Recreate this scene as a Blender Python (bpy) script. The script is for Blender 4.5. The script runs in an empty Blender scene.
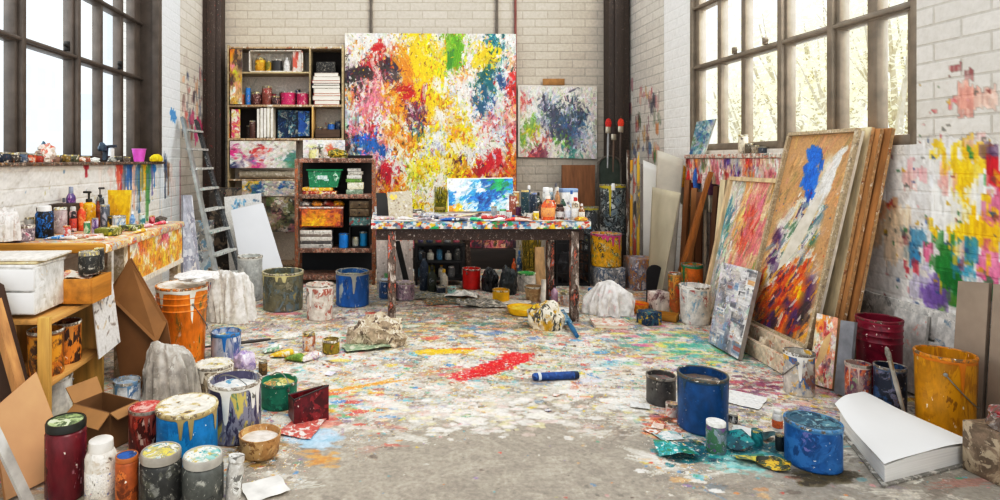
import bpy, bmesh, math, random
import numpy as np
from mathutils import Vector, Matrix, noise as mnoise, Euler
PI = math.pi
C = bpy.context.scene.collection
rnd = random.Random(7)
F, CX, HY, EYE = 600.0, 385.0, 160.0, 1.25

# ------------------------------------------------------------------ coordinates
def W(px, py, D): return Vector(((px - CX) * D / F, D, EYE - (py - HY) * D / F))
def G(px, py, z=0.0):
    D = F * (EYE - z) / (py - HY)
    return Vector(((px - CX) * D / F, D, z))
def h2(s):
    s = s.lstrip('#')
    return tuple(int(s[i:i + 2], 16) / 255 for i in (0, 2, 4))
def lin(c):
    if isinstance(c, str): c = h2(c)
    return tuple(x / 12.92 if x <= .04045 else ((x + .055) / 1.055) ** 2.4 for x in c[:3])
def lin4(c): return (*lin(c), 1.0)

# ------------------------------------------------------------------ materials
MC = {}
def newmat(name):
    m = bpy.data.materials.new(name); m.use_nodes = True
    nt = m.node_tree; b = nt.nodes['Principled BSDF']
    return m, nt, b
def nd(nt, t, **kw):
    n = nt.nodes.new(t)
    for k, v in kw.items(): setattr(n, k, v)
    return n
def coords(nt, sx=1, sy=1, sz=1):
    tc = nd(nt, 'ShaderNodeTexCoord'); oi = nd(nt, 'ShaderNodeObjectInfo')
    mu = nd(nt, 'ShaderNodeMath', operation='MULTIPLY'); mu.inputs[1].default_value = 53.0
    nt.links.new(oi.outputs['Random'], mu.inputs[0])
    ad = nd(nt, 'ShaderNodeVectorMath', operation='ADD')
    nt.links.new(tc.outputs['Object'], ad.inputs[0]); nt.links.new(mu.outputs[0], ad.inputs[1])
    mp = nd(nt, 'ShaderNodeMapping'); mp.inputs['Scale'].default_value = (sx, sy, sz)
    nt.links.new(ad.outputs[0], mp.inputs['Vector'])
    return mp.outputs[0]
def noise(nt, vec, scale, detail=3, rough=.55):
    n = nd(nt, 'ShaderNodeTexNoise'); n.inputs['Scale'].default_value = scale
    n.inputs['Detail'].default_value = detail; n.inputs['Roughness'].default_value = rough
    nt.links.new(vec, n.inputs['Vector']); return n.outputs['Fac']
def ramp(nt, fac, stops, mode='LINEAR'):
    r = nd(nt, 'ShaderNodeValToRGB'); cr = r.color_ramp; cr.interpolation = mode
    while len(cr.elements) < len(stops): cr.elements.new(.5)
    for e, (p, c) in zip(cr.elements, stops): e.position = p; e.color = c
    nt.links.new(fac, r.inputs[0]); return r.outputs[0]
def mix(nt, fac, a, b, mode='MIX'):
    m = nd(nt, 'ShaderNodeMix', data_type='RGBA', blend_type=mode)
    for v, s in ((fac, m.inputs['Factor']), (a, m.inputs['A']), (b, m.inputs['B'])):
        if hasattr(v, 'links') or isinstance(v, bpy.types.NodeSocket): nt.links.new(v, s)
        else: s.default_value = v
    return m.outputs['Result']
def bump(nt, b, hgt, strength=.3, dist=.01):
    n = nd(nt, 'ShaderNodeBump'); n.inputs['Strength'].default_value = strength; n.inputs['Distance'].default_value = dist
    nt.links.new(hgt, n.inputs['Height']); nt.links.new(n.outputs[0], b.inputs['Normal'])

def plain(col, rough=.55, metal=0.0, var=.22, scale=14, stretch=(1, 1, 1), name='surface'):
    key = ('p', col, rough, metal, var, scale, stretch)
    if key in MC: return MC[key]
    m, nt, b = newmat(name)
    v = coords(nt, *stretch)
    f = noise(nt, v, scale, 4)
    c = lin(col)
    lo = tuple(x * (1 - var) for x in c) + (1,); hi = tuple(min(1, x * (1 + var)) for x in c) + (1,)
    nt.links.new(ramp(nt, f, [(.3, lo), (.7, hi)]), b.inputs['Base Color'])
    b.inputs['Roughness'].default_value = rough; b.inputs['Metallic'].default_value = metal
    bump(nt, b, f, .15, .004)
    MC[key] = m; return m

PALETTE = ('e8c020', 'c8382c', '2a62a8', 'f0ece2', '3a8a58', 'd87828', '7a4a8a', '2a9ab0', '40322c')
def splat(base, cols=('f0ece2', 'e8c020', 'c8382c', '2a62a8', '40322c'), amt=.3, scale=16, rough=.5, drip=1.0, metal=0.0):
    """paint-stained surface: soft smears of the listed colours plus fine flecks over the base colour"""
    key = ('s', base, tuple(cols), amt, scale, rough, drip, metal)
    if key in MC: return MC[key]
    m, nt, b = newmat('splattered_paint')
    v = coords(nt, 1, 1, drip * .8)
    sc = scale * 1.25
    f1 = noise(nt, v, sc, 6, .7); f1.node.inputs['Distortion'].default_value = .7
    f2 = noise(nt, v, sc * .9 + 2.3, 5, .65); f2.node.inputs['Distortion'].default_value = .5
    n = len(cols)
    pos = [.0] + [.36 + .28 * i / max(1, n - 1) for i in range(1, n)] if n > 1 else [0.]
    stops = []
    for k, (p, c) in enumerate(zip(pos, cols)):
        stops.append((p, lin4(c)))
        if k + 1 < n: stops.append((max(p + .004, pos[k + 1] - .02), lin4(c)))
    pc = ramp(nt, f2, stops)
    th = .665 - .36 * amt
    mk = ramp(nt, f1, [(max(0, th - .03), (0, 0, 0, 1)), (min(1, th + .045), (.92, .92, .92, 1))])
    f3 = noise(nt, v, sc * 2.6, 4, .6)
    c = lin(base)
    bc = ramp(nt, f3, [(.28, tuple(x * .66 for x in c) + (1,)), (.72, tuple(min(1, x * 1.25) for x in c) + (1,))])
    col = mix(nt, mk, bc, pc)
    f4 = noise(nt, v, max(70, sc * 5.5), 2, .5)
    fk = ramp(nt, f4, [(.685, (0, 0, 0, 1)), (.72, (.85, .85, .85, 1))])
    fc = ramp(nt, f1, [(0, lin4(cols[0])), (.5, lin4('ece6da')), (.54, lin4(cols[-1]))], 'CONSTANT')
    col = mix(nt, fk, col, fc)
    nt.links.new(col, b.inputs['Base Color']); b.inputs['Roughness'].default_value = rough
    b.inputs['Metallic'].default_value = metal
    bump(nt, b, f1, .3, .005)
    MC[key] = m; return m

def floor_mat():
    m, nt, b = newmat('paint_strewn_concrete')
    at = nd(nt, 'ShaderNodeAttribute', attribute_name='Col'); tc = nd(nt, 'ShaderNodeTexCoord'); v = tc.outputs['Object']
    col = at.outputs['Color']
    g = noise(nt, v, 42, 5, .7)
    col = mix(nt, 1.0, col, ramp(nt, g, [(.3, (.74, .73, .72, 1)), (.7, (1.14, 1.14, 1.14, 1))]), 'MULTIPLY')
    for sc, lo, cols, s2 in ((26, .60, ('e8e2d6', 'd8c070', 'c86a58', 'e8e2d6', '6a9ab8', 'f0ece2', '8a8078'), 19), (55, .60, ('f0ece4', '5a5048', 'e8b840', 'f0ece4', 'b85048', '5a98a0', 'f0ece4'), 31), (120, .63, ('f4f0e8', '4a443c', 'e8e2d6', 'c87a60', '6a6a78'), 60)):
        f = noise(nt, v, sc, 3, .6); f.node.inputs['Distortion'].default_value = .8
        mk = ramp(nt, f, [(lo, (0, 0, 0, 1)), (lo + .035, (.9, .9, .9, 1))])
        mm = nd(nt, 'ShaderNodeMath', operation='MULTIPLY'); nt.links.new(mk, mm.inputs[0]); nt.links.new(at.outputs['Alpha'], mm.inputs[1])
        h = noise(nt, v, s2, 2, .5)
        n = len(cols); pc = ramp(nt, h, [(0 if i == 0 else .36 + .28 * i / (n - 1), lin4(c)) for i, c in enumerate(cols)], 'CONSTANT')
        col = mix(nt, mm.outputs[0], col, pc)
    nt.links.new(col, b.inputs['Base Color']); b.inputs['Roughness'].default_value = .6
    bump(nt, b, g, .4, .006)
    return m

def wood(col='b98a4e', rough=.6, axis=2, name='wood'):
    s = [26, 26, 26]; s[axis] = 2.2
    return plain(col, rough, 0, .3, 1.0, tuple(s), name)
def metal(col='a8a8a6', rough=.35): return plain(col, rough, .85, .15, 20)
def glass_mat():
    if 'glass' in MC: return MC['glass']
    m = bpy.data.materials.new('window_glass'); m.use_nodes = True; nt = m.node_tree; nt.nodes.clear()
    o = nd(nt, 'ShaderNodeOutputMaterial'); t = nd(nt, 'ShaderNodeBsdfTransparent'); g = nd(nt, 'ShaderNodeBsdfGlossy')
    t.inputs[0].default_value = (.97, .985, .99, 1); g.inputs['Roughness'].default_value = .03
    fr = nd(nt, 'ShaderNodeLayerWeight'); pw_ = nd(nt, 'ShaderNodeMath', operation='POWER'); pw_.inputs[1].default_value = 5.0; nt.links.new(fr.outputs['Facing'], pw_.inputs[0])
    ml_ = nd(nt, 'ShaderNodeMath', operation='MULTIPLY'); ml_.inputs[1].default_value = .6; nt.links.new(pw_.outputs[0], ml_.inputs[0])
    mx = nd(nt, 'ShaderNodeMixShader'); nt.links.new(ml_.outputs[0], mx.inputs[0])
    nt.links.new(t.outputs[0], mx.inputs[1]); nt.links.new(g.outputs[0], mx.inputs[2]); nt.links.new(mx.outputs[0], o.inputs[0])
    MC['glass'] = m; return m
def painted(under=None, rough=.5, fine=60, fstr=.16, bumpd=.004, brick=None, name='painted_surface', base='cfc9be'):
    """surface colour is held in the mesh's own colour attribute (brushwork); alpha = paint coverage over the base"""
    key = ('v', rough, fine, fstr, bumpd, brick, base)
    if key in MC: return MC[key]
    m, nt, b = newmat(name)
    at = nd(nt, 'ShaderNodeAttribute', attribute_name='Col')
    tc = nd(nt, 'ShaderNodeTexCoord')
    f = noise(nt, tc.outputs['Object'], fine, 4, .6)
    dark = ramp(nt, f, [(.3, (1 - fstr, 1 - fstr, 1 - fstr, 1)), (.7, (1 + fstr * .5,) * 3 + (1,))])
    col = at.outputs['Color']; hgt = f
    if brick:
        sp = nd(nt, 'ShaderNodeSeparateXYZ'); nt.links.new(tc.outputs['Object'], sp.inputs[0])
        cb = nd(nt, 'ShaderNodeCombineXYZ')
        nt.links.new(sp.outputs[0 if brick == 'x' else 1], cb.inputs[0]); nt.links.new(sp.outputs[2], cb.inputs[1])
        br = nd(nt, 'ShaderNodeTexBrick')
        br.inputs['Scale'].default_value = 1.0; br.inputs['Brick Width'].default_value = .30; br.inputs['Row Height'].default_value = .098
        br.inputs['Mortar Size'].default_value = .009; br.inputs['Mortar Smooth'].default_value = .6
        c = lin(base)
        br.inputs['Color1'].default_value = tuple(x * 1.03 for x in c) + (1,); br.inputs['Color2'].default_value = tuple(x * .93 for x in c) + (1,)
        br.inputs['Mortar'].default_value = tuple(x * .80 for x in c) + (1,)
        nt.links.new(cb.outputs[0], br.inputs['Vector'])
        col = mix(nt, at.outputs['Alpha'], br.outputs['Color'], col)
        inv = nd(nt, 'ShaderNodeMath', operation='MULTIPLY_ADD'); inv.inputs[1].default_value = -.8
        nt.links.new(br.outputs['Fac'], inv.inputs[0]); nt.links.new(f, inv.inputs[2]); hgt = inv.outputs[0]
    col = mix(nt, 1.0, col, dark, 'MULTIPLY')
    nt.links.new(col, b.inputs['Base Color']); b.inputs['Roughness'].default_value = rough
    bump(nt, b, hgt, .35, bumpd)
    MC[key] = m; return m

# ------------------------------------------------------------------ brushwork rasters
class Paint:
    def __init__(s, w, h, base=None, seed=1):
        s.w, s.h = int(w), int(h); s.a = np.zeros((s.h, s.w, 4), np.float32); s.r = np.random.RandomState(seed)
        if base is not None: s.a[..., :3] = h2(base) if isinstance(base, str) else base; s.a[..., 3] = 1
    def _patch(s, x, y, R):
        x0, x1 = max(0, int(x - R)), min(s.w, int(x + R) + 2); y0, y1 = max(0, int(y - R)), min(s.h, int(y + R) + 2)
        if x1 <= x0 or y1 <= y0: return None
        yy, xx = np.mgrid[y0:y1, x0:x1]
        return s.a[y0:y1, x0:x1], xx - x, yy - y
    def _blend(s, p, a, col):
        a = a[..., None].astype(np.float32)
        al = p[..., 3:4]
        na = a + al * (1 - a)
        p[..., :3] = np.where(na > 1e-4, (col * a + p[..., :3] * al * (1 - a)) / np.maximum(na, 1e-4), p[..., :3])
        p[..., 3:4] = na
    def stroke(s, x, y, L, ang, wd, col, op=1.0, rag=.5, n=10):
        q = s._patch(x, y, L / 2 + wd + 1)
        if q is None: return
        if isinstance(col, str): col = h2(col)
        p, dx, dy = q; ca, sa = math.cos(ang), math.sin(ang)
        u = dx * ca + dy * sa; t = -dx * sa + dy * ca
        k = np.clip(((t / wd + .5) * n).astype(int), 0, n - 1)
        e1 = (s.r.uniform(1 - rag, 1, n) * L / 2)[k]; e2 = (s.r.uniform(1 - rag, 1, n) * L / 2)[k]
        o = (s.r.uniform(.55, 1, n))[k] * op
        v = (1 + s.r.uniform(-.13, .1, n))[k]
        a = np.where((np.abs(t) < wd / 2) & (u < e1) & (u > -e2), o, 0)
        s._blend(p, a, np.clip(np.array(col) * v[..., None], 0, 1))
    def blob(s, x, y, r, col, op=1.0, irr=.3, sq=1.0):
        q = s._patch(x, y, r * (1 + irr) * max(1, sq) + 1)
        if q is None: return
        if isinstance(col, str): col = h2(col)
        p, dx, dy = q; dx = dx / sq
        th = np.arctan2(dy, dx); R = np.ones_like(th, dtype=np.float32)
        for k in (2, 3, 5, 8): R = R + irr * .5 * s.r.uniform(0, 1) * np.sin(k * th + s.r.uniform(0, 6.3))
        d = np.hypot(dx, dy) / (r * R + 1e-3)
        s._blend(p, np.clip((1.06 - d) * 8, 0, 1) * op, np.ones(dx.shape + (3,)) * np.array(col))
    def drip(s, x, y, L, wd, col, op=.9):
        s.blob(x, y, wd * 1.2, col, op); s.stroke(x, y + L / 2, L, PI / 2, wd, col, op, .15, 3); s.blob(x, y + L, wd * .7, col, op, .1)
    def dots(s, n, box, cols, r0, r1, op=.9):
        for _ in range(n):
            s.blob(s.r.uniform(box[0], box[2]), s.r.uniform(box[1], box[3]), s.r.uniform(r0, r1) if r1 > r0 else r0, cols[s.r.randint(len(cols))], op, .3)
    def grid(s, rows, pal, n, ang, angv, L, wd, jit=.7, var=.07, op=.95, fill=True):
        g = np.array([[h2(pal[ch]) for ch in r.replace(' ', '')] for r in rows], np.float32)
        gh, gw = g.shape[:2]
        if fill:
            ys = np.clip((np.arange(s.h) + .5) / s.h * gh - .5, 0, gh - 1.001); xs = np.clip((np.arange(s.w) + .5) / s.w * gw - .5, 0, gw - 1.001)
            y0 = ys.astype(int); x0 = xs.astype(int); fy = (ys - y0)[:, None, None]; fx = (xs - x0)[None, :, None]
            y1 = np.minimum(y0 + 1, gh - 1); x1 = np.minimum(x0 + 1, gw - 1)
            s.a[..., :3] = (g[y0][:, x0] * (1 - fy) * (1 - fx) + g[y0][:, x1] * (1 - fy) * fx + g[y1][:, x0] * fy * (1 - fx) + g[y1][:, x1] * fy * fx)
            s.a[..., 3] = 1
        for i in range(n):
            x, y = s.r.uniform(0, s.w), s.r.uniform(0, s.h)
            gx = int(np.clip(x / s.w * gw + s.r.normal(0, jit * .5), 0, gw - 1)); gy = int(np.clip(y / s.h * gh + s.r.normal(0, jit * .5), 0, gh - 1))
            c = np.clip(g[gy, gx] * (1 + s.r.normal(0, var * 1.6)) + s.r.normal(0, var * .5, 3), 0, 1)
            k = 1.25 - .6 * i / n
            s.stroke(x, y, L * k * s.r.uniform(.5, 1.5), ang + s.r.normal(0, angv), wd * k * s.r.uniform(.5, 1.5), c, op)
    def sample(s, u, v):
        return s.a[np.clip((v * s.h).astype(int), 0, s.h - 1), np.clip((u * s.w).astype(int), 0, s.w - 1)]

def lin_np(a):
    return np.where(a <= .04045, a / 12.92, ((np.maximum(a, 0) + .055) / 1.055) ** 2.4)

# ------------------------------------------------------------------ mesh building
class MB:
    def __init__(s): s.bm = bmesh.new()
    def _add(s, verts, faces):
        vs = [s.bm.verts.new(v) for v in verts]
        for f in faces:
            try: s.bm.faces.new([vs[i] for i in f])
            except ValueError: pass
        return s
    def box(s, c, d, rz=0, bev=0):
        b = bmesh.new(); bmesh.ops.create_cube(b, size=1)
        M = Matrix.Translation(c) @ Matrix.Rotation(rz, 4, 'Z') @ Matrix.Diagonal((*d, 1))
        bmesh.ops.transform(b, matrix=M, verts=b.verts)
        if bev: bmesh.ops.bevel(b, geom=b.edges[:], offset=min(bev, min(d) * .45), segments=2, affect='EDGES', profile=.5)
        return s._merge(b)
    def _merge(s, b):
        b.verts.index_update(); s._add([v.co.copy() for v in b.verts], [[v.index for v in f.verts] for f in b.faces]); b.free(); return s
    def span(s, a, b, bev=0):
        a, b = Vector(a), Vector(b); d = b - a
        return s.box((a + b) / 2, [abs(x) for x in d], 0, bev)
    def bar(s, a, b, w, t, up=(0, 0, 1)):
        a, b = Vector(a), Vector(b); z = (b - a); L = z.length; z = z / L
        x = Vector(up).cross(z)
        if x.length < 1e-3: x = Vector((1, 0, 0)).cross(z)
        x.normalize(); y = z.cross(x)
        vs = [p + x * sx * w / 2 + y * sy * t / 2 for p in (a, b) for sx, sy in ((-1, -1), (1, -1), (1, 1), (-1, 1))]
        return s._add(vs, [(3, 2, 1, 0), (4, 5, 6, 7), (0, 1, 5, 4), (1, 2, 6, 5), (2, 3, 7, 6), (3, 0, 4, 7)])
    def lathe(s, prof, n=24, c=(0, 0, 0), M=None, sq=(1, 1)):
        vs = []; fs = []; c = Vector(c); rings = []
        for r, z in prof:
            if r < 1e-5: rings.append([len(vs)]); vs.append(Vector((0, 0, z)))
            else:
                rings.append(list(range(len(vs), len(vs) + n)))
                vs += [Vector((r * math.cos(2 * PI * i / n) * sq[0], r * math.sin(2 * PI * i / n) * sq[1], z)) for i in range(n)]
        for A, B in zip(rings, rings[1:]):
            if len(A) == 1 and len(B) == 1: continue
            for i in range(n):
                j = (i + 1) % n
                if len(A) == 1: fs.append((A[0], B[j], B[i]))
                elif len(B) == 1: fs.append((A[i], A[j], B[0]))
                else: fs.append((A[i], A[j], B[j], B[i]))
        if M is not None: vs = [M @ v for v in vs]
        return s._add([v + c for v in vs], fs)
    def tube(s, pts, r, n=8):
        pts = [Vector(p) for p in pts]; vs = []; fs = []
        for i, p in enumerate(pts):
            t = (pts[min(i + 1, len(pts) - 1)] - pts[max(i - 1, 0)]).normalized()
            x = t.cross(Vector((.13, .21, .97)));  x.normalize(); y = t.cross(x)
            rr = r[i] if isinstance(r, (list, tuple)) else r
            vs += [p + (x * math.cos(2 * PI * k / n) + y * math.sin(2 * PI * k / n)) * rr for k in range(n)]
        for i in range(len(pts) - 1):
            for k in range(n):
                a, b = i * n + k, i * n + (k + 1) % n
                fs.append((a, b, b + n, a + n))
        fs.append(tuple(range(n))[::-1]); fs.append(tuple(range((len(pts) - 1) * n, len(pts) * n)))
        return s._add(vs, fs)
    def slab(s, q, t, n=None):
        """thick quad from four corners TL,TR,BR,BL; thickness away from the front normal"""
        q = [Vector(p) for p in q]
        nn = (q[1] - q[0]).cross(q[3] - q[0]).normalized() if n is None else Vector(n)
        b = [p + nn * t for p in q]
        return s._add(q + b, [(3, 2, 1, 0), (4, 5, 6, 7), (0, 1, 5, 4), (1, 2, 6, 5), (2, 3, 7, 6), (3, 0, 4, 7)])
    def blob(s, c, d, seed=0, amp=.3, freq=1.6, sub=4, flat=True, sharp=True, stretch=1.0):
        b = bmesh.new(); bmesh.ops.create_icosphere(b, subdivisions=sub, radius=1)
        off = Vector((seed * 3.17, seed * 1.31, seed * 7.7))
        for v in b.verts:
            p = v.co.copy(); p0 = p.copy(); p.z *= stretch
            k = mnoise.noise(p * freq + off) * amp
            if sharp:
                k -= (abs(mnoise.noise(p * freq * 1.7 + off * 2)) - .25) * amp * 1.15 + (abs(mnoise.noise(p * freq * 3.6 + off)) - .2) * amp * .5
            else: k += mnoise.noise(p * freq * 2.7 + off) * amp * .35
            if stretch < 1:      # hanging folds running down from the top
                th = math.atan2(p0.y, p0.x); q_ = 1 - max(-.2, p0.z) * .9; wv = mnoise.noise(p0 * 1.3 + off) * 2.2
                k = k * .55 + (.085 * math.sin(5 * th + wv * 2 + seed) - .07 * abs(math.sin(6.5 * th - wv * 2.4 + seed * 2)) + .03 * math.sin(15 * th + wv * 4)) * min(1.2, q_ + .25)
            p = p0 * (1 + k)
            if flat: p.z = max(p.z, -.55)
            v.co = Vector((p.x * d[0] / 2, p.y * d[1] / 2, (p.z + (.55 if flat else 0)) * d[2] / 1.6)) + Vector(c)
        return s._merge(b)
    def sheet(s, w, d, seed=0, amp=.02, n=14, freq=5, irr=.12, z=.004):
        off = Vector((seed * 2.7, seed * .9, seed * 1.1)); vs = []; fs = []
        for j in range(n + 1):
            for i in range(n + 1):
                u, v = i / n - .5, j / n - .5
                k = 1 + irr * mnoise.noise(Vector((math.atan2(v, u) * 1.3, seed, 0)))
                p = Vector((u * w * k, v * d * k, 0))
                hh = abs(mnoise.noise(p * freq + off)) * amp * 1.6 + abs(mnoise.noise(p * freq * 3 + off)) * amp * .5
                vs.append((p.x, p.y, z + hh))
        for j in range(n):
            for i in range(n):
                a = j * (n + 1) + i; fs.append((a, a + 1, a + n + 2, a + n + 1))
        return s._add(vs, fs)

def obj(name, mb, mat, parent=None, smooth=True, ang=38, flatshade=False):
    bm = mb.bm if isinstance(mb, MB) else mb
    bmesh.ops.recalc_face_normals(bm, faces=bm.faces)
    if not flatshade:
        ca = math.radians(ang)
        for f in bm.faces: f.smooth = True
        for e in bm.edges:
            if len(e.link_faces) == 2 and e.calc_face_angle(0) > ca: e.smooth = False
    me = bpy.data.meshes.new(name); bm.to_mesh(me); bm.free()
    me.materials.append(mat)
    o = bpy.data.objects.new(name, me); C.objects.link(o)
    if parent is not None: o.parent = parent
    return o
def tag(o, label, cat, group=None, kind=None):
    o['label'] = label; o['category'] = cat
    if group: o['group'] = group
    if kind: o['kind'] = kind
    return o
def thing(name, label, cat, loc=(0, 0, 0), rz=0, group=None):
    o = bpy.data.objects.new(name, None); C.objects.link(o); o.location = loc; o.rotation_euler = (0, 0, rz)
    o.empty_display_size = .05
    return tag(o, label, cat, group)
def struct(name, mb, mat, parent=None, **k):
    o = obj(name, mb, mat, parent, **k)
    if parent is None: o['kind'] = 'structure'
    return o
def gridobj(name, P, nx, ny, fn, mat, parent=None, keep=None, us=None, vs=None):
    """mesh grid coloured from a raster; fn(u,v) -> x,y,z arrays; v runs downwards"""
    us = np.linspace(0, 1, nx + 1) if us is None else us; vs = np.linspace(0, 1, ny + 1) if vs is None else vs
    nx, ny = len(us) - 1, len(vs) - 1
    U, V = np.meshgrid(us, vs); X, Y, Z = fn(U, V)
    co = np.stack([np.broadcast_to(X, U.shape), np.broadcast_to(Y, U.shape), np.broadcast_to(Z, U.shape)], -1).reshape(-1, 3).astype(np.float32)
    idx = np.arange((nx + 1) * (ny + 1)).reshape(ny + 1, nx + 1)
    q = np.stack([idx[1:, :-1], idx[1:, 1:], idx[:-1, 1:], idx[:-1, :-1]], -1).reshape(-1, 4)
    if keep is not None:
        uc = (us[1:] + us[:-1]) / 2; vc = (vs[1:] + vs[:-1]) / 2; UC, VC = np.meshgrid(uc, vc)
        q = q[keep(UC, VC).reshape(-1)]
    me = bpy.data.meshes.new(name)
    me.vertices.add(len(co)); me.vertices.foreach_set('co', co.reshape(-1))
    me.loops.add(q.size); me.loops.foreach_set('vertex_index', q.reshape(-1).astype(np.int32))
    me.polygons.add(len(q)); me.polygons.foreach_set('loop_start', (np.arange(len(q)) * 4).astype(np.int32)); me.polygons.foreach_set('loop_total', np.full(len(q), 4, np.int32))
    me.update(calc_edges=True); me.validate()
    ca = me.color_attributes.new('Col', 'FLOAT_COLOR', 'POINT')
    cl = P.sample(U.reshape(-1), V.reshape(-1)).copy(); cl[:, :3] = lin_np(cl[:, :3])
    ca.data.foreach_set('color', cl.reshape(-1).astype(np.float32))
    me.materials.append(mat)
    o = bpy.data.objects.new(name, me); C.objects.link(o)
    if parent is not None: o.parent = parent
    return o
# ------------------------------------------------------------------ generators
STEEL = metal('9a9a96', .4)
DARKM = metal('3a3836', .45)
def rz(): return rnd.uniform(0, 6.28)
def drips_mb(rfun, h, n, top=None, k=1.012, seed=0):
    """one continuous run of paint hanging from the rim in uneven drips"""
    r = random.Random(seed); mb = MB(); top = h if top is None else top; m = 96
    L = [.03 * h + .02 * h * (mnoise.noise(Vector((math.cos(6.283 * i / m) * 2, math.sin(6.283 * i / m) * 2, seed))) + .6) for i in range(m)]
    for _ in range(n):
        a = r.uniform(0, 6.28); w = r.uniform(.05, .16); l = r.uniform(.12, .62) * h
        for i in range(m):
            dlt = abs((6.283 * i / m - a + PI) % (2 * PI) - PI)
            if dlt < w * 2.2: L[i] = max(L[i], l * (max(0, 1 - (dlt / w) ** 4) if dlt < w * .8 else .55 * max(0, 1 - (dlt - w * .5) / (w * 1.7)) ** 2 * .8))
    vs = []; fs = []; K = 7
    for j in range(K):
        for i in range(m):
            z = top - L[i] * j / (K - 1); rr = rfun(z) * k * (1 + .008 * math.sin(PI * j / (K - 1))); t = 6.283185 * i / m; vs.append((rr * math.cos(t), rr * math.sin(t), z))
    for j in range(K - 1):
        for i in range(m): a0, a1 = j * m + i, j * m + (i + 1) % m; fs.append((a0, a1, a1 + m, a0 + m))
    return mb._add(vs, fs)
SEED = [0]
REG = []
def settle(x, y, z, h, r):
    """nudge a round thing the least distance that keeps it clear of the ones already standing there"""
    def hit(px, py): return any(z < q[3] - .002 and q[2] < z + h - .002 and math.hypot(px - q[0], py - q[1]) < r + q[4] + .002 for q in REG)
    best = (x, y)
    if hit(x, y):
        cand = sorted((math.hypot(i * 1.6, j) * .006, i * .006, j * .006) for i in range(-14, 15) for j in range(-22, 23))
        for _, dx, dy in cand:
            if not hit(x + dx, y + dy): best = (x + dx, y + dy); break
    REG.append((best[0], best[1], z, z + h, r)); return best
def can(x, y, z, r, h, label, body, paint='e8e4da', lid=False, handle=True, name='paint_can', cat='paint can', group=None,
        drip=6, dripcol=None, taper=0.0, ribs=False, sq=None, n=32, labelcol=None, rough=.45, tilt=None, rimcol=None):
    """body: material; paint: material or colour for contents / lid top"""
    SEED[0] += 1; sd = SEED[0]; x, y = settle(x, y, z, h, r * (1.07 if handle else 1.05))
    t = thing(name, label, cat, (x, y, z), rz(), group)
    if tilt: t.rotation_euler = tilt
    rb = r * (1 - taper); R = lambda zz: rb + (r - rb) * max(0, min(1, zz / h))
    pr = [(0, .002), (rb * .96, 0), (rb, .004), (rb * 1.012, .008), (R(.014), .014)]
    if ribs:
        for zz in (.72, .8, .88):
            pr += [(R(zz * h), zz * h - .006), (R(zz * h) * 1.035, zz * h), (R(zz * h), zz * h + .006)]
    else:
        pr += [(R(h * .3), h * .3), (R(h * .6), h * .6)]
    pr += [(R(h) * .995, h - .016)]
    inner = r * .93
    if not lid: pr += [(R(h), h - .004), (r * 1.0, h), (inner, h), (inner * .985, h * .5), (inner * .9, h * .45)]
    else: pr += [(R(h), h - .004), (0, h - .004)]
    bm_ = MB().lathe(pr, n); obj('body', bm_, body, t)
    rm = MB().lathe([(r * 1.0, h - .012), (r * 1.035, h - .008), (r * 1.04, h), (r * 1.02, h + .004), (r * .95, h + .004), (r * .93, h - .002)], n)
    obj('rim', rm, splat(rimcol or 'a09a90', (dripcol or 'e8e4da', '6a5a48', 'f0ece2'), .5, 22, .4), t)
    pm = paint if not isinstance(paint, str) else splat(paint, ('f4f0e6', 'd8c060', '5a4a3a', paint), .35, 14, .3)
    if lid:
        lm = MB().lathe([(r * .955, h - .003), (r * .95, h + .003), (r * .80, h + .003), (r * .77, h - .001), (r * .5, h - .0005), (0, h)], n)
        obj('lid', lm, pm, t)
    else:
        zz = h * .86; m = MB(); vs = [(0, 0, zz)]; k = 5
        for j in range(1, k + 1):
            for i in range(n):
                q = inner * .992 * j / k; a = 2 * PI * i / n
                vs.append((q * math.cos(a), q * math.sin(a), zz + .006 * mnoise.noise(Vector((q * 30 * math.cos(a), q * 30 * math.sin(a), sd)))))
        fs = [(0, 1 + i, 1 + (i + 1) % n) for i in range(n)]
        for j in range(k - 1):
            for i in range(n):
                a = 1 + j * n + i; b = 1 + j * n + (i + 1) % n; fs.append((a, a + n, b + n, b))
        obj('paint', m._add(vs, fs), pm, t)
    if drip:
        dc = dripcol or (paint if isinstance(paint, str) else 'e8e4da')
        obj('paint_drips', drips_mb(R, h, drip, top=h - .008, seed=sd), plain(dc, .35, 0, .12), t)
    if labelcol:
        lb = MB(); a0, a1 = -2.2, -.6; m = 14
        vs = []; fs = []
        for j in range(2):
            for i in range(m + 1):
                a = a0 + (a1 - a0) * i / m; zz = h * (.25 + .45 * j); vs.append((R(zz) * 1.008 * math.cos(a), R(zz) * 1.008 * math.sin(a), zz))
        fs = [(i, i + 1, i + m + 2, i + m + 1) for i in range(m)]
        o = obj('paper_label', lb._add(vs, fs), splat(labelcol, ('3a4048', '2a62a8', 'f0ece2'), .25, 40), t); o.rotation_euler.z = -t.rotation_euler.z
    if handle:
        rr = r * 1.05; up = sd % 3 == 0
        pts = [(rr * math.cos(a), (.25 if up else -.42) * rr * math.sin(a) * .6 - .0, h * .78 + (1 if up else -1) * rr * .62 * math.sin(a)) for a in [PI * i / 16 for i in range(17)]]
        if not up:  # bail hanging down against the side of the can
            pts = [(R(h * .5) * 1.06 * math.cos(a), R(h * .5) * 1.06 * math.sin(a), h * .8 - h * .42 * math.sin(a)) for a in [PI * i / 16 for i in range(17)]]
        hb = MB().tube(pts, .0028 if r > .06 else .0018, 6)
        for s in (1, -1): hb.lathe([(.0, 0), (.009, 0), (.008, .006), (0, .008)], 10, (0, 0, 0), Matrix.Translation((s * R(h * .8), 0, h * .8)) @ Matrix.Rotation(s * PI / 2, 4, 'Y'))
        obj('handle', hb, STEEL, t)
    return t
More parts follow.
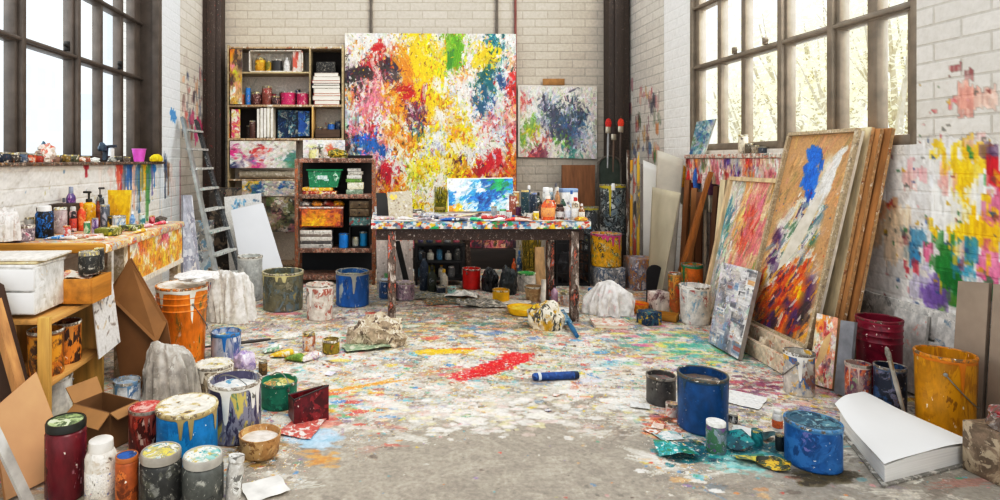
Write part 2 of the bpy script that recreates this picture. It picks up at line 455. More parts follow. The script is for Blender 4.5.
def dims(px, pyb, w, hp, z0=0.0, D=None):
    """object footprint from its size in view: front-bottom edge at pyb on a surface at height z0"""
    Df = F * (EYE - z0) / (pyb - HY) if D is None else D
    r = w / 2 * Df / F; r = r * (1 + r / Df) * math.cos(math.atan((px - CX) / F)); Y = Df + r
    return (px - CX) * Y / F, Y, r, hp * Df / F
def fcan(px, pyb, w, hp, label, body, paint='e8e4da', z0=0.0, D=None, **k):
    x, y, r, h = dims(px, pyb, w, hp, z0, D)
    return can(x, y, z0, r, h, label, body, paint, **k)
def bottle(x, y, z, r, h, label, body, cap='e8e4da', shape='bottle', name='bottle', cat='bottle', group=None, labelcol=None, sq=(1, 1), capname='cap', rot=None):
    x, y = settle(x, y, z, h, r * (1.25 if shape == 'jug' else 1.02))
    t = thing(name, label, cat, (x, y, z), rz() if sq == (1, 1) else rnd.uniform(-.3, .3), group)
    if rot: t.rotation_euler = rot
    if shape == 'bottle': pr = [(0, 0), (r * .93, 0), (r, .008), (r, h * .58), (r * .93, h * .66), (r * .5, h * .77), (r * .36, h * .82), (r * .36, h * .88)]; c0, c1, cr = .86, 1.0, .42
    elif shape == 'spray': pr = [(0, 0), (r * .96, 0), (r, .006), (r, h * .72), (r * .92, h * .76), (r * .6, h * .82), (r * .55, h * .84)]; c0, c1, cr = .83, 1.0, .5
    elif shape == 'squat': pr = [(0, 0), (r * .93, 0), (r, .008), (r, h * .72), (r * .88, h * .8), (r * .72, h * .84)]; c0, c1, cr = .83, 1.0, .78
    elif shape == 'jug': pr = [(0, 0), (r * .93, 0), (r, .012), (r, h * .5), (r * .9, h * .62), (r * .55, h * .8), (r * .3, h * .86), (r * .3, h * .9)]; c0, c1, cr = .88, 1.0, .36
    elif shape == 'pump': pr = [(0, 0), (r * .95, 0), (r, .008), (r, h * .6), (r * .8, h * .66), (r * .4, h * .69), (r * .4, h * .72)]; c0, c1, cr = .7, .78, .48
    obj('body', MB().lathe(pr, 22, sq=sq), body, t)
    cm = MB().lathe([(0, c0 * h), (r * cr, c0 * h), (r * cr * 1.03, c0 * h + .004), (r * cr * .97, c1 * h - .003), (r * cr * .85, c1 * h), (0, c1 * h)], 18, sq=sq)
    obj(capname, cm, plain(cap, .4), t)
    if shape == 'pump':
        pm = MB().lathe([(0, h * .77), (r * .16, h * .77), (r * .16, h * .93), (0, h * .93)], 10)
        pm.box((r * .35, 0, h * .955), (r * 1.4, r * .42, h * .055), 0, .003)
        obj('pump_head', pm, plain(cap, .4), t)
    if shape == 'jug':
        hm = MB().tube([(r * .5 * sq[0], 0, h * .78), (r * .85 * sq[0], 0, h * .8), (r * 1.1 * sq[0], 0, h * .68), (r * 1.08 * sq[0], 0, h * .5), (r * .9 * sq[0], 0, h * .42)], r * .13, 8)
        obj('handle', hm, body, t)
    if labelcol:
        obj('paper_label', MB().lathe([(r * 1.0, h * .14), (r * 1.015, h * .145), (r * 1.015, h * .52), (r * 1.0, h * .525)], 22, sq=sq), splat(labelcol, ('2a2a30', '2a62a8', 'c8382c'), .2, 55), t)
    return t
def sbottle(px, pyb, w, hp, label, body, z0=0.0, D=None, **k):
    x, y, r, h = dims(px, pyb, w, hp, z0, D)
    return bottle(x, y, z0, r, h, label, body, **k)
def jar(x, y, z, r, h, label, body, lid='8a8478', group=None, name='jar', cat='jar', rot=None, lidrim=None):
    x, y = settle(x, y, z, h, r * 1.01)
    t = thing(name, label, cat, (x, y, z), rz(), group)
    if rot: t.rotation_euler = rot
    lh = min(.2 * h, .42 * r); s = h - lh
    pr = [(0, 0), (r * .9, 0), (r, min(.01, h * .15)), (r, s - lh * .5), (r * .95, s - lh * .15), (r * .86, s), (r * .86, s + lh * .2)]
    obj('body', MB().lathe(pr, 26), body, t)
    tm = lid if not isinstance(lid, str) else splat(lid, ('f0ece2', 'd8c060', '4a3a2c', '3a8a80'), .4, 24, .4)
    rm = tm if lidrim is None else plain(lidrim, .35)
    l_ = obj('lid', MB().lathe([(r * .86, s), (r * .97, s + lh * .05), (r * .98, s + lh * .8), (r * .94, h), (r * .86, h), (r * .84, h - lh * .15), (0, h - lh * .15)], 26), rm, t)
    if lidrim is not None: obj('lid_top', MB().lathe([(r * .85, h - lh * .1), (r * .5, h - lh * .04), (0, h - lh * .06)], 26), tm, t)
    return t
def sjar(px, pyb, w, hp, label, body, z0=0.0, D=None, **k):
    x, y, r, h = dims(px, pyb, w, hp, z0, D)
    return jar(x, y, z0, r, h, label, body, **k)
def tubething(x, y, z, L, r, ang, label, body, cap='f0ece2', group=None):
    t = thing('paint_tube', label, 'paint tube', (x, y, z + r * .8), ang, group)
    n = 14; vs = []; fs = []; K = [(-.5, 1.0, .08), (-.3, 1.02, .45), (0, 1, .8), (.25, .95, .95), (.34, .8, .8), (.37, .35, .35), (.40, .35, .35)]
    for i, (u, a, b) in enumerate(K):
        for k in range(n):
            th = 2 * PI * k / n
            vs.append((u * L, a * r * math.cos(th) + r * .12 * mnoise.noise(Vector((u * 9, k * .4, x * 10))), b * r * math.sin(th) - (1 - b) * r * .5))
    for i in range(len(K) - 1):
        for k in range(n):
            a, b = i * n + k, i * n + (k + 1) % n; fs.append((a, b, b + n, a + n))
    fs.append(tuple(range(n))[::-1])
    obj('tube', MB()._add(vs, fs), body, t)
    obj('cap', MB().lathe([(0, 0), (r * .42, 0), (r * .38, L * .12), (0, L * .12)], 12, M=Matrix.Translation((L * .39, 0, -r * .1)) @ Matrix.Rotation(PI / 2, 4, 'Y')), plain(cap, .4), t)
    return t
def rotz_to(d): return Vector((0, 0, 1)).rotation_difference(Vector(d).normalized()).to_matrix().to_4x4()
def brush(a, b, label, hcol='c8a060', bcol='e8c020', r=.006, group=None, flat=False, fcol='b8b0a0', name='paintbrush'):
    """paint brush from handle end a to bristle tip b"""
    a, b = Vector(a), Vector(b); L = (b - a).length
    t = thing(name, label, 'paintbrush', a, 0, group)
    M = rotz_to(b - a); sq = (2.4, .8) if flat else (1, 1)
    obj('handle', MB().lathe([(0, 0), (r * .6, 0), (r * .9, L * .2), (r * 1.15, L * .5), (r * .8, L * .7)], 10, M=M), plain(hcol, .4), t)
    obj('ferrule', MB().lathe([(r * .8, L * .69), (r * 1.05, L * .7), (r * 1.1, L * .82), (r, L * .825)], 12, M=M, sq=sq), metal(fcol), t)
    obj('bristles', MB().lathe([(r * 1.05, L * .82), (r * 1.35, L * .9), (r * .9, L * .97), (0, L)], 12, M=M, sq=sq), plain(bcol, .6, 0, .35, 80), t)
    return t
def stick(a, b, w, t_, label, mat, name='stretcher_bar', cat='wooden bar', group=None):
    a, b = Vector(a), Vector(b); o = obj(name, MB().bar(Vector((0, 0, 0)), b - a, w, t_), mat); o.location = a
    return tag(o, label, cat, group)
def qpanel(name, label, cat, q, t, face, edge, P=None, res=(60, 80), frame=0, framemat=None, bars=True, group=None, facename='canvas', backname='stretcher_frame'):
    q = [Vector(p) for p in q]; loc = (q[2] + q[3]) / 2
    loc.z = min(q[2].z, q[3].z)
    L = [p - loc for p in q]; nn = (L[1] - L[0]).cross(L[3] - L[0]).normalized()
    root = thing(name, label, cat, loc, 0, group)
    obj(backname, MB().slab([p + nn * .002 for p in L], t), edge, root)
    if P is not None:
        def fn(U, V):
            out = []
            for k in range(3):
                a = L[0][k] * (1 - U) + L[1][k] * U; b = L[3][k] * (1 - U) + L[2][k] * U; out.append(a * (1 - V) + b * V)
            return out
        gridobj(facename, P, res[0], res[1], fn, face, root)
    elif face is not None:
        obj(facename, MB().slab([p - nn * .002 for p in L], .003), face, root)
    if frame:
        fb = MB(); c = [p - nn * .012 for p in L]
        for i in range(4):
            a, b = c[i], c[(i + 1) % 4]
            fb.bar(a, b, frame, .025, nn)
        obj('frame', fb, framemat or edge, root)
    return root
def boxthing(name, label, cat, x, y, z, d, mat, rot=0, lidmat=None, group=None, bev=.004, handlemat=None, tiltx=0):
    t = thing(name, label, cat, (x, y, z), rot, group); t.rotation_euler = (tiltx, 0, rot)
    w, dp, h = d
    if lidmat is not None:
        obj('body', MB().box((0, 0, h * .43), (w, dp, h * .86), 0, bev), mat, t)
        obj('lid', MB().box((0, 0, h * .92), (w * 1.03, dp * 1.03, h * .16), 0, bev), lidmat, t)
    else:
        obj('body', MB().box((0, 0, h / 2), (w, dp, h), 0, bev), mat, t)
    if handlemat is not None:
        obj('handle', MB().box((0, -dp / 2 - .006, h * .5), (w * .3, .012, h * .12), 0, .003), handlemat, t)
    return t
def book(name, label, cat, x, y, z, d, cover, rot=0, pages='e8e0d0', group=None):
    w, dp, h = d; t = thing(name, label, cat, (x, y, z), rot, group); c = min(.003, h * .2)
    m = MB().box((0, 0, c / 2), (w, dp, c)).box((0, 0, h - c / 2), (w, dp, c)).box((-w / 2 + c / 2, 0, h / 2), (c, dp, h - 2 * c))
    obj('cover', m, cover, t)
    obj('pages', MB().box((c, 0, h / 2), (w - 4 * c, dp * .96, h - 2 * c - .0005)), plain(pages, .8, 0, .15, 5, (1, 1, 60)), t)
    return t
def traything(name, label, cat, x, y, z, d, mat, fill=None, rot=0, group=None, th=.008, tiltx=0, fillh=.5):
    w, dp, h = d; t = thing(name, label, cat, (x, y, z), rot, group); t.rotation_euler = (tiltx, 0, rot)
    m = MB().box((0, 0, th / 2), (w, dp, th))
    for s in (1, -1):
        m.box((s * (w - th) / 2, 0, h / 2), (th, dp, h)); m.box((0, s * (dp - th) / 2, h / 2), (w - 2 * th, th, h))
    obj('body', m, mat, t)
    if fill is not None:
        f = MB().sheet(w - 2.5 * th, dp - 2.5 * th, rnd.random() * 50, h * .25, 10, 18, 0, h * fillh); obj('paint', f, fill, t)
    return t
def bowl(x, y, z, r, h, label, body, paint, name='bowl', cat='bowl', group=None):
    t = thing(name, label, cat, (x, y, z), rz(), group)
    obj('body', MB().lathe([(0, 0), (r * .78, 0), (r * .88, h * .12), (r * .97, h * .7), (r, h), (r * .95, h), (r * .91, h * .7), (r * .8, h * .3), (0, h * .22)], 28), body, t)
    obj('paint', MB().lathe([(r * .91, h * .72), (r * .5, h * .76), (0, h * .74)], 28), paint, t)
    return t
def crumple(name, label, *A, **kw):
    if not isinstance(A[0], str): A = ({'paint_lump': 'paint'}.get(name, name.split('_')[-1]),) + A
    return crumple_(name, label, *A, **kw)
def crumple_(name, label, cat, x, y, z, d, mat, seed, amp=.3, freq=1.7, sub=4, rot=0, group=None, flat=False, stretch=1.0):
    o = obj(name, MB().blob((0, 0, 0), d, seed, amp, freq, sub, True, True, stretch), mat, None, flatshade=flat)
    o.location = (x, y, z); o.rotation_euler.z = rot
    return tag(o, label, cat, group)
def scrap(x, y, w, d, label, mat, seed, rot=0, amp=.012, name='paper_scrap', cat='paper', z=0.0, group=None, n=12):
    o = obj(name, MB().sheet(w, d, seed, amp, n), mat); o.location = (x, y, z); o.rotation_euler.z = rot
    return tag(o, label, cat, group)

def softbag(name, label, cat, x, y, z, d, mat, seed, amp=.1, sub=3, peak=0.0, rot=0, smooth=0, flat=False):
    """crumpled bag, cloth or paper: faceted lump, optionally drawn up to a peak, softened once"""
    r = random.Random(seed); b = bmesh.new(); bmesh.ops.create_icosphere(b, subdivisions=sub, radius=1)
    off = Vector((seed * 1.7, seed * 2.3, seed * .9))
    for v in b.verts:
        p = v.co.copy(); k = 1 + mnoise.noise(p * 1.1 + off) * .25 - (abs(mnoise.noise(p * 1.6 + off * 3)) - .2) * .5 + r.uniform(-amp, amp)
        if peak and p.z > 0: k *= 1 - peak * .5 * (1 - p.z) * p.z * 2
        p = p * k
        if p.z < -.5: p.z = -.5; p.x *= 1.04; p.y *= 1.04
        v.co = Vector((p.x * d[0] / 2, p.y * d[1] / 2, (p.z + .5) * d[2] / 1.5))
    m = MB(); m.bm.free(); m.bm = b
    o = obj(name, m, mat, None, flatshade=flat, ang=24)
    if smooth: md = o.modifiers.new('softened', 'SUBSURF'); md.levels = md.render_levels = smooth
    o.location = (x, y, z); o.rotation_euler.z = rot
    return tag(o, label, cat)

def drape(name, label, cat, x, y, z, d, mat, seed, lean=(0, 0), fold=.16, sharp=.8, rot=0):
    """slumped plastic or cloth: folds run down from a gathered top and flare at the foot"""
    A, K = 110, 30; vs = []; fs = []; off = Vector((seed * 1.7, seed * 2.9, seed * .7))
    for j in range(K + 1):
        q = j / K
        for i in range(A):
            t = 2 * PI * i / A; c_, s_ = math.cos(t), math.sin(t)
            n1 = mnoise.noise(Vector((c_ * 1.1, s_ * 1.1, q * .9)) + off); n2 = mnoise.noise(Vector((c_ * 3.1, s_ * 3.1, q * 1.3)) + off * 2); n3 = mnoise.noise(Vector((c_ * 6.5, s_ * 6.5, q * 2.6)) + off * 3)
            k = 1 + .34 * n1 + fold * (.7 - 2.6 * abs(n2)) * (.35 + q) + fold * .5 * (.4 - 2 * abs(n3)) * (.3 + q)
            r_ = math.sin(min(1, q * 1.04) * PI / 2) ** sharp * k
            h_ = math.cos(q * PI / 2) ** .75 * (1 + .22 * mnoise.noise(Vector((c_ * 1.6 * q, s_ * 1.6 * q, 3.3)) + off) * 2 * (1 - q) + .10 * (.5 - 2 * abs(mnoise.noise(Vector((c_ * q * 4.2, s_ * q * 4.2, 1.0)) + off))) * (1 - q * .6))
            h_ = max(0, h_)
            vs.append((r_ * c_ * d[0] / 2 + lean[0] * h_, r_ * s_ * d[1] / 2 + lean[1] * h_, h_ * d[2] + .002))
    for j in range(K):
        for i in range(A): a0, a1 = j * A + i, j * A + (i + 1) % A; fs.append((a0, a0 + A, a1 + A, a1))
    o = obj(name, MB()._add(vs, fs), mat, None, ang=50); o.location = (x, y, z); o.rotation_euler.z = rot
    return tag(o, label, cat)
# ------------------------------------------------------------------ camera, world, light
cam = bpy.data.cameras.new('camera'); co = bpy.data.objects.new('camera', cam); C.objects.link(co)
cam.sensor_width = 36; cam.lens = 36 * F / 1000; cam.shift_x = (500 - CX) / 1000; cam.shift_y = -(250 - HY) / 1000
cam.clip_start = .05; cam.clip_end = 200
co.location = (0, 0, EYE); co.rotation_euler = (PI / 2, 0, 0); bpy.context.scene.camera = co
w = bpy.data.worlds.new('sky'); bpy.context.scene.world = w; w.use_nodes = True
bg = w.node_tree.nodes['Background']; bg.inputs[0].default_value = (.93, .965, 1, 1); bg.inputs[1].default_value = 1.3
vs_ = bpy.context.scene.view_settings; vs_.view_transform = 'Standard'; vs_.look = 'None'; vs_.exposure = 0.0
vs_.use_curve_mapping = True; cm_ = vs_.curve_mapping; cv_ = cm_.curves[3]
for p_ in ((.04, .022), (.12, .086), (.3, .285), (.6, .68)): cv_.points.new(*p_)
cm_.update()
def area(name, loc, rot, sx, sy, e, col):
    l = bpy.data.lights.new(name, 'AREA'); l.shape = 'RECTANGLE'; l.size = sx; l.size_y = sy; l.energy = e; l.color = col
    o = bpy.data.objects.new(name, l); C.objects.link(o); o.location = loc; o.rotation_euler = rot; return o
area('daylight_right', (3.9, 4.2, 2.6), (0, math.radians(68), 0), 2.0, 3.6, 150, (1, .97, .9))
area('daylight_left', (-3.3, 3.9, 2.5), (0, math.radians(-68), 0), 2.0, 3.6, 70, (.93, .97, 1))
sl = bpy.data.lights.new('sun', 'SUN'); sl.energy = 1.1; sl.angle = .5; sl.color = (1, .95, .86)
so = bpy.data.objects.new('sun', sl); C.objects.link(so); so.rotation_euler = (math.radians(38), math.radians(14), math.radians(20))

# ------------------------------------------------------------------ floor
XL, XR, YB, YN, ZT = -2.136, 2.88, 7.2, -.5, 3.45
FX0, FX1, FY0, FY1 = -2.6, 3.3, 1.5, 7.25
S = 150.0  # raster cells per metre
fp = Paint((FX1 - FX0) * S, (FY1 - FY0) * S, '9c958a', 11)
def fx(x): return (x - FX0) * S
def fy(y): return (FY1 - y) * S          # v down = towards the viewer
R_ = fp.r
PC = [h2(c) for c in ('efe9dc', 'f2ede2', 'e6dfd2', 'efe9dc', 'f2ede2', 'e8c020', 'd83a2a', '3a80c0', 'e0802a', '4aa07a', 'd88a90', '5ab0c0', '8a70a8', 'c8c070', '5a4a40', 'd8a870', '9a9088', '7a7068')]
def dens(x, y):
    """how thickly the floor is painted: thick in the middle and back, bare concrete at the front"""
    py = HY + F * EYE / max(y, .5); px = CX + F * x / y
    d = 1.0
    lim = 438 + 14 * math.sin(px * .021) + 10 * math.sin(px * .057)
    if 300 < px < 640: d = max(0, min(1, (lim - 8 - py) / 60 + .2))
    elif px <= 300: d = max(.15, min(1, (500 - py) / 50))
    else: d = max(.12, min(1, (lim + 40 - py) / 45))
    return d
fp.r = R_
for i in range(9000):      # white wash under everything
    x, y = R_.uniform(FX0, FX1), R_.uniform(1.8, FY1)
    if R_.rand() < dens(x, y) * (.8 if y < 4.4 else .45): fp.stroke(fx(x), fy(y), R_.uniform(8, 52), R_.normal(0, .5), R_.uniform(4, 14), PC[R_.randint(0, 5)], R_.uniform(.3, .8), .7)
for i in range(15000):
    x, y = R_.uniform(FX0, FX1), R_.uniform(1.8, FY1)
    if R_.rand() > dens(x, y): continue
    c = PC[R_.randint(0, len(PC))]
    u = R_.rand()
    if u < .45: fp.blob(fx(x), fy(y), R_.gamma(1.2, .9) + .5, c, R_.uniform(.4, .9), .35, R_.uniform(.8, 2.2))
    elif u < .8: fp.stroke(fx(x), fy(y), R_.gamma(2, 6) + 3, R_.normal(0, .6), R_.uniform(1.2, 5), c, R_.uniform(.35, .8), .8)
    else: fp.stroke(fx(x), fy(y), R_.gamma(2, 12) + 8, R_.normal(0, .5), R_.uniform(4, 12), c, R_.uniform(.12, .4), .8)
for i in range(12000):      # specks, also over the bare concrete
    x, y = R_.uniform(FX0, FX1), R_.uniform(1.8, FY1)
    if R_.rand() < .25 + .75 * dens(x, y):
        c = PC[R_.randint(0, len(PC))] if R_.rand() < .7 else h2('6a645c')
        fp.blob(fx(x), fy(y), R_.uniform(.5, 1.5), c, .85, .3)
for i in range(2500):      # concrete mottling at the front
    x, y = R_.uniform(-1.6, 2), R_.uniform(1.8, 3.4)
    fp.stroke(fx(x), fy(y), R_.uniform(6, 40), R_.normal(0, .9), R_.uniform(4, 14), [h2('b4aca0'), h2('8a8278'), h2('c0b8ac'), h2('968e84')][R_.randint(0, 4)], R_.uniform(.12, .3) * (1 - .7 * dens(x, y)), .8)
def fst(x0, y0, x1, y1, wpx, col, op=.9, n=1, sp=0, rag=.35):
    """a stroke of spilt paint between two places on the floor"""
    a, b = G(x0, y0), G(x1, y1); ax, ay, bx, by = fx(a.x), fy(a.y), fx(b.x), fy(b.y)
    L = math.hypot(bx - ax, by - ay); an = math.atan2(by - ay, bx - ax); Dm = (a.y + b.y) / 2; wd = wpx * Dm / F * S * 2.2
    for _ in range(n): fp.stroke((ax + bx) / 2 + R_.normal(0, sp * L), (ay + by) / 2 + R_.normal(0, sp * wd * 2), L * R_.uniform(.7, 1), an + R_.normal(0, .12 if n > 1 else 0), wd * R_.uniform(.6, 1), col, op, rag, 14)
def fbl(px, py, rpx, col, op=.9, sq=1.6, irr=.5):
    a = G(px, py); fp.blob(fx(a.x), fy(a.y), rpx * a.y / F * S * .8, col, op, irr * .7, sq)
def zone(n, px0, px1, py0, py1, cols, r0=1.5, r1=6, op=.8):
    for _ in range(n * 3):
        ux, uy = (R_.rand() + R_.rand()) / 2, (R_.rand() + R_.rand()) / 2
        fbl(px0 + (px1 - px0) * ux, py0 + (py1 - py0) * uy, R_.uniform(r0, r1) * (.35 + .75 * R_.rand()), cols[R_.randint(len(cols))], R_.uniform(.4, 1) * op, R_.uniform(1, 2.6), .3)
zone(130, 330, 600, 312, 345, ('d8a83a', 'c8ccb0', '6a8ab0', 'd88a6a', '7a7468', '4a8a7a', 'f0ece2'), 1.5, 7)
zone(60, 600, 740, 315, 370, ('3a9a8a', '6ab88a', 'e8d860', '4a9ac0', 'd86a8a', 'f0ece2'), 2, 7)
zone(70, 640, 800, 330, 370, ('2a9a90', '3ab0a0', '7ac8b8', 'e8e070', 'f0ece2'), 2, 8, .7)
zone(60, 700, 800, 372, 405, ('a03a58', '6a3a5a', 'c8586a', 'f0ece2', '8a4a78'), 2, 6, .8)
zone(60, 250, 400, 385, 425, ('d8483a', '4a8ac8', 'e89a3a', '6ab88a', 'f0ece2'), 2, 7)
zone(26, 285, 345, 425, 450, ('a8c8e0', '9ac0dc', 'b8d0e4'), 3, 9, .8)
zone(18, 300, 345, 412, 426, ('d88a80', 'c86058', 'e0a090'), 2, 7, .8)
zone(60, 640, 690, 400, 440, ('d87a4a', 'e09060', 'c8583a', 'f0ece2', '5a4a3a'), 2, 6)
zone(80, 655, 800, 432, 466, ('12707a', '1a8a90', '0e5868', '2aa0a0', '104a58'), 3, 9, .9)
zone(50, 700, 790, 450, 476, ('6ab8b8', '8ac8c4', 'c8dcd4'), 2, 6, .55)
zone(26, 790, 850, 468, 484, ('3a3222', '4a4030', '5a4e30'), 3, 9, .9)
zone(40, 225, 285, 440, 470, ('8a6a3a', 'a88040', '5a4a30', 'd8b868'), 2, 7, .7)
zone(18, 300, 340, 448, 468, ('d8a05a', 'c88a4a'), 1.5, 5, .7)
zone(40, 600, 860, 395, 440, ('e8e4da', 'd8c0d0', '8a8acb', 'e8d878', 'f2eee6'), 2, 7, .8)
fst(300, 395, 420, 377, 3.0, 'e8963a', .9, 3, .03); fst(415, 352, 480, 350, 6, 'e8b820', .95, 5, .06); fst(448, 349, 482, 348, 3, 'd8662a', .9, 2)
for k in range(60):
    t_ = R_.rand(); fst(442 + 8 * R_.rand() + t_ * 52, 379 - 20 * t_ + R_.normal(0, 1.9), 492 + 46 * t_, 373 - 17 * t_ + R_.normal(0, 1.9), R_.uniform(3, 6), ['d81420', 'e01828', 'c81020'][k % 3], .97, 1, 0, .4)
zone(130, 330, 640, 385, 440, ('f0ebe2', 'f2eee6', 'e8e0d4', 'f0ebe2', 'e8c8c0', 'e8dca8'), 2, 6, .7)
zone(26, 440, 480, 366, 382, ('e85058', 'e07070', 'd8202c'), 1, 4, .6); zone(14, 500, 535, 352, 362, ('d81828', 'e03038'), 2, 5, .9)
for px, py, r_, c_ in ((498, 357, 3, 'd85a40'), (540, 363, 3, 'e89a70'), (660, 382, 5, 'd85058'), (790, 340, 6, 'e8a0a0'), (600, 352, 5, '4a9ac8'), (575, 340, 5, '68a8d0'), (430, 338, 6, 'e07060'), (470, 328, 6, '68a0c0'), (390, 365, 5, 'e8c040'), (340, 360, 6, 'e8d060'), (640, 345, 5, 'd870a0'), (690, 345, 8, '48b8a0'), (720, 352, 8, '58b090'), (735, 395, 8, 'f0f0ea'), (570, 392, 8, 'efeae0'), (620, 400, 12, 'f0ebe0'), (540, 415, 10, 'e8e2d6'), (590, 380, 8, 'd8d8e4'), (470, 420, 10, 'e6e0d4'), (390, 405, 10, 'e8e2d8'), (640, 470, 4, 'f0ece4'), (715, 490, 4, 'f0ece4')): fbl(px, py, r_, c_, .85, 2.0)
for k in range(20): fst(R_.uniform(560, 700), R_.uniform(385, 410), R_.uniform(600, 740), R_.uniform(385, 415), 3, 'eee8de', .7, 1)
ys_ = HY + np.arange(262, 520.1, .8) - HY
dd = 750.0 / (np.arange(262, 540, .8) - HY); dd = np.concatenate([[FY1], dd[dd < FY1], [1.5]])
vv = (FY1 - dd) / (FY1 - FY0); vv = np.clip(np.sort(vv), 0, 1)
AX = (np.arange(fp.w) + .5) / S + FX0; AY = FY1 - (np.arange(fp.h) + .5) / S
fp.a[..., 3] = np.array([[dens(x, y) for x in AX[::8]] for y in AY[::8]]).repeat(8, 0).repeat(8, 1)[:fp.h, :fp.w] if True else 1
fl = gridobj('floor', fp, 860, 1, lambda U, V: (FX0 + (FX1 - FX0) * U, FY1 - (FY1 - FY0) * V, 0 * U), floor_mat(), vs=vv)
fl['kind'] = 'structure'

# ------------------------------------------------------------------ walls
ZB, LWX, RWX = 1.235, -2.336, 2.94     # sill height, window planes
LW = (1.2, 5.70); RW = (3.27, 5.62); RZB = 1.335
def wallP(y0, y1, seed): return Paint((y1 - y0) * 100, ZT * 100, None, seed)
BR_L = painted(brick='y', rough=.7, fine=30, fstr=.1, bumpd=.012, base='d6cfc5')
BR_B = painted(brick='x', rough=.75, fine=30, fstr=.12, bumpd=.012, base='c6bcae')
# left
lp = wallP(YN, YB, 21)
def wl(y, z): return ((y - YN) * 100, (ZT - z) * 100)
def lwpx(px, py):
    D = abs(XL) * F / (CX - px); return wl(D, EYE - (py - HY) * D / F)
lp.a[:, int((5.70 - YN) * 100):int((6.25 - YN) * 100), :] = (*h2('dfe1e2'), 1)
lp.a[int((ZT - ZB) * 100):, :int((5.75 - YN) * 100), :] = (*h2('e2ddd6'), 1)
r2 = lp.r
for i in range(700):
    y, z = r2.uniform(1.5, 5.75), r2.uniform(.3, 1.22); x_, y_ = wl(y, z)
    lp.stroke(x_, y_, r2.uniform(6, 26), r2.normal(0, .4), r2.uniform(2, 8), [h2('ece8e2'), h2('d4cec6'), h2('e6e2de'), h2('c8c4c0')][r2.randint(4)], r2.uniform(.2, .6))
lp.dots(160, (*wl(2, 1.2), *wl(5.7, .4)), ('8a847c', 'd8b0a0', '6a90b0', 'b0a060'), .4, 1.0, .7)
for i, (px, c_, L) in enumerate([(86, 'b02a3a', 8), (118, 'd86a50', 20), (121, 'c83a30', 14), (124, 'e07a40', 26), (128, '3a70b0', 24), (131, '2a5a90', 18), (134, 'e8b8a0', 30), (137, '8a98a8', 30), (140, 'c8a040', 28), (143, 'e8c020', 18), (145, 'd8a820', 16), (147, '5a9a50', 40), (149, '4a8a60', 30), (152, '7a78a8', 22), (154, '2a80c0', 14), (160, 'c8d0d8', 34), (165, '3a4a68', 26), (168, '8a6a50', 22), (171, 'e8dcd8', 40), (110, 'e0c8c0', 20), (125, '5a7a9a', 34), (139, '4a7a9a', 36), (100, 'e0d4cc', 24)]):
    D = abs(XL) * F / (CX - px); a = wl(D, 1.22); lp.drip(a[0], a[1] + (i % 4) * 2, L * D / F * 100 * 1.25, 3.4, c_, .85); [lp.stroke(a[0] + lp.r.normal(0, 4), a[1] + L * .5 + lp.r.normal(0, 6), L * D / F * 100 * lp.r.uniform(.4, 1.1), PI / 2, lp.r.uniform(4, 9), c_, .6, .6) for _ in range(4 if px > 112 else 1)]
for py0 in range(162, 235, 3):
    a = lwpx(180, py0); lp.stroke(a[0], a[1], 5, PI / 2, 3.5, 'a83058' if py0 < 205 else '905068', .85)
for i in range(60):
    px, py = r2.uniform(182, 205), r2.uniform(72, 135)
    a = lwpx(px, py); lp.stroke(a[0], a[1], r2.uniform(8, 26), PI / 2 + r2.normal(0, .2), r2.uniform(3, 9), ['5a5a6a', '8a5a58', '4a5a80', 'c0504a', 'a89a90', 'd8d0c8', '3a3a48', 'd8a070'][r2.randint(8)], .7)
for px, py, c_ in ((199, 124, 'd83a78'), (203, 130, 'c82a68'), (192, 118, 'c85a80'), (196, 135, 'd84888'), (173, 115, '4a90c8'), (186, 60, 'c8c0b8')):
    a = lwpx(px, py); lp.blob(a[0], a[1], 8, c_, .85, .5)
def holes(y0, y1, L, z0, z1):
    def k(U, V):
        y = y0 + (y1 - y0) * U; z = ZT * (1 - V)
        return ~((y > L[0]) & (y < L[1]) & (z > z0) & (z < z1))
    return k
def cuts(a, b, n, *xs):
    u = list(np.linspace(0, 1, n + 1)) + [(x - a) / (b - a) for x in xs]; return np.unique(np.round(u, 5))
wlft = gridobj('wall_left', lp, 1, 1, lambda U, V: (XL + 0 * U, YN + (YB - YN) * U, ZT * (1 - V)), BR_L, us=cuts(YN, YB, 640, *LW), vs=cuts(ZT, 0, 290, ZB, 3.3), keep=holes(YN, YB, LW, ZB, 3.3)); wlft['kind'] = 'structure'
# right
rp = wallP(YN, YB, 22); r3 = rp.r
def rwpx(px, py):
    D = XR * F / (px - CX); return wl(D, EYE - (py - HY) * D / F)
rp.a[:, int((5.62 - YN) * 100):int((6.2 - YN) * 100), :] = (*h2('ebe8e2'), 1)
for i in range(900):     # white wash beneath the window
    px, py = r3.uniform(835, 1000), r3.uniform(150, 330); a = rwpx(px, py)
    rp.stroke(a[0], a[1], r3.uniform(8, 26), PI / 2 + r3.normal(0, .5), r3.uniform(4, 12), [h2('e4e0da'), h2('dcd8d4'), h2('ece8e4'), h2('d0c8c0')][r3.randint(4)], .55)
def rst(px, py, L, c_, wd=8, n=1, ang=PI / 2, sp=5, op=.9):
    D = XR * F / (px - CX); s = D / F * 100
    for _ in range(n):
        a = rwpx(px + r3.normal(0, sp) if n > 1 else px, py + (r3.normal(0, sp) if n > 1 else 0)); rp.stroke(a[0], a[1], L * s * r3.uniform(.6, 1.1), ang + r3.normal(0, .15), wd * s * r3.uniform(.6, 1.1) * 1.3, c_, op, .5, 9)
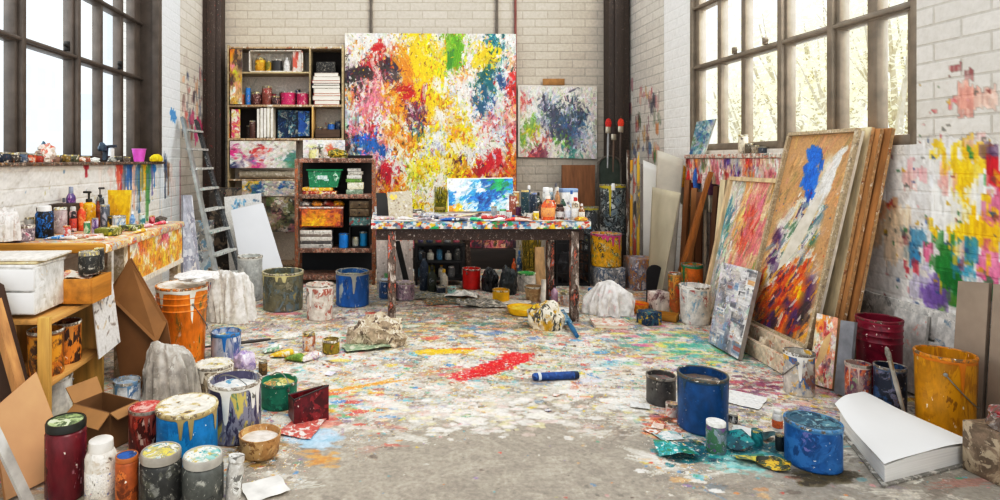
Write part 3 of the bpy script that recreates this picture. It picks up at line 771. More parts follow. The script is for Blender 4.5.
for px, py, L, c_, wd, n in ((968, 98, 24, 'dca090', 14, 8), (966, 72, 14, '9a4a4a', 7, 3), (952, 104, 12, 'd86a70', 5, 2), (985, 96, 20, 'e8c0b0', 12, 4),
        (975, 152, 30, 'e8b820', 12, 5), (962, 180, 60, 'f0c418', 16, 7), (978, 215, 60, 'f0c010', 18, 9), (990, 235, 50, 'f0bc10', 16, 6), (955, 235, 50, 'f0c820', 14, 5), (960, 262, 26, 'e8c020', 12, 3),
        (938, 150, 14, 'e8c020', 12, 3), (958, 155, 20, 'f0c828', 11, 3), (950, 205, 60, 'ece8e0', 16, 7), (985, 190, 50, 'ece8e2', 14, 4), (946, 178, 30, 'e8b0a8', 10, 3),
        (990, 150, 22, '6a4a6a', 9, 3), (992, 172, 34, 'c82030', 10, 5), (998, 190, 30, 'd83040', 10, 3), (994, 210, 34, 'd87a9a', 12, 4),
        (940, 250, 26, '3a8a3a', 10, 4), (948, 268, 40, '2a8a3a', 12, 7), (955, 285, 40, '1a7a30', 10, 5), (950, 300, 24, '6a9a38', 8, 3), (968, 255, 40, '3a90a8', 10, 5), (975, 275, 30, '4aa8c0', 9, 4),
        (930, 290, 24, '8a6ab0', 12, 5), (940, 300, 26, '7a5aa0', 11, 5), (925, 275, 30, 'c8c0d0', 10, 4), (985, 268, 34, 'e86a9a', 13, 6), (975, 285, 16, 'e8e0dc', 12, 4), (995, 262, 26, 'e890b0', 12, 4),
        (912, 240, 30, '34607a', 7, 4), (918, 255, 24, '3a88b0', 8, 4), (905, 238, 20, '7a2a38', 6, 3), (922, 240, 20, '68a0b8', 7, 3), (916, 268, 20, 'c83a4a', 5, 2), (928, 220, 14, '2a4a9a', 4, 1),
        (900, 205, 12, 'c83a28', 5, 2), (885, 212, 26, 'd8a070', 7, 3), (878, 230, 34, 'e0c098', 9, 4), (895, 225, 30, 'e8d0b0', 14, 5), (905, 178, 24, 'e0b8b0', 9, 4), (915, 170, 20, 'd8a8a8', 8, 3), (893, 250, 40, 'e6cfb4', 12, 5),
        (935, 110, 10, 'c86060', 5, 1), (942, 135, 8, 'b05050', 3, 1), (972, 135, 12, 'd8b0a8', 8, 2)):
    rst(px, py, L, c_, wd, n)
for i in range(46):
    px, py = r3.uniform(925, 1000), r3.uniform(150, 290); rst(px, py, r3.uniform(12, 34), ['f0c010', 'ece8e0', 'e8b820', 'f2e8d8', '3a9050', 'd86a90', 'e0e0e0'][r3.randint(7)], r3.uniform(3, 8), 1)
rp.dots(150, (*rwpx(1000, 60), *rwpx(860, 300)), ('8a4a40', 'c8a020', '3a5a80', 'd8a0a0', '6a6a60', '3a7a48'), .4, 1.3, .8)
for i in range(70):      # strokes tried out on the brick beside the far corner
    px, py = r3.uniform(624, 660), r3.uniform(88, 158); a = rwpx(px, py)
    rp.stroke(a[0], a[1], r3.uniform(6, 24), PI / 2 + r3.normal(0, .15), r3.uniform(3, 8), ['e0d8cc', 'c06a70', '6a7a58', '4a5a88', 'b8a8a0', 'd8a890', '8a4a58', 'e8e4dc', '5a4a48', 'c89a50'][r3.randint(10)], .75)
for px, py, c_ in ((654, 100, '3a3a48'), (652, 108, '4a4a58'), (630, 108, '8a3a68'), (632, 84, 'c8788a'), (650, 148, '3a70a0'), (655, 157, '3a8048'), (657, 128, 'c8803a'), (640, 122, '5a6a4a')):
    a = rwpx(px, py); rp.stroke(a[0], a[1], 18, PI / 2, 7, c_, .9)
def keepR(U, V):
    return holes(YN, YB, RW, RZB, 3.3)(U, V)
wr = gridobj('wall_right', rp, 1, 1, lambda U, V: (XR + 0 * U, YN + (YB - YN) * U, ZT * (1 - V)), BR_L, us=cuts(YN, YB, 640, *RW), vs=cuts(ZT, 0, 290, RZB, 3.3), keep=keepR); wr['kind'] = 'structure'
bp = Paint(500, 345, None, 23); r4 = bp.r
for i in range(60): bp.stroke(r4.uniform(20, 480), r4.uniform(120, 330), r4.uniform(6, 30), PI / 2 + r4.normal(0, .4), r4.uniform(2, 8), ['d8d0c4', 'c8c0b4', 'a89a8a', 'e0dad0'][r4.randint(4)], .4)
wb = gridobj('wall_back', bp, 400, 276, lambda U, V: (XL + (XR - XL) * U, YB + 0 * U, ZT * (1 - V)), BR_B); wb['kind'] = 'structure'

# ------------------------------------------------------------------ windows
DARKF = plain('5a5048', .5, 0, .25, 9); BROWNF = plain('85796a', .5, 0, .22, 9)
wm = MB()
def fbar(x, y0, y1, z0, z1, d=.07): wm.span((x - d / 2, y0, z0), (x + d / 2, y1, z1), .008)
for y, w_ in ((1.3, .1), (1.9, .05), (2.5, .1), (3.1, .05), (3.775, .10), (4.457, .085), (4.875, .045), (5.25, .06)): fbar(LWX, y - w_ / 2, y + w_ / 2, ZB, 3.3, .075)
for z, hh in ((ZB + .025, .05), (2.01, .045), (2.525, .045), (3.27, .06)): fbar(LWX, LW[0], LW[1], z - hh / 2, z + hh / 2, .09)
for z in (2.01, 2.525): fbar(LWX + .05, LW[0], LW[1], z - .012, z + .012, .03)
for y in (3.775, 4.457): fbar(LWX + .05, y - .022, y + .022, ZB, 3.3, .04)
wm.span((LWX - .04, 5.50, ZB), (LWX + .04, 5.70, 3.3), .006)
wm.span((LWX, 5.64, ZB), (XL + .012, 5.72, 3.3), .008)
wm.span((XL - .05, 5.62, ZB), (XL + .015, 5.66, 3.3), .004)
wm.span((LWX, 1.2, 3.28), (XL + .012, 5.7, 3.36), .006)
win1 = struct('window_1', wm, DARKF)
obj('pane', MB().span((LWX - .003, LW[0] + .02, ZB + .01), (LWX + .003, LW[1] - .02, 3.28)), glass_mat(), win1)
hm = MB()
for y in (5.16, 4.3): hm.span((LWX + .04, y - .012, 2.03), (LWX + .075, y + .012, 2.10), .004).span((LWX + .06, y - .06, 2.055), (LWX + .075, y + .01, 2.075), .003)
obj('latch', hm, DARKM, win1)
wm = MB()
for y, w_ in ((5.585, .07), (5.22, .06), (4.87, .06), (4.38, .085), (3.885, .10), (3.58, .075), (3.31, .06)): fbar(RWX, y - w_ / 2, y + w_ / 2, RZB, 3.3, .07)
for z, hh in ((RZB + .03, .06), (2.105, .055), (2.66, .05), (3.27, .06)): fbar(RWX, RW[0], RW[1], z - hh / 2, z + hh / 2, .08)
for z in (2.105, 2.66): fbar(RWX - .045, RW[0], RW[1], z - .014, z + .014, .03)
for y in (4.38, 3.885): fbar(RWX - .045, y - .025, y + .025, RZB, 3.3, .04)
wm.span((RWX, 5.61, RZB), (XR - .01, 5.65, 3.3), .004).span((RWX, RW[0] - .02, RZB), (XR - .002, RW[0] + .02, 3.3), .004)
win2 = struct('window_2', wm, BROWNF)
obj('pane', MB().span((RWX - .003, RW[0] + .02, RZB + .01), (RWX + .003, RW[1] - .02, 3.28)), glass_mat(), win2)
hm = MB()
for y in (4.95, 4.55): hm.span((RWX - .075, y - .012, 2.125), (RWX - .04, y + .012, 2.18), .004).span((RWX - .075, y - .05, 2.14), (RWX - .06, y + .01, 2.16), .003)
obj('latch', hm, BROWNF, win2)
# sills, corner steel posts, wall pipes
struct('trim_1', MB().span((LWX - .06, 1.2, 1.213), (XL + .035, 5.74, ZB), .006), splat('5a4c42', ('8a4a34', 'b8a898', '342a24', 'a87838', '4a5a62'), .45, 26))
sp_ = Paint(420, 40, 'c8b4a4', 31)
sp_.grid(['RWOSGWPWSUWLSRWPCWSLPW', 'SWRLCWSPWRSUWOLWSPWLSC', 'LCWRSWCPWSLWSCWPLSWCSW'], dict(R='b83838', W='ded6cc', O='d8803a', S='d8a898', G='7a7a58', P='c86a78', U='5a3a88', L='b8b8b8', C='d8c0a0'), 500, PI / 2, .2, 14, 5, .9, .1)
t2 = struct('trim_2', MB().span((XR - .05, 4.05, 1.04), (XR - .001, 5.64, 1.265), .004).span((XR - .07, 4.05, 1.265), (RWX + .05, 5.64, 1.30), .006).span((XR + .002, 3.2, 1.28), (RWX + .05, 4.05, 1.325), .004), splat('d8d0c4', ('8a7a6a', 'c86a50', '5a6a5a', 'e8e4dc'), .45, 18))
gridobj('painted_face', sp_, 300, 26, lambda U, V: (XR - .053 + 0 * U, 5.64 - 1.58 * U, 1.262 - .22 * V), painted(), t2)
STEELB = plain('4a3c34', .55, 0, .25, 5, (1, 1, .2))
struct('trim_3', MB().span((XL, 7.02, 0), (-1.915, YB - .001, ZT), .01).span((XL + .06, 6.99, 0), (-1.975, 7.03, ZT), .006), splat('4a3c34', ('9a8a7a', 'c83a3a', '6a5a50'), .02, 20, .55))
struct('trim_4', MB().span((2.62, 7.02, 0), (2.86, YB - .001, ZT), .01).span((2.68, 6.99, 0), (2.78, 7.03, ZT), .006), splat('4c4038', ('8a7a6a', 'c8a060'), .0, 20, .55))
for i, (px, z0, r_, c_) in enumerate(((371, 2.6, .016, '6a6258'), (497, 2.6, .016, '6a6258'), (515.5, .6, .014, '8a5048'))):
    p = W(px, 100, 7.17); struct('trim_%d' % (5 + i), MB().lathe([(0, z0), (r_, z0), (r_, ZT), (0, ZT)], 10, (p.x, 7.175, 0)), plain(c_, .5))
# dado of cracked white boards along the foot of the right wall
struct('baseboard_right', MB().span((XR - .035, 2.2, 0), (XR - .001, 3.75, .30), .004).span((XR - .022, 2.2, .31), (XR - .001, 3.75, .47), .004), splat('d0ccc6', ('8a8680', 'e4e0da', '5a5650'), .35, 9))

# ------------------------------------------------------------------ outside the windows
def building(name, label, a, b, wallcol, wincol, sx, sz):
    m, nt, bs = newmat('haze_tinted_facade'); tc = nd(nt, 'ShaderNodeTexCoord'); sp = nd(nt, 'ShaderNodeSeparateXYZ'); nt.links.new(tc.outputs['Object'], sp.inputs[0])
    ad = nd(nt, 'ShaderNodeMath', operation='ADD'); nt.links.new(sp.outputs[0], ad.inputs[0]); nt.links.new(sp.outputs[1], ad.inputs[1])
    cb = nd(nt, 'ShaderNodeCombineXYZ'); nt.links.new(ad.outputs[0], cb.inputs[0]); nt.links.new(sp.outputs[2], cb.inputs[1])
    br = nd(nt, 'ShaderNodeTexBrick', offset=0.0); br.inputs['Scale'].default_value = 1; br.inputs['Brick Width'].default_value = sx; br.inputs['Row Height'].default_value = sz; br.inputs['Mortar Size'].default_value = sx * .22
    br.inputs['Color1'].default_value = lin4(wincol); br.inputs['Color2'].default_value = lin4(wincol); br.inputs['Mortar'].default_value = lin4(wallcol)  # distance haze and outdoor glare are put into these near-white facade colours
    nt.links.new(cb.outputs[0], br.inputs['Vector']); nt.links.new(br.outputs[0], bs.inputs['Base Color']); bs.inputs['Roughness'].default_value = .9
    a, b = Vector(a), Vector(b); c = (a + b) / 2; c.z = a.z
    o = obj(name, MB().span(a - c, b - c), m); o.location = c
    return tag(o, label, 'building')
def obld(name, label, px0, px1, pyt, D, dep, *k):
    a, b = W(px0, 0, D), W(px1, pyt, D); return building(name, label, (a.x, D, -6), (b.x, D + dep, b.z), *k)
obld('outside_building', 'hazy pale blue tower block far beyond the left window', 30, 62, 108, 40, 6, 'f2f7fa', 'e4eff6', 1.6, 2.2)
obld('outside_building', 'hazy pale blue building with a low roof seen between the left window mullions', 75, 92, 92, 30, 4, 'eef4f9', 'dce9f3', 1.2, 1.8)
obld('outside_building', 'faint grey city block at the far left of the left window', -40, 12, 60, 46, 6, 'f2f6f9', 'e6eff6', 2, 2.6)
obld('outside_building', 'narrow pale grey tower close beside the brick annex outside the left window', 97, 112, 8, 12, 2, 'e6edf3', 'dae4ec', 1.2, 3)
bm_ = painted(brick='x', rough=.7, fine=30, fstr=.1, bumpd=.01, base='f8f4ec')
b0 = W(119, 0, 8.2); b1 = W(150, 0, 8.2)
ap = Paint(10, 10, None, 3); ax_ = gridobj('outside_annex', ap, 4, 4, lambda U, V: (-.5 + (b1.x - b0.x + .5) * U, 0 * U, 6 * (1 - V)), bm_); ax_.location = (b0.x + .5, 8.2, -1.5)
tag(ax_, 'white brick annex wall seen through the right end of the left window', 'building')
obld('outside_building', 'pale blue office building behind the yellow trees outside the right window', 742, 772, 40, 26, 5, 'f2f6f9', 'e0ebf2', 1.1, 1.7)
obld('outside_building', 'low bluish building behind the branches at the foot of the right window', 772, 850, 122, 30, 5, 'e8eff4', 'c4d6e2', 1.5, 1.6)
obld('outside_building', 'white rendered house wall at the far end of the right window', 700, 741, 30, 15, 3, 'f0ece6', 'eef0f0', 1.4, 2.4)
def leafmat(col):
    m, nt, b = newmat('glowing_leaf'); tl = nd(nt, 'ShaderNodeBsdfTranslucent'); mx = nd(nt, 'ShaderNodeMixShader'); mx.inputs[0].default_value = .5
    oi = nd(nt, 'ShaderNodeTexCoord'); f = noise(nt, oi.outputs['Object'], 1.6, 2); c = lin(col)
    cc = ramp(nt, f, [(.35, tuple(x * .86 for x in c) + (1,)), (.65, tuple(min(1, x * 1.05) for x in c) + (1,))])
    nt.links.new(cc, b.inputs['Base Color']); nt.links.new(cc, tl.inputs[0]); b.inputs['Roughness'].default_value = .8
    b.inputs['Emission Strength'].default_value = .3; nt.links.new(cc, b.inputs['Emission Color'])  # faint glow added to the pale leaves to imitate overexposed daylight
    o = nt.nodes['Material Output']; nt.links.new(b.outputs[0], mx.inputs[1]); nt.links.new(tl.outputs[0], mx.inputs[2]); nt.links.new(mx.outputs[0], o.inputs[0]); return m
def tree(px, py, D, R, seed, label, lcol, n, base_px):
    r = random.Random(seed); c = W(px, py, D); base = Vector((W(base_px, 0, D).x, D, -3))
    t = thing('outside_tree', label, 'tree', base, 0, 'trees beyond the right window')
    tb = MB(); tips = []; cc = c - base
    fork = Vector((cc.x * .4, cc.y * .4, cc.z * .62)); tb.tube([(0, 0, 0), fork * .5, fork], [.16, .13, .1], 8)
    for k in range(11):
        d = Vector((r.uniform(-1, 1), r.uniform(-.6, .6), r.uniform(-.15, 1))).normalized() * R * r.uniform(.6, 1)
        e = cc + d * .9; m_ = fork.lerp(e, .5) + Vector((r.uniform(-.3, .3), 0, r.uniform(-.2, .3)))
        tb.tube([fork, m_, e], [.07, .045, .012], 6); tips += [m_, e, m_.lerp(e, .5), fork.lerp(m_, .6)]
        for _ in range(3):
            e2 = m_.lerp(e, r.random()) + Vector((r.uniform(-.7, .7), r.uniform(-.4, .4), r.uniform(-.3, .8))) * R * .35
            tb.tube([m_.lerp(e, r.random() * .6), e2], [.025, .006], 5); tips += [e2, e2]
    obj('trunk', tb, plain('c8beac', .8), t)
    vs = []; fs = []
    for k in range(n):
        p = tips[r.randrange(len(tips))] + Vector((r.gauss(0, .30), r.gauss(0, .30), r.gauss(0, .26))) * R * .62
        a = Vector((r.uniform(-1, 1), r.uniform(-1, 1), r.uniform(-1, 1))).normalized(); b = a.orthogonal().normalized(); s = r.uniform(.035, .085) * D / 11
        i = len(vs); vs += [p - a * s, p + b * s * .5, p + a * s, p - b * s * .5]; fs.append((i, i + 1, i + 2, i + 3))
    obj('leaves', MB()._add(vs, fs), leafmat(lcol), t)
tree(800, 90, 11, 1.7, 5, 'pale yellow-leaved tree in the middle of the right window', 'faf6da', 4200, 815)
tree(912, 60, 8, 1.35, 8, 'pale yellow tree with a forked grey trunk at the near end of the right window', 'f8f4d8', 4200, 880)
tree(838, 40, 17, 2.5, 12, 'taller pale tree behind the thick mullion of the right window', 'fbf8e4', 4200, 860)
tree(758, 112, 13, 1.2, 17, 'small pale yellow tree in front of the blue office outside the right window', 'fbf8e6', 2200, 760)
# ------------------------------------------------------------------ paintings
PAL = dict(W='ebe4d7', Y='f2c414', O='e08a22', R='c22a2a', P='d88088', K='4a3a3c', G='78a828', B='2a5a90', T='2a6e72', U='6e3c52', L='c2c8cc', M='8a2a38', S='e6a080', N='2468b8', H='c8c838', C='c8a070', Z='1a4880')
SMALLC = ('f0ece2', '2a2a30', 'c22a2a', 'f2c414', '2a5a90', 'e08a22', '3a7a58')
cv = painted(fine=70, fstr=.2, rough=.42, bumpd=.006)
P1 = Paint(520, 660, None, 41)
ROWS = ['WWWWWWYYYWGGWWTWW', 'WOWRSOWYYYGGWYYTW', 'WWRRKOOYYYGGWYYWS', 'KKRKKKOYYYGOWYTTW', 'KKPPUOOOYYWSWTTLR', 'WKPPOORRYYLWWTLWR', 'OPPPOOMRYOYWSLBWR', 'LPPPOOUUOYWYWBLLS', 'LWPWYOUUOWOYLSPLS',
        'PPRWOOWTYLOYYWPLP', 'KNNPSOOYWWYOYWWLR', 'KNPNWOOYLLYHWWWWO', 'WTPWWWWYYYYUWWRRO', 'WKOURWHYYHYYOYRRO', 'WKUOROHHWWYYRMMOO', 'KMMOOOWWWWOHYYYRM', 'KMMOOHYYWHHKYYORM', 'UMROOHYYHHHYYORRM', 'UKPMUPKSORPKSUPKM', 'KPSPUKPSUMPKRSPKU', 'KPMKPLUPKSRPMKPSK']
P1.grid(ROWS, PAL, 4200, PI / 2, .35, 40, 9, .9, .08)
P1.grid(ROWS, PAL, 3600, PI / 2, .7, 18, 5, 1.0, .12, fill=False)
for i in range(420): P1.stroke(P1.r.uniform(0, 520), P1.r.uniform(0, 600), P1.r.uniform(14, 50), PI / 2 + P1.r.normal(0, .5), P1.r.uniform(5, 14), ['efe9de', 'e8e0d4', 'ddd4c8', 'f2ece2'][i % 4], P1.r.uniform(.4, .85), .6)
for x, y, L, c_ in ((215, 90, 150, 'f6c80c'), (240, 120, 150, 'f4c414'), (200, 60, 90, 'f2c010'), (225, 180, 90, 'f2c010'), (265, 230, 90, 'f2c61a'), (330, 65, 100, '7ab028'), (345, 75, 90, '68a020'), (320, 90, 80, '4a9030'), (170, 80, 110, 'e89a20'), (185, 110, 100, 'e08a20'), (420, 70, 60, 'eac020'), (400, 95, 60, 'eac82a')):
    for _ in range(4): P1.stroke(x + P1.r.normal(0, 7), y + P1.r.normal(0, 10), L * .8, PI / 2 + P1.r.normal(0, .12) - (.5 if x < 195 and x > 160 else 0) + (.5 if x > 390 else 0), 13, c_, .92, .4, 12)
for x, y, L, c_, an in ((95, 45, 36, 'c01c20', 0), (175, 178, 60, 'b01818', .1), (190, 190, 50, 'c02020', 0), (415, 125, 70, '1f5f62', 2.2), (440, 150, 80, '24707a', 1.0), (425, 185, 80, '27607a', 1.2), (405, 215, 70, '34607a', .8), (470, 150, 60, '2a5a88', 1.3), (70, 340, 50, '1c60a8', 1.5), (85, 350, 44, '2a70b8', 1.4), (110, 360, 40, '1f5aa0', 1.6), (125, 420, 60, 'd02038', 1.5), (132, 440, 60, 'c81838', 1.7), (420, 405, 60, 'c81c30', 1.4), (440, 400, 50, 'd02838', 1.7), (405, 420, 50, 'b01828', 1.4), (460, 380, 50, 'cc2830', 1.5), (55, 110, 50, '3a2e30', .2), (70, 130, 50, '40322e', 1.0), (130, 110, 50, '463c3a', .9), (150, 130, 44, '5a4a48', .6), (455, 22, 34, '1f7f90', 1.4)):
    for _ in range(3): P1.stroke(x + P1.r.normal(0, 6), y + P1.r.normal(0, 6), L, an + P1.r.normal(0, .25), 15, c_, .9, .5, 10)
for x, y in ((275, 165), (360, 170), (350, 365), (290, 430), (260, 500), (60, 30), (290, 260)):
    for _ in range(4): P1.stroke(x + P1.r.normal(0, 12), y + P1.r.normal(0, 14), 50, PI / 2 + P1.r.normal(0, .3), 14, 'efe9de', .85, .5)
P1.grid(ROWS, PAL, 1800, PI / 2, .9, 10, 2.8, 1.3, .14, fill=False)
P1.dots(500, (0, 0, 520, 640), [h2(c) for c in SMALLC], .8, 2.2)
for i in range(500): P1.stroke(P1.r.uniform(0, 520), P1.r.uniform(0, 600), P1.r.uniform(4, 16), PI / 2 + P1.r.normal(0, .8), P1.r.uniform(1.5, 3.5), ['efe9de', '3a3034', '2a4a6a', 'f0c41a', 'efe9de', 'c83028'][i % 6], .85, .6)
D1 = 7.08
qpanel('large_painting', 'huge square abstract painting, yellow in the middle, against the back wall behind the table', 'painting',
       [W(345, 33, D1), W(516, 34, D1), (W(516, 0, 7.0).x, 7.0, .222), (W(345, 0, 7.0).x, 7.0, .222)], .04, cv, plain('6a3a34', .6), P1, (330, 420))
P2 = Paint(220, 210, None, 42)
P2.grid(['WWWWWWWW', 'RWKLWKWW', 'SWLKKLKW', 'WGLKBKBW', 'GHWKKBLW', 'GWRWGULW', 'WRMWWTWW'], dict(PAL, W='e4ddd2', K='5a6070', B='5a7898', R='d0706a', S='e8c0b0', G='8ab058', T='5aa898', L='c0c8d0', U='7a6a88', M='8a4a58'), 1300, PI / 2, .5, 24, 6, .8, .06)
P2.dots(150, (60, 20, 190, 190), [h2(c) for c in ('404858', '5a7898', 'e4ddd2', '8ab058')], .7, 2)
P2.a[:, :5, :3] = h2('ded6ca'); P2.a[:4, :, :3] = h2('ded6ca')
qpanel('hanging_canvas', 'pale abstract canvas with grey-blue strokes hanging on the back wall right of the huge painting', 'painting', [W(518, 85, 7.17), W(597, 86, 7.17), W(597, 159, 7.17), W(518, 157, 7.17)], .008, cv, plain('cfc8bc', .7), P2, (180, 170), backname='backing')
o = obj('hanging_cardboard', MB().span((-.13, -.004, 0), (.13, .004, .075), .002), plain('a47c4c', .8)); o.location = (W(554, 0, 7.15).x, 7.165, W(0, 85, 7.165).z); tag(o, 'small strip of brown cardboard stuck above the pale canvas on the back wall', 'cardboard')
P3 = Paint(260, 130, None, 43)
P3.grid(['WWLLNBGGN', 'WWWNWBNGN', 'NWLNZNBBL', 'NLNNZZNLW', 'OYWLNNWLW'], dict(PAL, W='eef2f4', L='a8cce0', B='1c5a9a', G='1aa05a', N='2a84c4', Z='14488a'), 700, -.5, .35, 26, 9, .8, .07)
for x, y, c_ in ((190, 30, '18a85a'), (205, 40, '2ab868'), (180, 38, '109848'), (225, 26, '148a60')): P3.stroke(x, y, 36, -.6, 14, c_, .95)
P3.a[:3, :, :3] = h2('e8e4da'); P3.a[:, :3, :3] = h2('e8e4da')
qpanel('blue_painting', 'small blue and white canvas with a green patch standing on the painting table', 'painting', [W(447, 178.5, 5.32), W(513, 177.5, 5.32), W(513, 211, 5.22), W(448, 211.5, 5.22)], .025, cv, plain('ddd6ca', .6), P3, (200, 100))
boxthing('low_chest', 'long dark low chest under the huge painting behind the table', 'chest', .55, 7.0, 0, (1.9, .24, .22), wood('2e2622', .7, 0))
# big leaning canvas on its ledge and its neighbours at the right
P4 = Paint(200, 430, None, 44)
ROW4 = ['CCCCCCCC', 'CCCCCCCC', 'CCCCCWCC', 'CCCCCWCC', 'CCCCWLCC', 'CCCWWLCC', 'CCWLWTCC', 'CWLGWLCC', 'CUWLWGCC', 'CULWLOCC', 'CULWOOLC', 'CLUOROUC', 'CWOROYUC', 'COROURKC', 'CROKOUKC', 'CKUKOKCC']
P4.grid(ROW4, dict(PAL, C='c8a072', W='e8e2d6', L='ccc8c0', U='58346a', K='4a3c40', O='e07830', R='cc4a30', G='5a8a68', T='6a90a0'), 260, -1.1, .2, 34, 8, .5, .05)
for i in range(70):
    v = i / 70; P4.stroke(92 + P4.r.normal(0, 15 * (1 - .55 * v)) + 8 * v, 34 + v * 100, 26, PI / 2 + P4.r.normal(0, .5), 12, ['1f78d8', '2a80dc', '1a68c4'][i % 3], .97)
for i in range(14): P4.stroke(104 - i * .8 + P4.r.normal(0, 3), 128 + i * 4, 20, PI / 2, 7, ['2a5ab0', '3a3a98', '2a6ac0'][i % 3], .85)
for i in range(46): P4.stroke(166 - i * .95 + P4.r.normal(0, 5), 40 + i * 2.7, 30, -1.1 + P4.r.normal(0, .2), 10, ['efece6', 'e4e0d8', 'f2f0ea', 'd8d4cc'][i % 4], .92)
for i in range(240):
    y = P4.r.uniform(150, 415); sp = 30 + 50 * min(1, (y - 150) / 160); x = 100 - (y - 150) * .06 + P4.r.normal(0, sp * .62)
    if x < 8 or x > 186: continue
    P4.stroke(x, y, P4.r.uniform(16, 44), -1.1 + P4.r.normal(0, .2), P4.r.uniform(4, 9), (['efe9de', '5a3a6a', 'c8c4bc', '6a8a78', 'e8e2d4', '8aa0a8', 'e8c890'] if y < 275 else ['e06a20', 'e8902a', 'c83a24', '4a3040', 'e8b038', '5a3a70', 'e0d8c8'])[P4.r.randint(7)], .92)
P4.dots(160, (10, 120, 180, 420), [h2(c) for c in SMALLC], .6, 1.8)
TL, TR, BR, BL = Vector((2.765, 4.08, 1.42)), Vector((2.735, 3.45, 1.42)), Vector((2.45, 3.46, .165)), Vector((2.47, 4.09, .165))
def behind(q, dx, dz=0): return [p + Vector((dx, 0, dz)) for p in q]
qpanel('leaning_painting', 'tall kraft-coloured canvas with a blue blob and orange streaks leaning on the right', 'painting', [TL, TR, BR, BL], .022, cv, plain('d8cfc0', .6, 0, .15), P4, (130, 280), frame=.022, framemat=splat('b8a688', ('8a7a68', 'd8ccb8', '6a5a4c'), .3, 30))
lm = thing('canvas_rack', 'low whitewashed wooden ledge carrying the kraft canvas with the blue blob', 'rack', (2.38, 3.75, 0))
whw = splat('d8c8b0', ('b08a5a', 'e8e0d4', 'c87a5a', '8a6a4a'), .3, 12)
obj('ledge', MB().bar((.01, -.33, .122), (.065, .46, .122), .035, .09), whw, lm); obj('lower_board', MB().bar((-.06, -.33, .055), (-.01, .5, .055), .03, .10), whw, lm)
for y in (-.3, .02, .4): obj('leg', MB().bar((-.03, y, .0), (.01, y, .13), .06, .03), whw, lm)
bd = [wood('a87848'), wood('b88a5a'), wood('8a6038'), wood('d4c4a4')]
for i, (y0, y1, xb, xt, zt, m_, lb) in enumerate((
        (3.98, 3.45, 2.52, 2.80, 1.44, bd[3], 'pale wooden panel leaning directly behind the kraft canvas with the blue blob'),
        (3.86, 3.42, 2.548, 2.826, 1.43, bd[1], 'brown wooden board leaning second behind the kraft canvas'),
        (3.70, 3.38, 2.585, 2.857, 1.43, bd[0], 'rearmost brown plank-like board leaning under the right window'))):
    qpanel('leaning_board', lb, 'board', [(xt, y0, zt), (xt, y1, zt), (xb, y1, .02), (xb, y0, .02)], .018, m_, splat('b8946a', ('e8e0d0', '8a5a3a', 'c86a40'), .2, 20), facename='face', backname='edge')
P5 = Paint(150, 220, None, 45)
P5.grid(['WLOSPCO', 'LWOPPSC', 'BWSRPSO', 'TLOPRPS', 'WCORPSC', 'BWSPSCG', 'LCOSCCO', 'LWCCSGC', 'WLSCCCC', 'CWLCSCC'], dict(PAL, C='dcc09a', P='e08888', O='e4b070', L='cccac2', W='e8e0d0', B='5a90a4', T='6aa4a8', G='98a058', S='ecc0a0', R='d8604a'), 900, -1.25, .3, 30, 6, .8, .07)
qpanel('leaning_painting', 'pinkish abstract canvas in a pale wooden frame leaning behind the kraft canvas', 'painting', [(2.765, 4.78, 1.10), (2.755, 4.14, 1.10), (2.52, 4.14, .02), (2.53, 4.78, .02)], .03, cv, wood('d8c4a4'), P5, (110, 160), frame=.03, framemat=wood('d4bc98'))
P6 = Paint(120, 150, None, 46)
P6.grid(['WLWWLW', 'LKLWKL', 'LWLWLW', 'LLBKLW'], dict(PAL, W='d4d0cc', K='6a6c72', L='a8a6aa', B='7a90a8'), 160, .2, .7, 18, 8, .9, .06)
for i in range(34):
    x, y = P6.r.uniform(8, 112), P6.r.uniform(10, 142); w_, h_ = P6.r.uniform(14, 40), P6.r.uniform(8, 22); P6.stroke(x, y, w_, P6.r.normal(0, .08), h_, ['dcd8d4', 'e4e0dc', '5c5e64', '8a8c94', 'c8c4c0', '7a92a8', 'b8b0a8', 'd0ccc8'][i % 8], .9, .08)
    if i % 2: P6.stroke(x, y, w_ * .7, 0, h_ * .35, ['c89050', '5a7898', '3a3c40', 'e8e4de', 'b05a48'][i % 5], .9, .1)
for i in range(120): P6.stroke(P6.r.uniform(0, 120), P6.r.uniform(0, 150), P6.r.uniform(3, 12), P6.r.uniform(0, 3), P6.r.uniform(1, 3), ['efe9de', '3a3c40', 'c89858', '6a88b0', '8a7aa0', 'f0ece4'][i % 6], .85)
q = [W(722, 262, 4.32), W(758, 271, 3.98), W(738, 352, 3.72), W(708, 341, 4.08)]; q[2].z = q[3].z = .015
qpanel('mixed_media_panel', 'grey collage panel with box-like patches leaning at the left foot of the canvas rack', 'painting', q, .03, cv, plain('9a948c', .7), P6, (90, 110))
P7 = Paint(60, 160, None, 47); P7.grid(['WOWS', 'ORWS', 'WSRW', 'CWOW', 'WRCS', 'SWUW', 'CSRW', 'WCWS'], dict(PAL, W='d8cfc0', C='c4a480'), 220, PI / 2, .4, 18, 6, .8, .07)
q = [W(817, 313, 3.42), W(838, 318, 3.32), W(832, 394, 3.24), W(808, 385, 3.34)]; q[2].z = q[3].z = .012
qpanel('painted_board', 'narrow paint-streaked board leaning beside the white spattered can at the right', 'board', q, .016, cv, plain('c8a878', .7), P7, (50, 120))
q = [W(841, 320, 3.225), W(855, 322, 3.145), W(848, 397, 3.12), W(834, 396, 3.20)]; q[2].z = q[3].z = .012
qpanel('grey_board', 'plain grey board leaning next to the magenta bucket', 'board', q, .014, plain('86868a', .7), plain('7a7a7c', .7), facename='face', backname='edge')

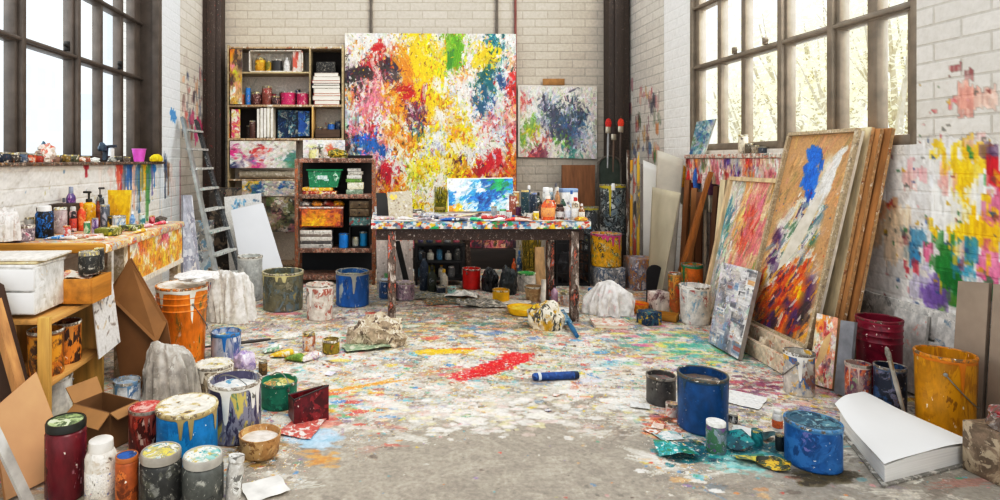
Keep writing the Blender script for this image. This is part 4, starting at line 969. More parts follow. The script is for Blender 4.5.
def hsheet(name, label, px0, px1, py0, py1, D, rows, pal, seed, n=220, ang=0, t=.008, cat='paper', dy=0):
    p = Paint(max(30, (px1 - px0) * 2), max(24, (py1 - py0) * 2), None, seed); p.grid(rows, dict(PAL, **pal), n, ang, .6, 12, 4.5, .8, .07)
    return qpanel(name, label, cat, [W(px0, py0, D), W(px1, py0, D), W(px1, py1, D - dy), W(px0, py1, D - dy)], t, cv, plain('d8d0c4', .8), p, (70, 50), facename='painted_face', backname='sheet')
# ------------------------------------------------------------------ bookcase on the back wall
DF, DB = 6.88, 7.17
def bx_(px): return (px - CX) * DF / F
def bz(py): return EYE - (py - HY) * DF / F
pw = wood('a89878', .65, 0); bc = thing('bookcase', 'tall paint-splashed bookcase against the back wall left of the huge painting', 'bookcase', (bx_(287), (DF + DB) / 2, 0))
ox, oy = bc.location.x, bc.location.y
def L_(a, b): return (Vector(a) - Vector((ox, oy, 0)), Vector(b) - Vector((ox, oy, 0)))
X0, X1 = bx_(229), bx_(341.5)
bpnt = Paint(240, 300, 'd6ccc0', 51); 
for x, y, L, c_, wd in ((70, 70, 30, '7a3a20', 18), (80, 78, 26, '8a4a28', 16), (150, 72, 30, 'd8483a', 14), (165, 82, 26, 'e05a40', 14), (140, 84, 30, 'e8a090', 14), (30, 82, 30, '2a80c0', 10), (175, 60, 20, 'c87a70', 10), (100, 60, 30, 'e6ded4', 22), (40, 60, 40, 'dcd4c8', 20)):
    for _ in range(3): bpnt.stroke(x + bpnt.r.normal(0, 5), y + bpnt.r.normal(0, 4), L, bpnt.r.uniform(0, 3), wd, c_, .85, .6)
bpnt.dots(160, (0, 0, 240, 300), [h2(c) for c in ('8a4a38', 'e8e0d4', 'c86a60', '6a5a50')], .6, 2)
gridobj('back_panel', bpnt, 160, 180, lambda U, V: (X0 - ox + (X1 - X0) * U, DB - oy - .012 + 0 * U, 2.55 - 2.53 * V), cv, bc)
sidep = Paint(40, 260, 'c0a070', 52); sidep.grid(['OUCY', 'YUUC', 'PCOU', 'YHUC', 'UCYC', 'CSHU', 'WCPY', 'OPWC'], dict(PAL, U='5a4038', C='b89868'), 300, PI / 2, .4, 26, 7, .9, .1)
a, b = L_((X0 - .02, DF, 0), (X0, DB, 2.57)); sp1 = obj('side_panel', MB().span(a, b, .003), pw, bc)
gridobj('painted_face', sidep, 20, 120, lambda U, V: (X0 - ox + .001 + 0 * U, DF - oy + (DB - DF) * (U), 2.55 - 1.05 * V), cv, sp1)
a, b = L_((X1, DF, 0), (X1 + .02, DB, 2.57)); obj('side_panel', MB().span(a, b, .003), pw, bc)
for z, t_ in ((2.55, .022), (1.885, .026), (1.50, .026), (1.03, .02), (.72, .02), (.06, .03)):
    a, b = L_((X0, DF, z - t_), (X1, DB - .015, z)); obj('shelf', MB().span(a, b, .003), splat('b8a080', ('e0d8cc', '8a6a48', 'c86a50'), .4, 18), bc)
XM = bx_(309); a, b = L_((X0, DF, 2.262 - .02), (XM, DB - .015, 2.262)); obj('shelf', MB().span(a, b, .003), pw, bc)
a, b = L_((XM, DF, 1.885), (XM + .018, DB - .015, 2.53)); obj('divider', MB().span(a, b, .002), pw, bc)
a, b = L_((XM + .03, DF, 1.50), (XM + .05, DB - .015, 1.862)); obj('divider', MB().span(a, b, .002), wood('c8a468'), bc)
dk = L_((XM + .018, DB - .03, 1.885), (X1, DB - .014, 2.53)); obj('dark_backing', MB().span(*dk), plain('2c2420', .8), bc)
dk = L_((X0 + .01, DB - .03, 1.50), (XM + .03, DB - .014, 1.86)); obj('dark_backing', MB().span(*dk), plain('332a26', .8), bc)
# open white box in the top compartment
t = thing('open_box', 'open-fronted white box standing on its side on the top shelf of the bookcase', 'box', (bx_(275.5), 6.99, 2.264))
hx = .31; m = MB()
for s in (-1, 1): m.box((s * (hx - .006), 0, .125), (.012, .18, .25))
m.box((0, 0, .244), (2 * hx, .18, .012)); m.box((0, 0, .006), (2 * hx, .18, .012)); m.box((0, .085, .125), (2 * hx, .012, .25)); obj('body', m, splat('ddd6ca', ('c89878', 'e8e2d8', 'b06048'), .25, 10), t)

bz0 = 2.277
jar(bx_(258.5), 6.99, bz0, .062, .16, 'tall yellow jar in the open white box on the bookcase', splat('c8941c', ('e8c040', '6a6a20', '8a5a18'), .4, 14))
jar(bx_(267), 6.965, bz0, .034, .12, 'small olive jar beside the yellow jar in the open white box', splat('7a7420', ('c8a030', '4a4a1c'), .4, 14))
can(bx_(275), 6.98, bz0, .06, .135, 'dark grey pot in the middle of the open white box', plain('3c3a3a', .4), '2a2826', drip=0, handle=False)
bottle(bx_(285.5), 6.98, bz0, .04, .165, 'white plastic jug right of the dark pot in the open white box', splat('d8d6d2', ('b0aca8', 'f0ece8', '6a6a6a'), .3, 20), 'dcdad6', 'jug')
o = obj('picture_card', MB().span((-.05, -.006, 0), (.05, .006, .225)), splat('e0d8ce', ('c85038', 'b84028', 'd88a70'), .5, 7, drip=.5)); o.location = (bx_(296.5), 6.93, bz0); tag(o, 'white card with a red blotch at the right end of the open white box', 'card')
# clutter of small jars in the middle compartment
JL = [(241, 'a85a2c', 'rust-brown jar at the far left of the cluttered bookcase shelf', 9, 12), (248, '2a78b8', 'slim blue bottle among the jars on the bookcase shelf', 6, 18), (256, '5a2c28', 'dark brown round pot on the cluttered bookcase shelf', 12, 13), (267, '8a4a3c', 'brown-red tin with an orange top on the cluttered bookcase shelf', 11, 19),
      (276, '4a3438', 'squat dark tin just left of the magenta pots', 9, 9), (287, 'c02a68', 'larger magenta pot in the middle of the cluttered bookcase shelf', 17, 13), (303, 'b82860', 'smaller magenta pot near the divider of the bookcase shelf', 14, 12)]
for px, c_, lb, w_, h_ in JL:
    (sjar if w_ < 14 else fcan)(px, 105, w_ * .9, h_, lb, splat(c_, ('e0a090', '3a2a2a', 'f0d0c8', c_, 'c83a4a'), .3, 20), z0=1.887, D=6.90, **({'handle': False, 'drip': 4, 'name': 'paint_pot', 'cat': 'pot', 'paint': 'd85a80'} if w_ >= 14 else {}))
for px, yb, c_, lb, r_, h_ in ((253, 90, 'c04a38', 'brick-red jar in the second row at the left of the bookcase shelf', .05, .17), (271, 92, 'b83a50', 'raspberry jar in the second row between the orange and maroon jars', .04, .15), (262, 88, 'd8703a', 'orange jar in the second row of the cluttered bookcase shelf', .05, .19), (281, 90, '7a3038', 'maroon jar in the second row behind the magenta pots', .055, .17), (295, 86, '3a4878', 'indigo jar peeking out between the two magenta pots', .04, .2)):
    jar(bx_(px), 7.06, 1.887, r_ * .72, h_, lb, splat(c_, ('e8d8cc', '3a2a2a', c_), .3, 20))
hsheet('hanging_sheet', 'yellow and brown painted cloth hanging down the left end of the upper bookcase', 230, 242, 49, 104, 6.86, ['OUC', 'YUU', 'PCU', 'YHC', 'UCY', 'CSC', 'WCC', 'CYW'], dict(U='5a4038', C='b89868', Y='c8a030'), 64, 120, PI / 2)
# stack of flat books and portfolios in the right compartment
z = 1.887; BK = [('b02a48', .05, .34, 'crimson tin-like portfolio at the bottom of the bookcase stack'), ('e2d4cc', .05, .37, 'thick white ream of paper above the crimson portfolio in the bookcase'), ('c84a3c', .028, .36, 'red book low in the bookcase stack'), ('d8d4d0', .055, .35, 'white portfolio with blue smears in the bookcase stack'), ('2a2c34', .035, .38, 'black folder in the middle of the bookcase stack'), ('6a7888', .022, .36, 'grey-blue folder above the black folder in the bookcase stack'), ('a83238', .03, .38, 'dark red book near the top of the bookcase stack'), ('dcd4cc', .045, .36, 'white sketchbook near the top of the bookcase stack'), ('d8c8c0', .04, .32, 'topmost pale book of the bookcase stack')]
for i, (c_, h_, w_, lb) in enumerate(BK):
    book('portfolio', lb, 'book', bx_(326.3) + rnd.uniform(-.008, .008), 7.0, z, (w_ * .86, .24, h_), splat(c_, ('e8e0d8', '3a3a44', 'c04038'), .18, 14), rnd.uniform(-.02, .02)); z += h_ + .001
boxthing('black_box', 'black box with pale lettering-like scratches on top of the bookcase stack', 'box', bx_(325.5), 7.0, z, (.22, .2, .13), splat('26231f', ('8a8478', '3a3630'), .25, 40))
# lower compartments
z = 1.502
o = obj('painted_paper', MB().span((-.05, -.004, 0), (.05, .004, .33)), splat('d8cc98', ('e8c820', 'd03070', 'e8e0d0', 'c8a820'), .6, 9)); o.location = (bx_(235.5), 6.90, z); tag(o, 'narrow yellow and pink painted sheet at the left end of the lower bookcase shelf', 'paper')
for k, (px, c_, lb) in enumerate(((247, '3a2c28', 'dark brown jar in the shadow of the lower bookcase shelf'), (252, '5a3a30', 'brown jar beside the white folders on the lower bookcase shelf'))): jar(bx_(px), 7.0 - k * .09, z, .035, .15 + .05 * k, lb, splat(c_, ('8a6a58',), .2, 14))
for k in range(5):
    px = 258 + k * 3.4; t_ = thing('folder', ['leftmost grey-white upright folder', 'second upright folder, streaked white,', 'middle upright white folder', 'fourth upright folder, yellowish white,', 'rightmost upright ivory folder'][k] + ' on the lower bookcase shelf', 'folder', (bx_(px), 6.99, z), 0, 'upright white folders on the lower bookcase shelf')
    obj('cover', MB().box((0, 0, .17 + .004 * k), (.032, .2, .335 + .008 * (k % 2)), 0, .003), splat(['c4beb6', 'dcd8d2', 'e4e0da', 'd4ccb8', 'd8d0c0'][k], ('5a504a', 'e8e4de', 'a89a8c'), .35, 14, drip=.25), t_); obj('pages', MB().box((0, -.003, .17), (.024, .199, .33)), plain('e8e2d6'), t_)
for k, (px, w_, c_, lb) in enumerate(((282, .16, '1c3a66', 'dark blue canvas at the left of the three blue canvases in the bookcase'), (294, .17, '1a2c48', 'navy canvas in the middle of the three blue canvases in the bookcase'), (303, .13, '2458a0', 'bright blue canvas at the right of the three blue canvases in the bookcase'))):
    t_ = thing('small_canvas', lb, 'canvas', (bx_(px), 7.06 - .05 * k, z)); obj('canvas', MB().box((0, -.008, .17), (w_, .004, .33 - .02 * k)), splat(c_, ('3a7ac0', '101a28', '5a8a98', 'c8c8b8', c_), .45, 9), t_); obj('stretcher_frame', MB().box((0, .004, .17), (w_, .018, .33 - .02 * k)), pw, t_)
traything('crate', 'shallow brown crate in the right cubby of the lower bookcase shelf', 'crate', bx_(327.5), 6.99, z, (.28, .2, .10), wood('5a4638', .7, 0))
for px, zz, r_, h_, c_, lb in ((318.5, .01, .026, .12, '6a6060', 'grey jar in the brown crate'), (323.5, .01, .03, .115, '7a4a3a', 'rusty jar in the brown crate'), (330, .01, .042, .17, '2a6ab0', 'bright blue pot in the brown crate'), (335.5, .01, .034, .2, '1a3458', 'navy jar at the right end of the brown crate')):
    jar(bx_(px), 6.98, z + zz, r_, h_, lb + ' on the lower bookcase shelf', splat(c_, ('a8b0b8', '1a2030', c_), .25, 18))
# painted sheets hung across the lower bookcase
hsheet('hanging_sheet', 'white sheet with magenta and red smears pinned across the lower bookcase', 230, 296, 141, 168, 6.86, ['WWWWWWWL', 'PWWRRWWL', 'PWRSWWLT', 'WWUWSWTT', 'BWSPWWWG'], dict(P='d0408a', W='e0d8d0', R='d04a48', L='c8c0b4', T='5a9080', G='5a8a6a', S='dcb0a8', U='8a6a98', B='4a4a78'), 61)
hsheet('hanging_sheet', 'rough sheet with blue and yellow dabs low on the bookcase above the white panel', 242, 296, 181, 196, 6.84, ['WYBWLWBW', 'YBBWLBLW', 'WTBLWWLC'], dict(W='d4ccc2', B='3a6a98', L='b8b4ae', Y='d8b040', T='4a7a80', C='c0a890'), 62)
hsheet('hanging_sheet', 'dark mottled canvas hanging below the dabbed sheet beside the metal rack', 266, 297, 197, 232, 6.83, ['GWCK', 'KCWG', 'CPKC', 'WCGK', 'CKWP'], dict(G='6a7048', C='a8987c', K='4a4038', W='d0c6b8', P='a06a70'), 63)
p = W(265, 176, 6.80); t = thing('paper_roll', 'long beige paper roll lying across the lower bookcase', 'paper roll', (p.x, 6.94, 1.084)); ml = Matrix.Rotation(PI / 2, 4, 'Y')
obj('roll', MB().lathe([(0, -.32), (.022, -.32), (.045, -.315), (.05, 0), (.047, .315), (.022, .32), (0, .318)], 18, M=ml), splat('a89c88', ('d8d0c4', '6a5a48'), .3, 12), t); obj('core', MB().lathe([(.018, -.33), (.021, -.33), (.021, .33), (.018, .33)], 12, M=ml), plain('b89868'), t)
# ------------------------------------------------------------------ metal rack
RF, RB = 6.02, 6.36
def rx(px): return (px - CX) * RF / F
def rzz(py): return EYE - (py - HY) * RF / F
rust = splat('8a5a40', ('c8702e', '5a3a2c', 'a89a88', '7a4a34'), .45, 30); rk = thing('metal_rack', 'rusty paint-crusted metal rack left of the painting table', 'rack', (rx(335), (RF + RB) / 2, 0))
rox, roy = rk.location.x, rk.location.y; hw = (rx(374) - rx(297)) / 2; hd = (RB - RF) / 2
SZ = [rzz(159), rzz(195), rzz(249), rzz(276)]
for sx in (-1, 1):
    for sy in (-1, 1): obj('post', MB().box((sx * hw, sy * hd, SZ[0] / 2), (.035, .035, SZ[0]), 0, .004), rust, rk)
for z_ in SZ: obj('shelf', MB().box((0, 0, z_ - .012), (2 * hw, 2 * hd, .024), 0, .003).box((0, -hd + .004, z_ - .015), (2 * hw, .012, .045), 0, .002), splat('6a4a3c', ('b89890', 'b8704a', 'b8aca0', '4a342c', 'a8803a'), .45, 30), rk)
obj('back_panel', MB().box((0, hd - .01, .8), (2 * hw - .03, .006, 1.0)), plain('241e1c', .7), rk); obj('back_panel', MB().box((0, hd - .03, .22), (2 * hw - .03, .006, .26)), plain('1a2026', .6), rk)
ym = (RF + RB) / 2
hsheet('painted_board', 'white panel with red and blue dabs standing on top of the metal rack', 303, 345, 140, 158.2, 6.25, ['WWWWWWW', 'WYKWRSW', 'WWKWROW', 'LWKLWWW'], dict(W='e6e0da', R='d86a48', S='a0b0d0', O='e0a070', K='5a5a50', L='d0c8be', Y='e0e0a0'), 64, 150)
can(rx(312), ym - .02, SZ[0], .05, .11, 'blue-capped pot in front of the white panel on top of the metal rack', splat('d8d090', ('f0ece0', '5a5a4a'), .4, 14), '2458b0', True, False, drip=0)
crumple('painted_rag', 'olive and gold paint-soaked rag hanging on the top corner of the metal rack', rx(337), RF + .09, SZ[0] + .012, (.2, .12, .09), splat('8a7a30', ('d8b838', '4a5a3a', 'd8d0c0'), .5, 14), 3, .35)
m = MB().slab([(-.17, 0, .17), (.17, 0, .17), (.13, -.02, 0), (-.15, -.02, 0)], .24, Vector((0, 1, 0)))
t = thing('storage_bin', 'green plastic bin on the upper shelf of the metal rack', 'bin', (rx(324), RF + .05, SZ[1] + .075)); obj('body', m, splat('177a50', ('0e5a3c', '3aa070', 'c8d8c8', '105038'), .3, 14), t); obj('rim', MB().box((0, .12, .175), (.37, .27, .015), 0, .004), plain('1a8a58'), t); obj('label', MB().box((-.02, -.016, .1), (.1, .004, .04)).box((.02, -.013, .075), (.05, .003, .02)), splat('a8c8c0', ('e8ece8', '3a7a68'), .4, 40), t)
for i, (px, w_, h_, c_, z_, lb) in enumerate(((319, .34, .035, 'a83a38', 0, 'pinkish red slab under the yellow trays on the upper rack shelf'), (317, .31, .038, 'e0a818', .036, 'yellow paint-caked tray under the green bin on the metal rack'))):
    boxthing('paint_tray', lb, 'tray', rx(px), ym - .01, SZ[1] + z_ + .001, (w_, .26, h_), splat(c_, ('f0d860', 'e8e0d0', 'c8701c', c_), .45, 18), 0, None, None, .01)
for i, (h_, c_, lb) in enumerate(((.05, '8aa08a', 'grey-green tin lid box at the bottom of the white stack on the rack'), (.07, 'e6e2c8', 'cream plastic case in the white stack on the rack'), (.035, '6a9a3a', 'grass-green flat tin in the white stack on the rack'), (.04, 'd8d6ce', 'white box above the green tin on the rack'), (.035, 'c8c4ba', 'grey-white box near the top of the white stack on the rack'), (.03, 'dcd8d0', 'topmost thin white box of the white stack on the rack'))):
    boxthing('flat_box', lb, 'box', rx(354) + .01 * math.sin(i * 2), ym, SZ[1] + .001 + sum((.05, .07, .035, .04, .035, .03)[:i]) + i * .001, (.17 - .006 * i, .2, h_), splat(c_, ('f0ece4', '5a5a50', 'a8b090'), .3, 24), .05 * math.sin(i * 3), None, None, .006)
t = thing('paint_crate', 'orange paint-covered wooden crate on the middle rack shelf', 'crate', (rx(321), ym - .03, SZ[2] + .215)); 
obj('body', MB().box((0, 0, .1), (.44, .26, .2), 0, .006), splat('6a3028', ('c86a28', '8a4a38'), .4, 14), t)
pc_ = Paint(90, 44, None, 66); pc_.grid(['SOOOOOR', 'OOYOOSO', 'OYYYOOO', 'YYYYOOR'], dict(O='d8862a', Y='ecaa1c', S='c86a40', R='a84a30'), 260, .3, .9, 12, 5, .8, .08); gridobj('front_panel', pc_, 80, 40, lambda U, V: (-.195 + .39 * U, -.133 + 0 * U, .18 - .165 * V), cv, t)
obj('rim', MB().box((0, -.125, .2), (.45, .02, .016)), splat('d8d0c8', ('c86a50', '6a4a40'), .4, 40), t)
for k, (px, c_, lb) in enumerate(((305, '9a9490', 'grey crumpled rag at the left on the orange crate'), (316, 'd8902a', 'orange paint lump on the orange crate'), (328, 'a84a38', 'red-brown rag in the middle of the orange crate top'), (338, 'e0a020', 'yellow-orange lump at the right on the orange crate'))):
    crumple('painted_rag', lb, 'rag', rx(px), ym - .06, SZ[2] + .425, (.12, .13, .055), splat(c_, ('e8e0d4', c_, '5a4a44'), .4, 16), 10 + k, .3, 1.8, 3)
for k, (h_, c_, lb) in enumerate(((.045, 'b8b4ae', 'thick grey-white stretched canvas at the bottom of the stack on the middle rack shelf'), (.03, '5a5654', 'dark thin board in the canvas stack on the middle rack shelf'), (.04, 'd0cac2', 'off-white canvas third in the stack on the middle rack shelf'), (.025, '8a7e74', 'brown-grey board fourth in the stack on the middle rack shelf'), (.04, 'd8d2ca', 'topmost white canvas of the stack under the orange crate'))):
    boxthing('flat_canvas', lb, 'canvas', rx(315.5), ym - .02, SZ[2] + .001 + (0, .046, .077, .118, .144)[k], (.32, .25, h_), splat(c_, ('6a605a', 'e8e2da', 'a89a8e'), .3, 16), 0, None, None, .004)
can(rx(343.3), RF + .10, SZ[2] + .001, .052, .14, 'bright blue pot with a dripping rim on the middle rack shelf', plain('2484cc', .35), '2a8cd4', False, False, drip=5, dripcol='3a98d8', rimcol='2a84c8', name='paint_pot', cat='pot')
t = thing('black_crate', 'black open crate under the drawer unit on the rack', 'crate', (rx(359.3), ym, SZ[2] + .001)); m = MB()
for s in (-1, 1): m.box((s * .1, 0, .115), (.012, .24, .23))
m.box((0, 0, .224), (.212, .24, .012)).box((0, 0, .006), (.212, .24, .012)).box((0, .114, .115), (.212, .012, .23)); obj('body', m, plain('1c1a1a', .5), t)
jar(rx(354.5), RF + .14, SZ[2] + .014, .035, .09, 'grey-white small jar inside the black crate on the rack', splat('b8b4a0', ('5a5a48',), .4, 20)); can(rx(363), RF + .15, SZ[2] + .014, .04, .14, 'turquoise tin inside the black crate on the rack', plain('1f8ab8', .4), '2a98c4', True, False, drip=0)
boxthing('teal_box', 'flat box smeared teal and red between the black crate and the drawer unit', 'box', rx(359.3), ym, SZ[2] + .232, (.21, .25, .085), splat('5a7a78', ('c8c8c0', '3a8a88', 'b03a38', '2a3a38'), .5, 18))
t = thing('drawer_unit', 'small dark brown two-drawer cabinet on the metal rack', 'cabinet', (rx(359.3), ym - .01, SZ[2] + .319)); obj('body', MB().box((0, 0, .083), (.21, .26, .166), 0, .004), wood('4a3a2a', .6, 0), t)
for k in (0, 1): d_ = obj('drawer', MB().box((0, -.137, .044 + k * .079), (.19, .014, .072), 0, .003), splat('5e4c36', ('7a6a50', '3a2e22'), .35, 20), t); obj('knob', MB().lathe([(0, 0), (.01, 0), (.008, .014), (0, .016)], 10, (0, -.144, .044 + k * .079), Matrix.Rotation(PI / 2, 4, 'X')), DARKM, d_)
# ------------------------------------------------------------------ painting table
TZ = .78; T0, T1 = 4.60, 5.40
tx0, tx1 = (371 - CX) * T0 / F, (591 - CX) * T0 / F
tb = thing('painting_table', 'long dark wooden table with a paint-crusted top in front of the huge painting', 'table', ((tx0 + tx1) / 2, (T0 + T1) / 2, 0))
tw_ = (tx1 - tx0); td = T1 - T0
pt = Paint(440, 200, 'd8d4cc', 71); pt.dots(1200, (0, 0, 440, 200), [h2(c) for c in ('e8e4dc', 'c83a30', '2a62a8', 'e8b820', '3a8a60', '6a6a70', 'f0ece2', 'd08070', '70a0c0', '2a2a30')], 1, 6)
for i in range(500): pt.stroke(pt.r.uniform(0, 440), pt.r.uniform(0, 200), pt.r.uniform(8, 40), pt.r.normal(0, .4), pt.r.uniform(3, 9), [h2(c) for c in ('e8e4dc', 'd0d0d8', 'c83a30', '2a62a8', 'd8b868', '8a8a90', 'f0ece2', 'a8c0c8')][pt.r.randint(8)], .85)
top = obj('tabletop', MB().box((0, 0, TZ - .031), (tw_, td, .058), 0, .006), splat('c0b4ac', ('e8e4dc', '2a62a8', 'c83a30', 'e8b820', '3a8a60', '6ab0c8', '40342c'), .75, 22, .4), tb)
gridobj('painted_face', pt, 200, 90, lambda U, V: (-tw_ / 2 + tw_ * U, td / 2 - td * V, TZ + .0005 + 0 * U), painted(fine=60, bumpd=.01), top)
ped = Paint(440, 12, 'c8c4bc', 72)
for i in range(700): ped.blob(ped.r.uniform(0, 440), ped.r.uniform(0, 12), ped.r.uniform(1, 4), ['e8e4dc', '2a62a8', 'c82a24', 'e8b820', '2aa060', '70b0c8', 'f0ece2', '4a5a78', 'd86a3a', 'd8d4d0', '8a9aa8'][ped.r.randint(11)], .9, .4, 1.8)
gridobj('painted_edge', ped, 300, 8, lambda U, V: (-tw_ / 2 + tw_ * U, -td / 2 - .001 + 0 * U, TZ - .002 - .056 * V), painted(fine=80, bumpd=.01), top)
dkw = splat('3e2a20', ('c8beb4', '6a4a38', '2a1c16'), .12, 30, .45)
obj('apron', MB().box((0, -td / 2 + .05, TZ - .105), (tw_ - .08, .022, .088)).box((0, td / 2 - .05, TZ - .105), (tw_ - .08, .022, .088)).box((-tw_ / 2 + .05, 0, TZ - .105), (.022, td - .1, .088)).box((tw_ / 2 - .05, 0, TZ - .105), (.022, td - .1, .088)), dkw, tb)
LEGX = ((392 - CX) * T0 / F, (576.5 - CX) * T0 / F)
legm = splat('6a5a50', ('c8c0b8', '8a7a70', '3a2c24', 'c86a50', '8ab0c0'), .55, 18, .5, .5)
for lx in LEGX:
    for ly in (-td / 2 + .06, td / 2 - .06):
        l_ = obj('leg', MB().box((lx - tb.location.x, ly, TZ / 2 - .04), (.062, .06, TZ - .08), 0, .006), legm, tb)
stick((W(468, 0, 6.1).x + .02, 6.28, .01), (W(468, 0, 6.0).x, 6.32, .72), .07, .06, 'dark square wooden post standing behind the bright red can under the table', splat('3a2a22', ('8a7a70', '5a3a30'), .25, 18), 'post', 'post')
def td_(py): return F * (EYE - TZ) / (py - HY)
def tpos(px, pyb): D = td_(pyb); return (px - CX) * D / F, D
def tj(px, pyb, w, hp, lb, c_, cols=None, kind='jar', **k):
    body = splat(c_, cols or ('e8e4dc', c_, '3a3a40', 'c8a040'), .35, 20)
    return {'jar': sjar, 'bottle': sbottle, 'can': fcan}[kind](px, pyb, w, hp, lb, body, z0=TZ, D=td_(pyb), **k)
# bottles and jars at the right end of the table
for px, pb, w, h, lb, c_, kind, k in (
    (513, 216.5, 8, 22, 'terracotta-brown jar beside the small blue canvas on the table', 'a05a48', 'jar', {}),
    (519, 217.5, 6.5, 12, 'short purple jar in front of the teal jar on the table', '5a1a4a', 'jar', {}),
    (525, 218.5, 8, 28, 'tall teal-black jar with a tan top on the table', '1e4048', 'jar', dict(lid='c8b078')),
    (533.5, 217, 7.5, 24, 'dark blue-grey jar right of the tall teal jar on the table', '2c3c4e', 'jar', dict(lid='7a8ab0')),
    (538.5, 214.5, 6, 22, 'dark green slim bottle behind the orange jug on the table', '2a3a34', 'bottle', dict(cap='2a2a2a')),
    (546, 213.5, 8, 26, 'white squeeze bottle rising behind the orange jug on the table', 'd8d6d0', 'bottle', dict(cap='f0eee8', shape='squat')),
    (548, 220.5, 15, 24, 'orange plastic jug with a blue mark on the table', 'd8622c', 'bottle', dict(cap='e0d0c0', shape='jug', sq=(1, .7), labelcol='e8a060')),
    (557.5, 214, 5.5, 27, 'slim tan bottle just right of the orange jug on the table', 'b88a60', 'bottle', dict(cap='d8d0c0')),
    (560, 219.5, 8.5, 15, 'brown jar with a white label in front of the white carton on the table', '5a4038', 'bottle', dict(cap='3a2a24', shape='squat', labelcol='e0dcd8')),
    (568, 220, 6.5, 18, 'white bottle with a dark blue print near the right end of the table', 'e0dedc', 'bottle', dict(cap='8a8a90', labelcol='d8dce4')),
    (575.5, 220.5, 8, 23, 'clear varnish bottle with a red cap at the right end of the table', 'd0c4b0', 'bottle', dict(cap='b83028', shape='spray', labelcol='e8e4dc')),
    (573, 216, 5, 22, 'grey bottle with a white cap at the rear right corner of the table', '8a9098', 'bottle', dict(cap='e8e4e0')),
    (556, 213.3, 6, 30, 'pale grey bottle with a dark neck behind the printed bottle on the table', 'c0bcb8', 'bottle', dict(cap='5a5a60')),
    (531, 220, 9, 6, 'low white dish-like pot in front of the blue-grey jar on the table', 'd8d0cc', 'can', dict(handle=False, drip=3, name='paint_pot', cat='pot')),
    (503, 217.5, 7, 8, 'small green-lidded pot in front of the small blue canvas on the table', 'd0d8d4', 'jar', dict(lid='2aa060')),
    (494, 215.5, 6, 9, 'small grey pot at the foot of the small blue canvas on the table', 'a0a4a8', 'jar', {}),
    (516, 213.5, 6, 22, 'ochre jar behind the terracotta jar on the table', 'a8803c', 'jar', dict(lid='d8d0c0')),
    (529, 213.6, 6.5, 28, 'slate bottle with a white cap behind the dark blue-grey jar on the table', '48586a', 'bottle', dict(cap='e8e4e0')),
    (541, 218.5, 6.5, 17, 'small brown bottle left of the orange jug on the table', '6a4430', 'bottle', dict(cap='2a2a2a')),
    (551.5, 213, 6, 25, 'pale blue squeeze bottle behind the right side of the orange jug', 'a8bcc8', 'bottle', dict(cap='e8e8e4', shape='squat')),
    (563, 217.2, 6, 21, 'green bottle with a white label between the brown jar and the carton', '3a5a48', 'bottle', dict(cap='e0dcd4', labelcol='e4e0d8')),
    (571.5, 217.5, 6, 27, 'tall white bottle with a blue cap right of the carton on the table', 'dcdad6', 'bottle', dict(cap='3a6aa8', labelcol='c8d4e0')),
    (580.5, 220.8, 6, 17, 'amber bottle at the very right end of the table', '8a5a20', 'bottle', dict(cap='e8e4e0', labelcol='e0d8c8')),
    (509, 219.6, 6, 9, 'small red-lidded pot at the right foot of the small blue canvas', 'c8c4c0', 'jar', dict(lid='b83030')),
    (536, 220.6, 6, 9, 'little yellow pot in front of the dark green slim bottle on the table', 'd8b030', 'jar', dict(lid='e8e0d0')),
    ): tj(px, pb, w, h, lb, c_, None, kind, **k)
x, y = tpos(568, 212.6); boxthing('carton', 'tall white carton with a blue lid edge among the bottles on the table', 'carton', x, y, TZ + .001, (.14, .10, .215), splat('e0dfdc', ('f0f0ee', 'b8c0c8'), .3, 8), .15, plain('8aa0c0'))
# left part of the table
x, y = tpos(400, 217); q = [W(387, 192, 4.95), W(412, 191, 4.95), W(413, 219, 4.80), W(389, 220, 4.80)]; q[2].z = q[3].z = TZ + .002
pb_ = Paint(60, 70, 'b0a490', 73); pb_.dots(70, (0, 0, 60, 70), ('c8b060', '8a8074', 'd8d0c4', '7a6a5a'), .8, 3); pb_.blob(14, 14, 8, 'e8c040', .9)
for i in range(80): pb_.stroke(pb_.r.uniform(0, 60), pb_.r.uniform(0, 70), 20, 1.0, 3, ['a89c88', 'b8ac98', '988c7c'][i % 3], .6)
qpanel('palette_board', 'grey-beige wooden board with a yellow spot leaning at the left of the table', 'board', q, .012, cv, wood('a08868'), pb_, (50, 60), facename='face', backname='edge')
x, y = tpos(398, 214.3); crumple('paint_lump', 'orange and yellow paint-clogged sponge block behind the grey-beige board on the table', x, y, TZ, (.22, .12, .20), splat('e8882a', ('ecc040', 'd84a28', 'e8a850', 'c83a20'), .5, 14), 5, .16, 1.5)
q = [W(376, 193, 5.15), W(386, 193, 5.15), W(392, 219, 5.05), W(377, 219, 5.05)]; q[2].z = q[3].z = TZ + .002
qpanel('black_board', 'narrow black board leaning left of the grey-beige board on the table', 'board', q, .012, plain('24201e', .6), plain('2c2824', .6), facename='face', backname='edge')
# whisk of straw bristles standing in a pot
x, y = tpos(440, 213.5); t = thing('straw_brush', 'yellow-green straw whisk standing upright beside the small blue canvas on the table', 'brush', (x, y, TZ)); m = MB()
for i in range(150):
    a = rnd.uniform(0, 6.28); r_ = rnd.uniform(0, .05); b_ = Vector((r_ * math.cos(a), r_ * math.sin(a) * .5, .01)); h_ = rnd.uniform(.15, .23)
    m.bar(b_, b_ + Vector((rnd.gauss(.012, .02), rnd.gauss(0, .012), h_)), .003, .002)
o = obj('bristles', m, splat('7a7a20', ('c8b830', '4a5018', 'a89828'), .5, 30), t); obj('binding', MB().lathe([(.052, .03), (.055, .035), (.055, .055), (.052, .06)], 16, sq=(1, .6)), plain('8a7a3a'), t)
